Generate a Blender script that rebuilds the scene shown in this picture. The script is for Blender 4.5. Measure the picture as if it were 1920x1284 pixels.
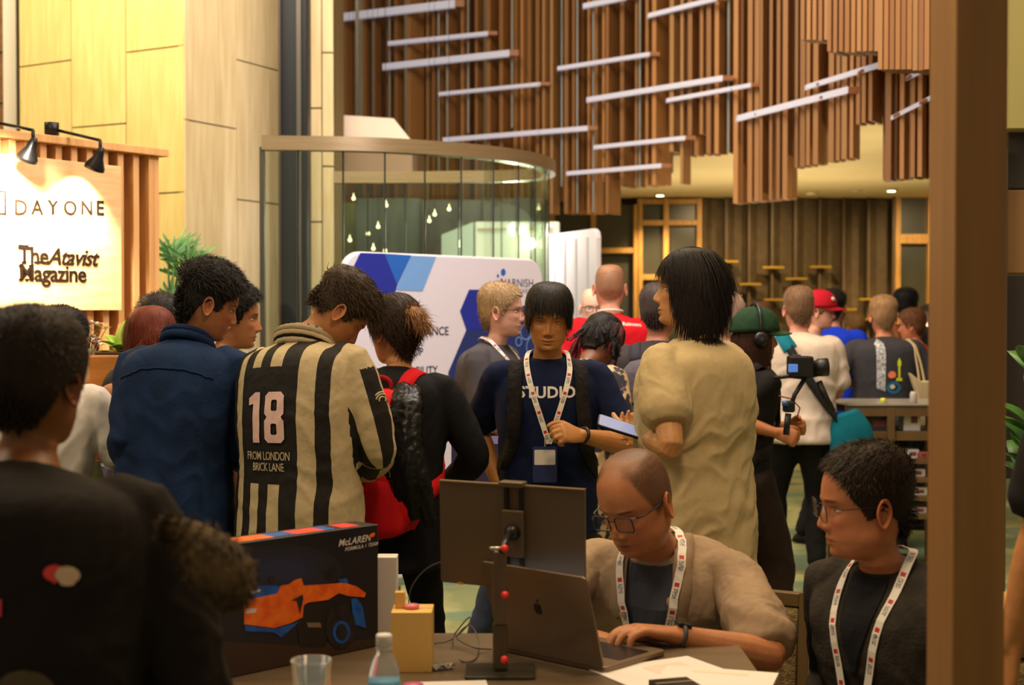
import bpy, math, random
import numpy as np
from mathutils import Vector, Matrix, Euler
from mathutils.bvhtree import BVHTree
for o in list(bpy.data.objects): bpy.data.objects.remove(o)
SC = bpy.context.scene; COL = SC.collection
random.seed(7); RNG = np.random.default_rng(11)
PI = math.pi
# ------------------------------------------------------------------ camera, world, lights
F = 2667.0; CZ = 1.55; TILT = math.atan(52/F)
cam = bpy.data.cameras.new('camera'); co = bpy.data.objects.new('camera', cam); COL.objects.link(co)
cam.sensor_width = 36; cam.lens = F/1920*36; cam.clip_start = .05; cam.clip_end = 200
co.location = (0, 0, CZ); co.rotation_euler = (PI/2-TILT, 0, 0)
cam.dof.use_dof = True; cam.dof.focus_distance = 4.4; cam.dof.aperture_fstop = 3.9
SC.camera = co
def at(px, py, Y):
    dx = (px-960)/F; dy = -(py-642)/F
    y = math.cos(TILT)+dy*math.sin(TILT); z = -math.sin(TILT)+dy*math.cos(TILT); s = Y/y
    return Vector((dx*s, Y, CZ+z*s))
W = bpy.data.worlds.new('world'); SC.world = W; W.use_nodes = True
bg = W.node_tree.nodes['Background']; bg.inputs[0].default_value = (1.0, .78, .52, 1); bg.inputs[1].default_value = .34
SC.view_settings.view_transform = 'Standard'; SC.view_settings.look = 'None'
SC.view_settings.gamma = 1; SC.view_settings.exposure = 0.0; SC.view_settings.use_curve_mapping = False
def area(name, loc, target, size, power, col, sy=None):
    l = bpy.data.lights.new(name, 'AREA'); l.energy = power; l.color = col; l.size = size
    if sy: l.shape = 'RECTANGLE'; l.size_y = sy
    o = bpy.data.objects.new(name, l); COL.objects.link(o); o.location = loc
    o.rotation_euler = (Vector(target)-Vector(loc)).to_track_quat('-Z', 'Y').to_euler(); return o
def spot(name, loc, target, power, col, ang=60, blend=.6, r=.05):
    l = bpy.data.lights.new(name, 'SPOT'); l.energy = power; l.color = col; l.spot_size = math.radians(ang); l.spot_blend = blend
    l.shadow_soft_size = r; o = bpy.data.objects.new(name, l); COL.objects.link(o); o.location = loc
    o.rotation_euler = (Vector(target)-Vector(loc)).to_track_quat('-Z', 'Y').to_euler(); return o
WARM = (1, .76, .46); NEU = (1, .90, .80); COOL = (.80, .86, 1)
area('hall_light', (0.5, 7, 6.5), (0.5, 7.5, 0), 5, 420, WARM)                 # high ceiling lights over the crowd
area('atrium_light', (-3.2, 9.2, 6.5), (-1.0, 16, 4.5), 4, 340, (1, .88, .70))     # light on the slats
area('skylight', (3.0, 4.0, 7.5), (3.2, 13, 4.5), 4, 160, (1, .86, .64))
area('wall_wash', (-5.2, 7.8, 6.3), (-4.3, 11, 2.6), 1.2, 130, (1, .87, .42))   # yellow wash on the stone column
area('desk_downlight', (0.35, 2.75, 3.3), (0.9, 3.35, 1.0), .4, 36, (1, .72, .42))
area('column_fill', (-1.2, 8.2, 6.2), (-2.2, 11.5, 3.2), 1.5, 105, (1, .88, .66))  # added fill that brightens the beige stone
area('stage_light', (-2.6, 3.4, 4.2), (-.6, 4.6, 1.0), 1.2, 60, (1, .80, .55))
area('stand_light', (0.1, 5.9, 3.6), (-.3, 8.0, 1.3), .8, 55, (.96, .90, 1))
# ------------------------------------------------------------------ basics
def C(r, g, b):
    f = lambda c: (c/255/12.92) if c/255 <= .04045 else ((c/255+.055)/1.055)**2.4
    return (f(r), f(g), f(b))
_m = {}
def mat(name, col, rough=.6, metal=0, col2=None, nscale=8, bump=0, bscale=40, stretch=(1, 1, 1), emit=0, ecol=None, trans=0, ior=1.45, alpha=1, spec=.5, coat=0, sheen=0, wave=None, contrast=(.35, .65), attr=None, sss=0, object_co=True):
    m = bpy.data.materials.new(name); m.use_nodes = True; nt = m.node_tree; N = nt.nodes; L = nt.links
    b = N['Principled BSDF']
    b.inputs['Base Color'].default_value = (*col, 1); b.inputs['Roughness'].default_value = rough; b.inputs['Metallic'].default_value = metal
    b.inputs['Specular IOR Level'].default_value = spec; b.inputs['Transmission Weight'].default_value = trans; b.inputs['IOR'].default_value = ior
    b.inputs['Alpha'].default_value = alpha; b.inputs['Coat Weight'].default_value = coat; b.inputs['Sheen Weight'].default_value = sheen
    if emit: b.inputs['Emission Color'].default_value = (*(ecol or col), 1); b.inputs['Emission Strength'].default_value = emit
    if sss: b.inputs['Subsurface Weight'].default_value = sss; b.inputs['Subsurface Radius'].default_value = (.012, .005, .003); b.inputs['Subsurface Scale'].default_value = 1
    tc = N.new('ShaderNodeTexCoord'); mp = N.new('ShaderNodeMapping'); mp.inputs['Scale'].default_value = stretch
    L.new(tc.outputs['Object' if object_co else 'Generated'], mp.inputs[0])
    src = None
    if col2:
        if wave:
            n = N.new('ShaderNodeTexWave'); n.wave_type = 'BANDS'; n.bands_direction = wave; n.inputs['Scale'].default_value = nscale; n.inputs['Distortion'].default_value = 3; n.inputs['Detail'].default_value = 3
            f = n.outputs['Fac']
        else:
            n = N.new('ShaderNodeTexNoise'); n.inputs['Scale'].default_value = nscale; n.inputs['Detail'].default_value = 4; f = n.outputs['Fac']
        L.new(mp.outputs[0], n.inputs['Vector'])
        r = N.new('ShaderNodeValToRGB'); r.color_ramp.elements[0].position = contrast[0]; r.color_ramp.elements[1].position = contrast[1]
        r.color_ramp.elements[0].color = (*col, 1); r.color_ramp.elements[1].color = (*col2, 1)
        L.new(f, r.inputs[0]); src = r.outputs[0]
    if attr:
        a = N.new('ShaderNodeAttribute'); a.attribute_name = attr
        if src:
            mx = N.new('ShaderNodeMix'); mx.data_type = 'RGBA'; mx.blend_type = 'MULTIPLY'; mx.inputs[0].default_value = 1
            L.new(a.outputs['Color'], mx.inputs[6]); L.new(src, mx.inputs[7]); src = mx.outputs[2]
        else: src = a.outputs['Color']
    if src: L.new(src, b.inputs['Base Color'])
    if bump:
        n2 = N.new('ShaderNodeTexNoise'); n2.inputs['Scale'].default_value = bscale; n2.inputs['Detail'].default_value = 5
        L.new(mp.outputs[0], n2.inputs['Vector'])
        bp = N.new('ShaderNodeBump'); bp.inputs['Strength'].default_value = min(1, bump); bp.inputs['Distance'].default_value = .02*max(1, bump)
        L.new(n2.outputs['Fac'], bp.inputs['Height']); L.new(bp.outputs[0], b.inputs['Normal'])
    return m
def cmat(key, *a, **k):
    if key not in _m: _m[key] = mat(key, *a, **k)
    return _m[key]
def fab(key, rgb, rough=.85, bump=.22, bscale=11, col2=None, sheen=.1):
    c = C(*rgb); c2 = C(*col2) if col2 else tuple(x*.78 for x in c)
    return cmat(key, c, rough=rough, col2=c2, nscale=5, bump=bump, bscale=bscale, stretch=(1, 1, .55), sheen=0, spec=.2)
def tag(o, label=None, cat=None, group=None, kind=None):
    if label: o['label'] = label
    if cat: o['category'] = cat
    if group: o['group'] = group
    if kind: o['kind'] = kind
    return o
def empty(name, loc=(0, 0, 0), rz=0, label=None, cat=None, group=None, kind=None):
    o = bpy.data.objects.new(name, None); COL.objects.link(o); o.location = loc; o.rotation_euler = (0, 0, rz); o.empty_display_size = .1
    return tag(o, label, cat, group, kind)
def mkobj(name, verts, faces, m, parent=None, smooth=False, label=None):
    me = bpy.data.meshes.new(name); me.from_pydata([tuple(v) for v in verts], [], [tuple(int(i) for i in f) for f in faces]); me.update()
    if m is not None:
        for mm in (m if isinstance(m, (list, tuple)) else [m]): me.materials.append(mm)
    if smooth and len(me.polygons): me.polygons.foreach_set('use_smooth', [True]*len(me.polygons))
    o = bpy.data.objects.new(name, me); COL.objects.link(o)
    if parent: o.parent = parent
    if label: o['label'] = label
    return o
class MB:
    def __init__(s): s.v = []; s.f = []
    def add(s, V, Fc, M=None):
        n = len(s.v)
        for p in V:
            p = Vector(p); s.v.append(M @ p if M is not None else p)
        s.f += [tuple(int(i)+n for i in f) for f in Fc]; return s
    def box(s, c, size, M=None):
        x, y, z = c; a, b, d = size[0]/2, size[1]/2, size[2]/2
        V = [(x+i*a, y+j*b, z+k*d) for i in (-1, 1) for j in (-1, 1) for k in (-1, 1)]
        return s.add(V, [(0, 1, 3, 2), (4, 6, 7, 5), (0, 4, 5, 1), (2, 3, 7, 6), (0, 2, 6, 4), (1, 5, 7, 3)], M)
    def prism(s, pts, z0, z1, M=None):      # pts in local xy, extruded along z
        n = len(pts); V = [(p[0], p[1], z0) for p in pts]+[(p[0], p[1], z1) for p in pts]
        Fc = [tuple(range(n))[::-1], tuple(range(n, 2*n))]+[(i, (i+1) % n, n+(i+1) % n, n+i) for i in range(n)]
        return s.add(V, Fc, M)
    def tube(s, pts, r, n=8, closed=False):
        V, Fc = tube(pts, r, n, closed); return s.add(V, Fc)
    def lathe(s, prof, c=(0, 0, 0), n=20, M=None):   # prof list of (r,z)
        V = []; Fc = []
        for (r, z) in prof:
            for i in range(n): a = 2*PI*i/n; V.append((c[0]+r*math.cos(a), c[1]+r*math.sin(a), c[2]+z))
        for k in range(len(prof)-1):
            for i in range(n): j = (i+1) % n; Fc.append((k*n+i, k*n+j, (k+1)*n+j, (k+1)*n+i))
        Fc.append(tuple(range(n))[::-1]); Fc.append(tuple((len(prof)-1)*n+i for i in range(n)))
        return s.add(V, Fc, M)
    def obj(s, name, m, parent=None, smooth=False, bevel=0, seg=2, label=None):
        o = mkobj(name, s.v, s.f, m, parent, smooth, label)
        if bevel:
            b = o.modifiers.new('bevel', 'BEVEL'); b.width = bevel; b.segments = seg; b.limit_method = 'ANGLE'
        return o
def frames(P):
    P = [Vector(p) for p in P]; T = []
    for i in range(len(P)):
        a = P[max(0, i-1)]; b = P[min(len(P)-1, i+1)]; T.append((b-a).normalized() if (b-a).length > 1e-9 else Vector((0, 0, 1)))
    u = Vector((0, 0, 1)) if abs(T[0].z) < .9 else Vector((1, 0, 0))
    U = []
    for t in T:
        u = (u-t*u.dot(t))
        if u.length < 1e-6: u = t.orthogonal()
        u.normalize(); U.append(u.copy())
    return P, T, U
def tube(pts, r, n=8, closed=False):
    P, T, U = frames(pts); V = []; Fc = []
    for i, (p, t, u) in enumerate(zip(P, T, U)):
        w = t.cross(u); rr = r[i] if isinstance(r, (list, tuple)) else r
        for k in range(n): a = 2*PI*k/n; V.append(p+u*(rr*math.cos(a))+w*(rr*math.sin(a)))
    m = len(P)
    for i in range(m-1 if not closed else m):
        j = (i+1) % m
        for k in range(n): l = (k+1) % n; Fc.append((i*n+k, i*n+l, j*n+l, j*n+k))
    if not closed: Fc.append(tuple(range(n))[::-1]); Fc.append(tuple((m-1)*n+k for k in range(n)))
    return V, Fc
def crs(P, k=4):
    P = [np.array(p, float) for p in P]; out = []
    for i in range(len(P)-1):
        a = P[max(i-1, 0)]; b = P[i]; c = P[i+1]; d = P[min(i+2, len(P)-1)]
        for j in range(k):
            t = j/k; out.append(.5*((2*b)+(c-a)*t+(2*a-5*b+4*c-d)*t*t+(3*b-a-3*c+d)*t**3))
    out.append(P[-1]); return out
def rrect(w, h, r, n=6, c=(0, 0)):
    out = []
    for (sx, sy, a0) in ((1, 1, 0), (-1, 1, PI/2), (-1, -1, PI), (1, -1, 1.5*PI)):
        for i in range(n+1):
            a = a0+PI/2*i/n; out.append((c[0]+sx*(w/2-r)+r*math.cos(a), c[1]+sy*(h/2-r)+r*math.sin(a)))
    return out
def basis(o, x, y):     # matrix with given origin, x dir, y dir
    x = Vector(x).normalized(); z = x.cross(Vector(y)).normalized(); y = z.cross(x)
    return Matrix(((x.x, y.x, z.x, o[0]), (x.y, y.y, z.y, o[1]), (x.z, y.z, z.z, o[2]), (0, 0, 0, 1)))
def text_geo(txt, size, bold=0, shear=0, extrude=0, align='LEFT', spacing=1, line=1.0, res=3):
    c = bpy.data.curves.new('t', 'FONT'); c.body = txt; c.size = size; c.offset = bold*size; c.shear = shear; c.extrude = extrude
    c.align_x = align; c.space_character = spacing; c.space_line = line; c.resolution_u = res
    o = bpy.data.objects.new('t', c); COL.objects.link(o); dg = bpy.context.evaluated_depsgraph_get()
    me = bpy.data.meshes.new_from_object(o.evaluated_get(dg)); V = [v.co.copy() for v in me.vertices]; Fc = [tuple(p.vertices) for p in me.polygons]
    bpy.data.objects.remove(o); bpy.data.meshes.remove(me); return V, Fc
def text_obj(name, txt, M, size, m, parent=None, **k):
    V, Fc = text_geo(txt, size, **k); return MB().add(V, Fc, M).obj(name, m, parent)
def wr(P, f, seed=0):   # smooth wrinkle-like noise for cloth
    r = np.random.default_rng(seed); out = np.zeros(len(P)); q = P.copy()
    for k in range(3):
        d = r.normal(size=3); d /= np.linalg.norm(d); q = q+.035*np.sin(q[:, [1, 2, 0]]*f*.5*(k+1)+r.uniform(0, 6, 3))
        out += np.sin(q@d*f*(1+.5*k)+r.uniform(0, 6))/(1+.4*k)
    return 1-np.abs(out/2.2)*1.6
def sst(a, b, x):
    t = np.clip((x-a)/(b-a), 0, 1); return t*t*(3-2*t)
def evalmesh(V, Fc, mods):
    me = bpy.data.meshes.new('tmp'); me.from_pydata([tuple(v) for v in V], [], [tuple(int(i) for i in f) for f in Fc]); me.update()
    o = bpy.data.objects.new('tmp', me); COL.objects.link(o)
    for t, kw in mods:
        md = o.modifiers.new(t, t)
        for a, b in kw.items(): setattr(md, a, b)
    dg = bpy.context.evaluated_depsgraph_get(); e = o.evaluated_get(dg); m2 = e.to_mesh()
    n = len(m2.vertices); P = np.empty(n*3); m2.vertices.foreach_get('co', P); P = P.reshape(-1, 3)
    nn = np.empty(n*3); m2.vertices.foreach_get('normal', nn)
    Q = [tuple(p.vertices) for p in m2.polygons]
    e.to_mesh_clear(); bpy.data.objects.remove(o); bpy.data.meshes.remove(me); return P, Q, nn.reshape(-1, 3)
def remesh(V, Fc, vox, sm=3):
    return evalmesh(V, Fc, [('REMESH', dict(mode='VOXEL', voxel_size=vox, adaptivity=0)), ('SMOOTH', dict(factor=.5, iterations=sm))])
# ------------------------------------------------------------------ people
def rings(R, cap=True):
    R = np.asarray(R); m, n = R.shape[:2]; V = R.reshape(-1, 3); Fc = []
    for i in range(m-1):
        for k in range(n): l = (k+1) % n; Fc.append((i*n+k, i*n+l, (i+1)*n+l, (i+1)*n+k))
    if cap: Fc.append(tuple(range(n))[::-1]); Fc.append(tuple((m-1)*n+k for k in range(n)))
    return V, Fc
def lpath(pts, rad, n=14, k=4, up=None):   # tapered limb through points; rad float or (ru,rw)
    R = [np.array([r, r] if np.isscalar(r) else r, float) for r in rad]
    P = crs(pts, k); Q = crs([list(r) for r in R], k); P, T, U = frames(P)
    if up is not None:
        u = Vector(up); U = [(u-t*u.dot(t)).normalized() for t in T]
    out = []
    # rounded ends
    def ring(p, u, w, a, b): return [list(p+u*(a*math.cos(2*PI*q/n))+w*(b*math.sin(2*PI*q/n))) for q in range(n)]
    for e in (0, 1):
        pass
    r0 = Q[0]; r1 = Q[-1]
    for s in (.35, .8):
        c = math.sqrt(1-(1-s)**2); w = T[0].cross(U[0]); out.append(ring(P[0]-T[0]*(min(r0)*(1-s)*.8), U[0], w, r0[0]*c, r0[1]*c))
    for p, t, u, r in zip(P, T, U, Q): out.append(ring(p, u, t.cross(u), r[0], r[1]))
    for s in (.8, .35):
        c = math.sqrt(1-(1-s)**2); w = T[-1].cross(U[-1]); out.append(ring(P[-1]+T[-1]*(min(r1)*(1-s)*.8), U[-1], w, r1[0]*c, r1[1]*c))
    return rings(out)
class PC:      # piece collector
    def __init__(s): s.V = []; s.F = []; s.n = 0
    def add(s, VF):
        V, Fc = VF; V = [tuple(v) for v in V]; s.V += V; s.F += [tuple(i+s.n for i in f) for f in Fc]; s.n += len(V); return s
def R3(yaw=0, pitch=0, roll=0):
    return Matrix.Rotation(math.radians(yaw), 3, 'Z') @ Matrix.Rotation(math.radians(-pitch), 3, 'X') @ Matrix.Rotation(math.radians(roll), 3, 'Y')
HZ = [ # yf zf yb zb w taper
 (-.010, .1185, -.030, .1185, .010, 0), (.026, .113, -.062, .112, .044, 0), (.052, .100, -.084, .097, .060, 0), (.071, .080, -.098, .078, .0700, .02),
 (.082, .058, -.104, .056, .0750, .03), (.088, .036, -.106, .034, .0768, .05), (.0900, .018, -.105, .014, .0768, .07), (.0855, .000, -.101, -.008, .0755, .08),
 (.0860, -.018, -.095, -.024, .0745, .10), (.0865, -.036, -.087, -.036, .0725, .13), (.0870, -.052, -.078, -.048, .0700, .17), (.0870, -.066, -.070, -.058, .0675, .22),
 (.0850, -.079, -.063, -.068, .0645, .27), (.0840, -.092, -.059, -.077, .0605, .30), (.0790, -.105, -.057, -.085, .0560, .30), (.0640, -.1145, -.056, -.093, .0520, .24),
 (.0440, -.1160, -.057, -.101, .0500, .12), (.0300, -.1200, -.058, -.108, .0510, .05), (.0260, -.1320, -.060, -.118, .0520, 0)]
def head_grid(nc=64, fine=5, w=1.0, nose=1.0, jaw=1.0, fat=0):
    A = np.array(HZ); A = np.array(crs([a for a in A], fine))
    yf, zf, yb, zb, ww, tp = A.T; ph = np.linspace(0, 2*PI, nc, endpoint=False)
    # denser at the front
    ph = ph-.35*np.sin(ph)
    c = np.cos(ph)[None]; s = np.sin(ph)[None]
    yc = ((yf+yb)/2)[:, None]; ry = ((yf-yb)/2)[:, None]; zc = ((zf+zb)/2)[:, None]; rz = ((zf-zb)/2)[:, None]
    fr = np.clip(c, 0, 1)**2
    lower = sst(-.02, -.09, zf)[:, None]
    X = (ww*w)[:, None]*np.sign(s)*np.abs(s)**.92*(1-tp[:, None]*fr)*(1+(jaw-1)*lower+fat*lower)
    Y = yc+ry*np.sign(c)*np.abs(c)**.95; Z = zc+rz*c
    f = (c > 0)*np.minimum(1, c*3)
    ax = np.abs(X)
    g = lambda a, b, s1, s2: np.exp(-((ax-a)/s1)**2-((Z-b)/s2)**2)
    az = np.interp(Z, [-.054, -.046, -.037, -.030, 0.0, .014], [0, .55, 1, .95, .28, 0])
    sg = np.interp(Z, [-.05, -.035, 0, .02], [.0125, .0115, .0075, .009])
    d = .0225*nose*az*np.exp(-(X/sg)**2)
    d += .0085*nose*g(.0135, -.041, .0055, .0075)
    d += -.0110*g(.031, -.002, .0165, .0125)+.0045*g(.031, -.003, .0105, .0075)+.0030*g(.026, .019, .016, .006)
    d += .0035*g(.044, -.026, .015, .014)
    d += .0045*np.exp(-(X/.019)**2-((Z+.0655)/.0048)**2)+.0048*np.exp(-(X/.016)**2-((Z+.0775)/.0050)**2)
    d += -.0042*np.exp(-(X/.022)**2-((Z+.0715)/.0016)**2)-.0032*np.exp(-(X/.018)**2-((Z+.087)/.004)**2)
    d += .0040*np.exp(-(X/.016)**2-((Z+.101)/.009)**2)
    Y = Y+d*f
    return np.stack([X, Y, Z], -1)
def ear_geo(sd, sc=1.0):
    # axis: u back-up (height), v forward; outward normal
    out = []; n = 20
    prof = [(.50, -.004), (.72, .004), (.98, .0105), (1.03, .0135), (.97, .016), (.86, .0160), (.74, .0115), (.62, .0075), (.5, .010), (.40, .009), (.28, .003), (.12, .0015)]
    for r, o in prof:
        ring = []
        for k in range(n):
            a = 2*PI*k/n; h = math.sin(a)*.033*r; wd = math.cos(a)*(.0185 if math.sin(a) > 0 else .0185*(1-.35*abs(math.sin(a))))*r
            ring.append((o, wd, h))
        out.append(ring)
    V, Fc = rings(out)
    V = np.array(V)*sc
    M = Matrix.Rotation(math.radians(-20*sd), 3, 'Z') if True else None
    Rx = Matrix.Rotation(math.radians(10), 3, 'X')
    res = []
    for v in V:
        p = Vector((v[0]*sd, v[1], v[2])); p = M @ (Rx @ p)
        if sd < 0: pass
        res.append((p.x+sd*.0725, p.y-.012, p.z-.014))
    if sd < 0: Fc = [f[::-1] for f in Fc]
    return res, Fc
ZL = ([0, .45, .8, 1.1, 1.3, 1.5, 1.75, 2.1, 2.5, PI], [.076, .073, .058, .022, -.022, -.012, .004, -.050, -.078, -.084])
def ik(a, b, l1, l2, pole):
    a = Vector(a); b = Vector(b); d = b-a; L = d.length; mx = (l1+l2)*.995
    if L > mx: b = a+d*(mx/L); d = b-a; L = mx
    x = (l1*l1-l2*l2+L*L)/(2*L); h = math.sqrt(max(0, l1*l1-x*x)); n = d.normalized(); p = Vector(pole); p = p-n*p.dot(n)
    if p.length < 1e-6: p = n.orthogonal()
    return a+n*x+p.normalized()*h, b
def hand_pieces(pc, wrist, fdir, palm, side, s=1.0, curl=25, spread=0, curls=None):
    f = Vector(fdir).normalized(); n = Vector(palm); n = (n-f*n.dot(f)).normalized(); sd = f.cross(n)*side   # sd points to the thumb side
    w = Vector(wrist); P = lambda a, b, c: w+f*(a*s)+sd*(b*s)+n*(c*s)
    pc.add(lpath([P(-.01, 0, 0), P(.02, 0, 0), P(.055, 0, .002), P(.085, 0, .003)], [(.028*s, .019*s), (.034*s, .017*s), (.041*s, .0145*s), (.040*s, .0115*s)], n=14, k=2, up=sd))
    for i, (b, L) in enumerate(((.031, .070), (.0105, .079), (-.0105, .073), (-.030, .058))):
        cu = math.radians((curls[i] if curls else curl)+i*3); p = P(.080-(i == 3)*.006-(i == 0)*.002, b, .003); d = f+sd*(spread*(1.5-i)*.08); d.normalize(); pts = [p-d*(.015*s), p]; a = 0
        for q, sl in enumerate((.46, .30, .24)):
            a += cu*(.8 if q == 0 else 1.1); dd = d*math.cos(a)+n*math.sin(a); p = p+dd*(L*sl*s); pts.append(p)
        pc.add(lpath(pts, [.0095*s, .0098*s, .0088*s, .0080*s, .0066*s], n=8, k=2))
    cu = math.radians(curls[4] if curls else curl)
    p = P(.022, .024, .006); d = (f*.72+sd*.62+n*.25).normalized(); pts = [P(.005, .012, .004), p]
    for q, l in enumerate((.042, .032, .024)):
        dd = (d*math.cos(cu*.5*q)+(-sd*.6+n*.6+f*.3).normalized()*math.sin(cu*.5*q)).normalized(); p = p+dd*(l*s); pts.append(p)
    pc.add(lpath(pts, [.014*s, .015*s, .0125*s, .0105*s, .008*s], n=8, k=2))
def strands(name, roots, nrm, spec, hw, Minv_g, m, parent, M, extra_col=None):
    rg = np.random.default_rng(spec.get('seed', 1)); n = spec['n']; K = spec.get('K', 4)
    idx = rg.integers(0, len(roots), n); p = roots[idx]+rg.normal(size=(n, 3))*.0015; nn = nrm[idx]
    comb = spec.get('comb'); 
    if callable(comb): cd = comb(p)
    else: cd = np.tile(np.array(comb if comb is not None else (0, -.3, -1), float), (n, 1))
    cd = cd+rg.normal(size=(n, 3))*spec.get('mess', .3)
    cd = cd-nn*np.sum(cd*nn, 1)[:, None]; cd /= np.linalg.norm(cd, axis=1)[:, None]+1e-6
    lift = spec.get('lift', .4)*(1+rg.normal(size=(n, 1))*.25); lf = spec.get('liftf')
    if lf: lift = lift*lf(p)[:, None]
    d = nn*lift+cd*(1-np.clip(lift, 0, .95)); d /= np.linalg.norm(d, axis=1)[:, None]
    L = spec['len']*(.65+.6*rg.random((n, 1))); ln = spec.get('lenf')
    if ln: L = L*ln(p)[:, None]
    g = np.array(Minv_g)*spec.get('grav', .15); cur = spec.get('curl', 0); ph = rg.uniform(0, 6, (n, 3)); pts = [p]
    rad = np.array([hw+spec.get('pad', .001), .106+spec.get('pad', .001), .122+spec.get('pad', .001)]); cen = np.array([0, -.010, 0])
    for k in range(K):
        d = d+g*4/K+cur*np.sin(ph+k*2.1)*(4/K); d /= np.linalg.norm(d, axis=1)[:, None]
        p = p+d*L/K
        if spec.get('collide', True):
            q = (p-cen)/rad; r = np.linalg.norm(q, axis=1)[:, None]; ins = (r < 1)*(p[:, 2:3] > -.09)
            p = np.where(ins > 0, cen+q/np.maximum(r, 1e-3)*rad, p)
        pts.append(p)
    P = np.stack(pts, 1); wd = spec.get('w', .0016); side = np.cross(d, nn); side /= np.linalg.norm(side, axis=1)[:, None]+1e-6
    t = np.linspace(0, 1, K+1)[None, :, None]; ww = wd*(1-t**2*.85)
    A = P+side[:, None]*ww; B = P-side[:, None]*ww
    V = np.stack([A, B], 2).reshape(-1, 3); V = V@np.array(M.to_3x3()).T+np.array(M.translation)
    base = np.arange(n)[:, None]*(2*(K+1))+np.arange(K)[None]*2; base = base.ravel()
    Fc = np.stack([base, base+1, base+3, base+2], 1)
    me = bpy.data.meshes.new(name); me.vertices.add(len(V)); me.vertices.foreach_set('co', V.ravel())
    me.loops.add(len(Fc)*4); me.loops.foreach_set('vertex_index', Fc.ravel().astype(np.int32))
    me.polygons.add(len(Fc)); me.polygons.foreach_set('loop_start', np.arange(0, len(Fc)*4, 4, dtype=np.int32)); me.update(); me.validate()
    me.materials.append(m); o = bpy.data.objects.new(name, me); COL.objects.link(o); o.parent = parent; return o
def ribbon(path, bvh, width, off=.004, k=5, wid_end=None, thick=.0015, snap=True):
    P = crs(path, k); P = [Vector(p) for p in P]; N = []
    for i, p in enumerate(P):
        h = bvh.find_nearest(p) if bvh else None
        if h and h[0] is not None:
            n = h[1]; v = p-h[0]
            if snap and (v.dot(n) < off or v.length < off*3): P[i] = h[0]+n*off
            N.append(n.copy())
        else: N.append(Vector((0, -1, 0)))
    for _ in range(2):
        P = [P[0]]+[(P[i-1]+P[i]*2+P[i+1])/4 for i in range(1, len(P)-1)]+[P[-1]]
        N = [N[0]]+[(N[i-1]+N[i]*2+N[i+1]).normalized() for i in range(1, len(N)-1)]+[N[-1]]
    if snap and bvh:
        for i, p in enumerate(P):
            h = bvh.find_nearest(p)
            if h[0] is not None and (p-h[0]).dot(h[1]) < off: P[i] = h[0]+h[1]*off
    V = []; Fc = []
    for i, p in enumerate(P):
        t = (P[min(i+1, len(P)-1)]-P[max(i-1, 0)]).normalized(); w = t.cross(N[i]).normalized(); n = w.cross(t)
        a = width/2
        V += [p+w*a, p-w*a, p-w*a-n*thick, p+w*a-n*thick]
    for i in range(len(P)-1):
        for q in range(4): r = (q+1) % 4; Fc.append((i*4+q, i*4+r, (i+1)*4+r, (i+1)*4+q))
    Fc += [(0, 3, 2, 1), tuple((len(P)-1)*4+q for q in range(4))]
    return V, Fc, P
class Person: pass
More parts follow.
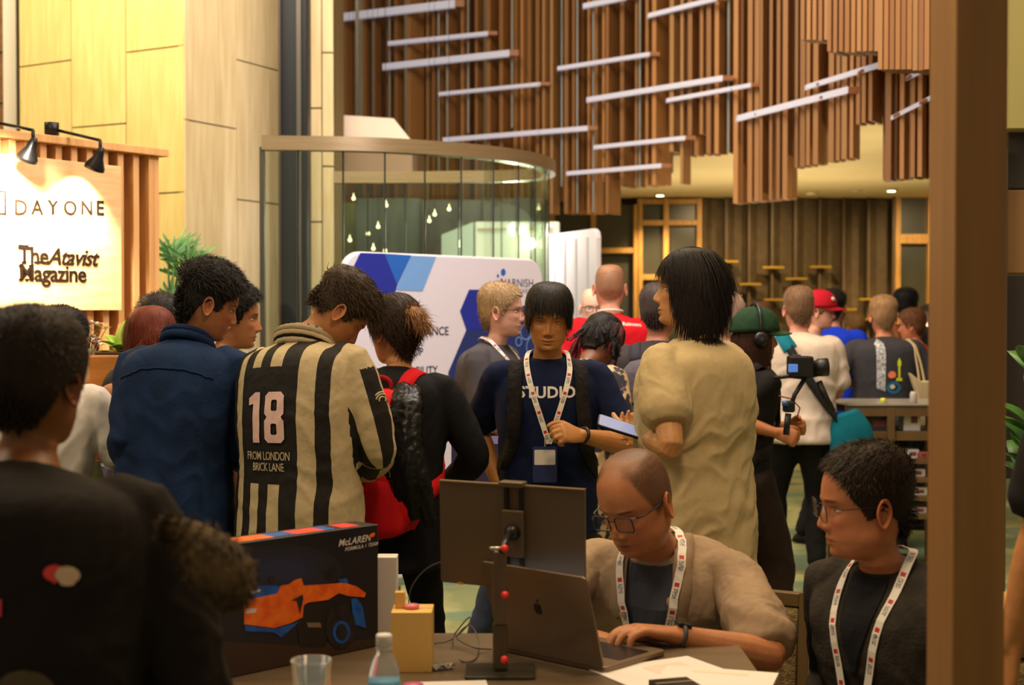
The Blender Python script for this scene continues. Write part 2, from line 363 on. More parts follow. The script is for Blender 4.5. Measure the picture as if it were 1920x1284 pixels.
def person(label, px, Y, yaw, H=1.72, bulk=1.0, lean=0, side=0, hunch=8, twist=0, head=(0, 0, 0), hs=1.0, hw=1.0, jaw=1.0, nose=1.0, fat=0, skin=(170, 120, 80),
           lh=None, rh=None, lpole=(-.4, -.6, -.8), rpole=(.4, -.6, -.8), lpalm=None, rpalm=None, lcurl=25, rcurl=25, hcurls=None, lf=None, rf=None,
           shirt=None, sleeve='short', hem=-.13, shirtw=1.0, sleevew=1.0, loose=.012, wrinkle=.006, neckhole=1.0, collar=None, trousers=None, shoes=None, legw=1.0,
           hair=None, brow=True, lips=(150, 80, 65), eyes=True, eyeopen=1.0, stubble=0, fine=False, seat=None, ankles=None, feet=True, slen=.78, group=None, vox=None, jersey=False, base=None, pants=True, gaze=0, eyecol=(35, 22, 15), handsc=1.0):
    p = Person(); s = H/1.72; loc = base if base is not None else Vector((at(px, 590, Y).x, Y, 0))
    p.root = empty('person', loc, math.radians(yaw), label, 'person', group); p.s = s; root = p.root
    Mw = Matrix.Translation(loc) @ Matrix.Rotation(math.radians(yaw), 4, 'Z'); Mi = Mw.inverted()
    def loc_of(t):
        if t is None: return None
        if len(t) == 4: return Mi @ at(t[1], t[2], t[3])
        return Vector(t)*s
    # spine frames
    pz = (seat if seat else .93)*s; n = 27; hh = np.linspace(-.14, .54, n)
    Rb = []; pos = []
    for h in hh:
        t = float(sst(0, .5, h)); L = lean*min(1, max(0, h/.2+.3)) if not seat else lean; Rm = R3(twist*t, L+hunch*t*1.2, side*t); Rb.append(Rm)
    i0 = int(np.argmin(np.abs(hh))); cur = Vector((0, 0, pz)); pos = [None]*n; pos[i0] = cur.copy()
    for i in range(i0+1, n): cur = cur+Rb[i-1] @ Vector((0, 0, (hh[i]-hh[i-1])*s)); pos[i] = cur.copy()
    cur = pos[i0].copy()
    for i in range(i0-1, -1, -1): cur = cur-Rb[i] @ Vector((0, 0, (hh[i+1]-hh[i])*s)); pos[i] = cur.copy()
    PA = np.array([list(q) for q in pos])
    def T(h, x=0, y=0):
        i = int(np.clip(np.searchsorted(hh, h), 1, n-1)); f = (h-hh[i-1])/(hh[i]-hh[i-1]); c = Vector(PA[i-1]*(1-f)+PA[i]*f)
        R = Rb[i-1] if f < .5 else Rb[i]; return c+R @ Vector((x*s, y*s, 0))
    p.T = T; p.Mw = Mw; p.Mi = Mi
    def TR(h): return Rb[int(np.argmin(np.abs(hh-h)))]
    def tor(tab, nn=32, sx=1, k=3, ex=.85):
        out = []
        for (h, w, f, b) in crs(tab, k):
            ring = []
            for q in range(nn):
                a = 2*PI*q/nn; c_, s_ = math.cos(a), math.sin(a); x = w*sx*math.copysign(abs(s_)**ex, s_); y = (f if c_ > 0 else b)*math.copysign(abs(c_)**.95, c_)*(.5+.5*sx)
                ring.append(list(T(h, x, y)))
            out.append(ring)
        return rings(out)
    # head
    nb = T(.52); piv = T(.545, 0, .0)
    Mh = Matrix.Translation(piv) @ R3(*head).to_4x4() @ Matrix.Translation(Vector((0, .022, .125))*s*1.0) @ Matrix.Scale(s*hs, 4)
    p.Mh = Mh; p.hs = s*hs
    G = head_grid(96 if fine else 56, 8 if fine else 5, hw, nose, jaw, fat); m_, n_ = G.shape[:2]
    Gh = G.reshape(-1, 3); W3 = np.array(Mh.to_3x3()); HW = Gh@W3.T+np.array(Mh.translation); HW = HW.reshape(m_, n_, 3)
    ph = np.linspace(0, 2*PI, n_, endpoint=False); ph = ph-.35*np.sin(ph)
    nr = []
    for (h, w, f, b) in ((.515, .056, .048, .060), (.49, .066, .055, .075), (.45, .11, .07, .085), (.40, .14, .085, .09), (.3, .14, .09, .09), (.1, .12, .08, .08), (-.05, .13, .09, .09)):
        nr.append([list(T(h, w*bulk*.95*math.sin(a), (f if math.cos(a) > 0 else b)*math.cos(a))) for a in ph])
    last = HW[-1]; R0 = np.array(nr[0])
    mids = [last*(1-t)+R0*t for t in (.35, .7)]
    allR = np.concatenate([HW, np.array(mids), np.array(nr)], 0)
    HV, HF = rings(allR)
    # colours
    sk = np.array(C(*skin)); lp = np.array(C(*lips)); hc = np.array(C(30, 22, 16)); ncol = len(HV); colr = np.tile(sk, (ncol, 1)); X, Yy, Z = Gh.T; fr = Yy > .03
    def blend(mask, c): colr[:len(Gh)] = colr[:len(Gh)]*(1-mask[:, None])+c*mask[:, None]
    colr[:len(Gh)] *= 1+.05*np.sin(X*190+Z*90)[:, None]*.3
    blend(np.exp(-((np.abs(X)-.045)/.018)**2-((Z+.030)/.016)**2)*.25*fr, np.array(C(190, 90, 60))*.8)
    blend(np.exp(-((X)/.014)**2-((Z+.040)/.010)**2)*.2*fr, np.array(C(190, 90, 60))*.8)
    lm = np.exp(-(np.abs(X)/.0215)**4)*np.exp(-(np.abs(Z+.0718)/.0085)**4)*fr; blend(lm*.75, lp)
    blend(np.exp(-(X/.021)**4-((Z+.0713)/.0013)**2)*.7*fr, lp*.25)
    if brow:
        bz = .0195-.10*np.maximum(0, np.abs(X)-.034)-.0*X; blend(np.exp(-((np.abs(X)-.032)/.0165)**4-((Z-bz)/.0036)**2)*.85*fr, np.array(C(*(brow if isinstance(brow, tuple) else (28, 20, 15)))))
    bl = np.exp(-((np.abs(X)-.031)/.0135)**4-((Z-.0045+.9*(np.abs(X)-.031)**2*20)/.0018)**2)*.8*fr; blend(bl, hc)
    if stubble: blend(stubble*sst(-.05, -.062, Z)*(Yy > -.02)*(1-lm)*.6, sk*.35)
    if hair:
        zx_, zy_ = list(ZL[0]), list(ZL[1]); hh_ = hair
        if hh_.get('zfront') is not None: zy_[0] = zy_[1] = hh_['zfront']; zy_[2] = min(zy_[2], hh_['zfront']+.004) if hh_['zfront'] < .05 else (zy_[2]+hh_['zfront']-.074)
        if hh_.get('zside') is not None: zy_[4] = zy_[5] = zy_[6] = hh_['zside']
        if hh_.get('zback') is not None: zy_[8] = zy_[9] = hh_['zback']
        an_ = np.abs(np.arctan2(X/.077, (Yy+.008)/.098)); zz_l = np.interp(an_, zx_, zy_); sm = sst(-.012, .016, Z-zz_l); hcol = np.array(C(*hh_.get('col', (25, 20, 18))))
        if hh_.get('shave'): sm = sm*(.92-.42*sst(.085, .118, Z)*sst(-.03, .05, Yy)); sm = sm*(1+.12*np.sin(X*900)*np.sin(Z*870+Yy*910))
        blend(np.clip(sm*.85, 0, .95), hcol)
    blend(np.exp(-((np.abs(X)-.008)/.004)**2-((Z+.050)/.0028)**2)*.8*fr, sk*.15)
    ear_parts = PC(); 
    for sd in (1, -1):
        V, Fc = ear_geo(sd); ear_parts.add(([tuple(Mh @ Vector(v)) for v in V], Fc))
    # arms
    AV = PC(); arms = {}
    armlen = (.285*s, .25*s)
    for sd, tgt, pole, palm, curl in ((-1, lh, lpole, lpalm, lcurl), (1, rh, rpole, rpalm, rcurl)):
        sh = T(.447, sd*.170*bulk, -.005); t = loc_of(tgt) if tgt is not None else Vector((sd*.25*bulk*s, .06*s, sh.z-.50*s))
        pole = (Mi @ at(*pole[1:]))-sh if len(pole) == 4 else pole; el, wrp = ik(sh, t, armlen[0], armlen[1], pole); arms[sd] = (sh, el, wrp)
        fd = (wrp-el).normalized(); pm = Vector(palm) if palm else Vector((-sd, 0, 0)); b2 = .9+.1*bulk
        pr = .046*s*b2
        a_pts = [sh, sh.lerp(el, .5), sh.lerp(el, .92), el+(wrp-el)*.06, el.lerp(wrp, .3), el.lerp(wrp, .65), wrp]
        AV.add(lpath(a_pts, [.050*s*b2, .045*s*b2, .039*s*b2, .040*s*b2, .041*s*b2, .033*s*b2, (.027*s, .022*s)], n=14, k=3))
        hand_pieces(AV, wrp, fd*1.0+pm*.0, pm, sd, s*handsc, curl, curls=hcurls)
    p.arms = arms
    v1 = vox or (.0042 if fine else .0065); P2, F2, N2 = remesh(AV.V, AV.F, v1, 2)
    nv = len(HV); body = PC(); body.add((HV, HF)); body.add((ear_parts.V, ear_parts.F)); body.add((P2, F2))
    colr = np.concatenate([colr, np.tile(sk*np.array([1.02, .9, .88]), (len(ear_parts.V), 1)), np.tile(sk, (len(P2), 1))], 0)
    bo = mkobj('body', body.V, body.F, cmat('skin', (1, 1, 1), rough=.48, attr='tone', col2=(.88, .86, .86), nscale=30, bump=.08, bscale=220, sss=.0, spec=.45), root, True)
    at_ = bo.data.color_attributes.new('tone', 'FLOAT_COLOR', 'POINT'); at_.data.foreach_set('color', np.concatenate([colr, np.ones((len(colr), 1))], 1).ravel())
    p.body = bo
    hb = BVHTree.FromPolygons([tuple(v) for v in Gh], [f for f in HF if max(f) < len(Gh)])
    p.hb = hb
    def face_y(x, z):
        h = hb.ray_cast(Vector((x, .3, z)), Vector((0, -1, 0))); return h[0].y if h[0] else .08
    p.face_y = face_y
    if eyes:
        for sd in (-1, 1):
            x0 = sd*.031; y0 = face_y(x0, -.003)-.0098+(.0012*eyeopen); nu, nv_ = 16, 12; V = []; Cc = []; Fc = []
            gz = math.radians(gaze)
            for i in range(nv_+1):
                th = PI*i/nv_
                for j in range(nu):
                    a = 2*PI*j/nu; q = Vector((math.sin(th)*math.cos(a), math.cos(th), math.sin(th)*math.sin(a))); q = Matrix.Rotation(-gz*0, 3, 'X') @ q
                    V.append(Mh @ Vector((x0+q.x*.0150, y0+q.y*.0110, -.003+q.z*.0078*max(.3, eyeopen))))
                    r = math.hypot(q.x-.0, q.z+math.sin(gz)); Cc.append((*(C(10, 8, 8) if r < .18 else C(*eyecol) if r < .42 else C(190, 180, 170)), 1))
            for i in range(nv_):
                for j in range(nu): k = (j+1) % nu; Fc.append((i*nu+j, i*nu+k, (i+1)*nu+k, (i+1)*nu+j))
            eo = mkobj('eye', V, Fc, cmat('eyeball', (1, 1, 1), rough=.15, attr='tone'), root, True)
            ca = eo.data.color_attributes.new('tone', 'FLOAT_COLOR', 'POINT'); ca.data.foreach_set('color', np.array(Cc).ravel())
    # hair
    gl = (Mh.to_3x3().inverted() @ Vector((0, 0, -1))).normalized()
    if hair and not hair.get('shave'):
        hz = dict(top=.022, side=.008, zoff=0, zfront=None, n=1500, len=.03, fade=(.0, .07), col=(25, 20, 18)); hz.update(hair)
        g3 = G.copy(); ang = np.abs(np.arctan2(g3[..., 0]/.077, (g3[..., 1]+.008)/.098)); zx, zy = list(ZL[0]), list(ZL[1])
        if hz['zfront'] is not None: zy[0] = zy[1] = hz['zfront']; zy[2] = min(zy[2], hz['zfront']+.004) if hz['zfront'] < .05 else (zy[2]+hz['zfront']-.074)
        if hz.get('zside') is not None: zy[4] = zy[5] = zy[6] = hz['zside']; zy[3] = (zy[3]+hz['zside'])/2
        if hz.get('zback') is not None: zy[8] = zy[9] = hz['zback']
        zl = np.interp(ang, zx, zy)+hz['zoff']+.004*np.sin(ang*23+g3[..., 0]*200); rowi = (np.arange(m_) < m_-3)[:, None]
        mask = sst(-.006, .006, g3[..., 2]-zl)*rowi
        tf = sst(hz['fade'][0], hz['fade'][1], g3[..., 2]); th = (hz['side']*(1-tf)+hz['top']*tf)
        if hz.get('thf'): th = hz['thf'](g3, th)
        if hz.get('thin'): mask = mask*(1-hz['thin'](g3))
        rg = np.random.default_rng(hz.get('seed', 3)); th = th*(1+hz.get('lump', .18)*.6*np.sin(g3[..., 0]*95+g3[..., 1]*60+rg.uniform(0, 6))*np.sin(g3[..., 2]*80+g3[..., 1]*70))
        me = bpy.data.meshes.new('t'); VV, FF = rings(G); me.from_pydata([tuple(v) for v in VV], [], FF); me.update(); nn = np.empty(len(VV)*3); me.vertices.foreach_get('normal', nn); bpy.data.meshes.remove(me)
        nn = nn.reshape(m_, n_, 3); off = np.where(mask > 0.02, th*np.clip(mask*1.6, 0, 1), -.004)
        CV = G+nn*off[..., None]; mi = (mask > .02)
        MM = mi.copy(); MM[1:] |= mi[:-1]; MM[:-1] |= mi[1:]; MM |= np.roll(mi, 1, 1) | np.roll(mi, -1, 1)
        fl = []
        for i in range(m_-1):
            for k in range(n_):
                l = (k+1) % n_
                if MM[i, k] and MM[i, l] and MM[i+1, l] and MM[i+1, k]: fl.append((i*n_+k, i*n_+l, (i+1)*n_+l, (i+1)*n_+k))
        fl.append(tuple(range(n_))[::-1])
        hm = cmat('hair_%d_%d_%d' % hz['col'], C(*hz['col']), rough=.55, col2=tuple(min(1, x*1.35) for x in C(*hz['col'])), nscale=60, bump=.15, bscale=260, stretch=(1, 1, .35), spec=.2)
        cv = CV.reshape(-1, 3)@W3.T+np.array(Mh.translation)
        ho = mkobj('hair', cv, fl, hm, root, True)
        sel = ((mask > .45)&(G[..., 2] < hz.get('rootz', 9))).reshape(-1); ro = CV.reshape(-1, 3)[sel]-nn.reshape(-1, 3)[sel]*.002
        if hz['n'] > 0 and sel.sum() > 10:
            so = strands('hair_strands', ro, nn.reshape(-1, 3)[sel], hz, .076*hw, gl, hm, ho, Mh); so['kind'] = 'stuff'
    # shirt
    sp = PC(); b_ = bulk*shirtw; lo = loose
    tab = [(hem, .168*b_+lo, .122*b_+lo, .118*b_+lo), (.0, .166*b_+lo, .118*b_+lo, .112*b_+lo), (.12, .155*b_+lo, .115*b_+lo, .100*b_+lo), (.25, .165*b_+lo, .120*b_+lo, .112*b_+lo), (.36, .175*bulk+lo, .118*bulk+lo, .120*bulk+lo),
           (.425, .170*bulk+lo, .098*bulk+lo, .115*bulk+lo), (.465, .146*bulk+lo, .074+lo, .098+lo), (.495, .098*bulk+lo*.5, .060, .082), (.518, .064*neckhole, .054*neckhole, .066*neckhole)]
    sp.add(tor(tab, ex=.8))
    for sd in (-1, 1):
        sh, el, wrp = arms[sd]; sw = sleevew*(.9+.1*bulk); inn = T(.43, sd*.10*bulk, -.005)
        if sleeve == 'short':
            e = sh.lerp(el, slen); sp.add(lpath([inn, sh, sh.lerp(el, .4), e], [.060*s, .057*s+.006*(sw-1), .058*s*sw, .060*s*sw], n=18, k=4))
        elif sleeve == 'long':
            e = el.lerp(wrp, .93); sp.add(lpath([inn, sh, sh.lerp(el, .55), sh.lerp(el, .93), el.lerp(wrp, .12), el.lerp(wrp, .6), e], [.060*s, .057*s, .052*s*sw, .046*s*sw, .047*s*sw, .042*s*sw, .035*s*sw], n=18, k=3))
        elif sleeve == 'half':
            e = el.lerp(wrp, .15); sp.add(lpath([inn, sh, sh.lerp(el, .55), sh.lerp(el, .95), e], [.060*s, .058*s, .056*s*sw, .053*s*sw, .051*s*sw], n=18, k=3))
    v2 = (vox*1.6 if vox else (.0065 if fine else .011)); SP, SF, SN = remesh(sp.V, sp.F, v2, 4)
    wv = wr(SP, 26/s, seed=int(abs(px)*7) % 997); wv2 = wr(SP*np.array([1, 1, .6]), 60/s, seed=int(px) % 991)
    zt = np.clip((pz+.5*s-SP[:, 2])/.25, .25, 1)
    SP = SP+SN*(wv*wrinkle*.75*zt+wv2*wrinkle*.12)[:, None]
    sh_m = shirt if not isinstance(shirt, tuple) else fab('cloth_%d_%d_%d' % shirt, shirt)
    so = mkobj('shirt', SP, SF, sh_m, root, True); p.shirt = so
    p.bvh = BVHTree.FromPolygons([tuple(v) for v in SP], SF)
    if jersey:
        hN = np.array([0.]*len(SP)); sf = np.zeros(len(SP)); AU = np.zeros(len(SP)); AW = np.zeros(len(SP)); best0 = np.full(len(SP), 99.); U = np.array([list(T(h)) for h in hh]); 
        di = np.linalg.norm(SP[:, None]-U[None], axis=2); ii = np.argmin(di, 1); hN = hh[ii]+np.einsum('ij,ij->i', SP-U[ii], np.array([list(Rb[k] @ Vector((0, 0, 1))) for k in ii]))/s
        xx = np.einsum('ij,ij->i', SP-U[ii], np.array([list(Rb[k] @ Vector((1, 0, 0))) for k in ii]))/s
        yy = np.einsum('ij,ij->i', SP-U[ii], np.array([list(Rb[k] @ Vector((0, 1, 0))) for k in ii]))/s
        for sd in (-1, 1):
            sh, el, wrp = arms[sd]; best = np.full(len(SP), 9.); bu = np.zeros(len(SP)); bw = np.zeros(len(SP)); bt = np.zeros(len(SP))
            for (a, b, t0) in ((sh, el, 0), (el, wrp, 1)):
                a = np.array(a); b = np.array(b); ab = b-a; t = np.clip((SP-a)@ab/(ab@ab), 0, 1); q = a+t[:, None]*ab; dd = np.linalg.norm(SP-q, axis=1); ax = ab/np.linalg.norm(ab)
                up = np.array((0, -1, 0.25)); up = up-ax*(up@ax); up /= np.linalg.norm(up); w = np.cross(ax, up); r = SP-q; m2 = dd < best; best = np.where(m2, dd, best); bu = np.where(m2, r@up, bu); bw = np.where(m2, r@w, bw); bt = np.where(m2, t+t0, bt)
            isl = sst(.10, .12, bt)*(best < .09*s)*(sst(.150*bulk, .158*bulk, xx*sd)); isl = (isl > .5); sf[isl] = 1; near = best < best0; AU = np.where(near, bu, AU); AW = np.where(near, bw, AW); best0 = np.minimum(best, best0)
        a1 = so.data.attributes.new('stripe', 'FLOAT_VECTOR', 'POINT'); a1.data.foreach_set('vector', np.stack([xx, hN, sf], 1).ravel()); a2 = so.data.attributes.new('armv', 'FLOAT_VECTOR', 'POINT'); a2.data.foreach_set('vector', np.stack([AW, AU, 0*sf], 1).ravel())
    if collar:
        cm, cw = collar; pts = []
        for q in range(25):
            a = 2*PI*q/24; pts.append(T(.508+.016*(-math.cos(a)), .070*math.sin(a)*neckhole, (.060 if math.cos(a) > 0 else .070)*math.cos(a)*neckhole-.004))
        V, Fc = tube(pts[:-1], cw*s, 8, True); mkobj('collar', V, Fc, cm, root, True)
    # trousers
    if pants:
        tp = PC(); tb = bulk; hp = tor([(-.13, .160*tb, .10*tb, .11*tb), (-.06, .170*tb, .108*tb, .120*tb), (.02, .158*tb, .105*tb, .105*tb), (.08, .150*tb, .10*tb, .095*tb)]); tp.add(hp); p.legs = {}
        for sd in (-1, 1):
            hj = T(-.05, sd*.088, 0); ak = (ankles[0 if sd < 0 else 1] if ankles else (sd*.11, .0, .085)); ak = Vector(ak)*s
            if seat: kn, an = ik(hj, ak, .43*s, .42*s, (sd*.2, 1, .6))
            else: kn, an = ik(hj, ak, .425*s, .415*s, (sd*.1, 1, .0))
            p.legs[sd] = (hj, kn, an)
            tp.add(lpath([hj, hj.lerp(kn, .5), kn, kn.lerp(an, .45), an+(an-kn).normalized()*-.01], [.090*s*tb*legw, .078*s*tb*legw, .062*s*legw, .060*s*legw, .056*s*legw], n=14, k=4))
        TP, TF, TN = remesh(tp.V, tp.F, .011 if fine else .016, 3); TP = TP+TN*(wr(TP, 24, 5)*.006)[:, None]
        tm = trousers if not isinstance(trousers, tuple) else fab('cloth_%d_%d_%d' % trousers, trousers)
        p.trousers = mkobj('trousers', TP, TF, tm or fab('cloth_dark', (28, 26, 26)), root, True)
        if feet:
            for sd in (-1, 1):
                hj, kn, an = p.legs[sd]; o = an; zz = an.z-.078*s
                q = [(-.07, .030, .022), (-.055, .036, .055), (0, .038, .070), (.05, .040, .060), (.10, .046, .042), (.15, .046, .034), (.185, .034, .026), (.20, .015, .016)]
                R_ = []
                yw = math.radians(-sd*8)
                for (y, w, hgt) in crs(q, 2):
                    ring = []
                    for k in range(14):
                        a = 2*PI*k/14; x = w*math.cos(a); z = max(-.0, (.5+.5*math.sin(a)))*hgt*1.05; zz2 = z
                        ring.append((o.x+(x*math.cos(yw)-y*math.sin(yw))*s, o.y+(x*math.sin(yw)+y*math.cos(yw))*s, zz+zz2*s))
                    R_.append(ring)
                V, Fc = rings(R_); mkobj('shoe', V, Fc, fab('shoe_%d_%d_%d' % (shoes or (35, 30, 28)), shoes or (35, 30, 28)), root, True)
    return p
def glasses(p, m, w=.026, h=.019, r=.0014, tint=None, round_=.009):
    Mh = p.Mh; fr = MB()
    def pt(x, y, z): return Mh @ Vector((x, y, z))
    yy = p.face_y(0, .004)+.010; g = None
    for sd in (-1, 1):
        pts = [pt(sd*.0335+a, yy-.10*abs(a+sd*.0335-0)**1.0*.35, -.003+b) for a, b in rrect(w*2*.95, h*2, round_, 4)]; fr.tube(pts, r*p.hs, 6, True)
        fr.tube([pt(sd*(.0335+w*.93), yy-.020, .006), pt(sd*.074, yy-.032, .006), pt(sd*.0800, .02, .004), pt(sd*.0790, -.008, .002), pt(sd*.078, -.026, -.012)], r*p.hs*1.1, 6)
    fr.tube([pt(-.009, yy-.001, .004), pt(0, yy+.002, .007), pt(.009, yy-.001, .004)], r*p.hs, 6)
    g = fr.obj('glasses', m, p.root, True)
    for sd in (-1, 1):
        lm = MB(); pl = rrect(w*2*.95-.001, h*2-.001, round_-.0005, 4); lm.add([pt(sd*.0335+a, yy-.10*abs(a+sd*.0335)*.35, -.003+b) for a, b in pl], [tuple(range(len(pl)))]); lm.obj('lens', cmat('lens', (1, 1, 1), rough=.03, trans=1, alpha=.25, ior=1.1), g)
    return g
LAN = None
def lanyard_mat():
    m = bpy.data.materials.new('lanyard_print'); m.use_nodes = True; N = m.node_tree.nodes; L = m.node_tree.links; b = N['Principled BSDF']; b.inputs['Roughness'].default_value = .6
    a = N.new('ShaderNodeAttribute'); a.attribute_name = 'lan'; sx = N.new('ShaderNodeSeparateXYZ'); L.new(a.outputs['Vector'], sx.inputs[0])
    def mth(op, x, y=None):
        n = N.new('ShaderNodeMath'); n.operation = op
        for i, v in enumerate((x, y)):
            if v is None: continue
            if isinstance(v, (int, float)): n.inputs[i].default_value = v
            else: L.new(v, n.inputs[i])
        return n.outputs[0]
    fr = mth('FRACT', mth('MULTIPLY', sx.outputs[0], 14.0)); e = mth('ABSOLUTE', mth('SUBTRACT', sx.outputs[1], .5)); inn = mth('LESS_THAN', e, .30)
    red = mth('MULTIPLY', mth('MULTIPLY', mth('GREATER_THAN', fr, .05), mth('LESS_THAN', fr, .20)), inn)
    blk = mth('MULTIPLY', mth('MULTIPLY', mth('GREATER_THAN', fr, .27), mth('LESS_THAN', fr, .62)), inn)
    nz = N.new('ShaderNodeTexNoise'); nz.inputs['Scale'].default_value = 500; tc = N.new('ShaderNodeTexCoord'); L.new(tc.outputs['Object'], nz.inputs['Vector']); blk = mth('MULTIPLY', blk, mth('GREATER_THAN', nz.outputs['Fac'], .5))
    def mix(f, c1, c2):
        n = N.new('ShaderNodeMix'); n.data_type = 'RGBA'; L.new(f, n.inputs[0])
        for i, c in ((6, c1), (7, c2)):
            if isinstance(c, tuple): n.inputs[i].default_value = (*c, 1)
            else: L.new(c, n.inputs[i])
        return n.outputs[2]
    c = mix(red, C(222, 216, 205), C(190, 30, 35)); c = mix(blk, c, C(50, 60, 90)); L.new(c, b.inputs['Base Color']); return m
LANM = lanyard_mat()
def ribbon_obj(name, V, Fc, P, m, parent, smooth=True):
    o = mkobj(name, V, Fc, m, parent, False); d = [0]
    for i in range(1, len(P)): d.append(d[-1]+(P[i]-P[i-1]).length)
    a = o.data.attributes.new('lan', 'FLOAT_VECTOR', 'POINT'); arr = []
    for i in range(len(P)): arr += [d[i], 0, 0, d[i], 1, 0, d[i], 1, 0, d[i], 0, 0]
    a.data.foreach_set('vector', arr); return o
def lanyard(p, low=.20, width=.02, badge=None, off=.004, fy=.16, xo=0, m=None, back_only=False):
    T = p.T; first = None
    bot = T(low, xo, fy)
    for sd in (-1, 1):
        path = [T(.525, 0, -.085), T(.535, sd*.045, -.062), T(.535, sd*.072, -.01), T(.50, sd*.080, .06), T(.42, sd*.062, .13), bot.lerp(T(.40, sd*.055, .14), .35), bot]
        V, Fc, P = ribbon([list(q) for q in path], p.bvh, width*p.s, off); first = ribbon_obj('lanyard', V, Fc, P, m or LANM, p.root)
    return bot
def backpack(p, m, m2, label, group=None, w=.30, h=.46, d=.15, top=.46, strapm=None, pocket=True, yb=-.125, xo=0, tilt=0, front=True, name='backpack', roll=0, straps=True):
    T = p.T; rt = empty(name, p.Mw @ T(top-h*.9, xo, yb), p.root.rotation_euler.z, label, 'backpack', group); Mi = (Matrix.Translation(rt.location) @ Matrix.Rotation(rt.rotation_euler.z, 4, 'Z')).inverted(); K = Mi @ p.Mw
    s = p.s; out = []; n = 28
    for t in np.linspace(0, 1, 15):
        hgt = top-h*(1-t); e = min(1, math.sqrt(max(0, 1-abs(2*t-1)**5))+.02); e2 = min(1, (1-t)*7+.35) if t > .8 else 1
        ww = w/2*e*(1-.18*t**3); dd = d*e*(1-.32*t); ring = []
        for q in range(n):
            a = 2*PI*q/n; c_, s_ = math.cos(a), math.sin(a); x = ww*math.copysign(abs(s_)**.6, s_); y = -dd/2+dd/2*math.copysign(abs(c_)**.6, c_)
            if y < -dd*.6: y *= 1+.05*math.sin(t*9)
            xr = x*math.cos(roll)-(hgt-top)*math.sin(roll); hr = (hgt-top)*math.cos(roll)+x*math.sin(roll)+top
            ring.append(list(K @ T(hr, xr+xo, y+yb)))
        out.append(ring)
    V, Fc = rings(out); o = mkobj('pack_body', V, Fc, m, rt, True)
    PB = BVHTree.FromPolygons([tuple(v) for v in V], Fc)
    if pocket:
        out = []
        for t in np.linspace(0, 1, 9):
            hgt = top-h*.97+h*.42*t; e = math.sqrt(max(0, 1-abs(2*t-1)**4))+.02; ring = []
            for q in range(20):
                a = 2*PI*q/20; c_, s_ = math.cos(a), math.sin(a); ring.append(list(K @ T(hgt, w*.40*e*math.copysign(abs(s_)**.6, s_)+xo-(hgt-top)*math.sin(roll), yb-d*(.80-.12*t)-.045*e*math.copysign(abs(c_)**.7, -c_)*-1*.9)))
            out.append(ring)
        V2, F2 = rings(out); mkobj('pocket', V2, F2, m, rt, True)
        zp = [K @ T(top-h*.48, x_+xo-(-h*.48)*math.sin(roll), yb-d*.80) for x_ in np.linspace(-w*.36, w*.36, 7)]; V3, F3 = tube([q for q in zp], .004, 6); mkobj('zip', V3, F3, m2, rt, True)
    hp = [K @ T(top-.02, x_+xo, yb-.02+.0) + Vector((0, 0, z_)) for x_, z_ in ((-.04, 0), (-.035, .035), (0, .05), (.035, .035), (.04, 0))]; V4, F4 = tube(crs([list(q) for q in hp], 3), .008, 8); mkobj('carry_handle', V4, F4, m2, rt, True)
    if straps:
        for sd in (-1, 1):
            path = [T(top-.03, sd*.075+xo, yb+.005), T(.50, sd*.100, -.07), T(.515, sd*.112, -.01), T(.47, sd*.120, .07), T(.38, sd*.128, .13), T(.24, sd*.135, .14), T(.12, sd*.165, .06), T(.06, sd*.16, -.07), T(top-h*.9, sd*.12+xo, yb)]
            V, Fc, P = ribbon([list(q) for q in path], p.bvh, .055*s, .007, thick=.007); so = mkobj('strap', [K @ Vector(v) for v in V], Fc, strapm or m2, rt, True)
    return rt
def decal(name, p, V, Fc, h0, x0, back, m, sub=0, off=.004, size=1, target=None, rot=0, cuts=2):
    # V 2D points (x right as seen by a viewer, y up), projected on the shirt
    if cuts: V, Fc, _ = evalmesh([(v[0], v[1], 0) for v in V], Fc, [('TRIANGULATE', {}), ('SUBSURF', dict(subdivision_type='SIMPLE', levels=cuts, render_levels=cuts))])
    sgn = 1 if back else -1; out = []; bv = target or p.bvh
    for v in V:
        x = v[0]*math.cos(rot)-v[1]*math.sin(rot); y = v[0]*math.sin(rot)+v[1]*math.cos(rot)
        q0 = p.T(min(.53, h0+y), x0+x*sgn, -.4*sgn); q1 = p.T(min(.53, h0+y), x0+x*sgn, 0); d = (q1-q0).normalized(); h = bv.ray_cast(q0, d)
        out.append((h[0]-d*off) if h[0] is not None else q1-d*.12)
    return mkobj(name, out, Fc, m, p.root, False)
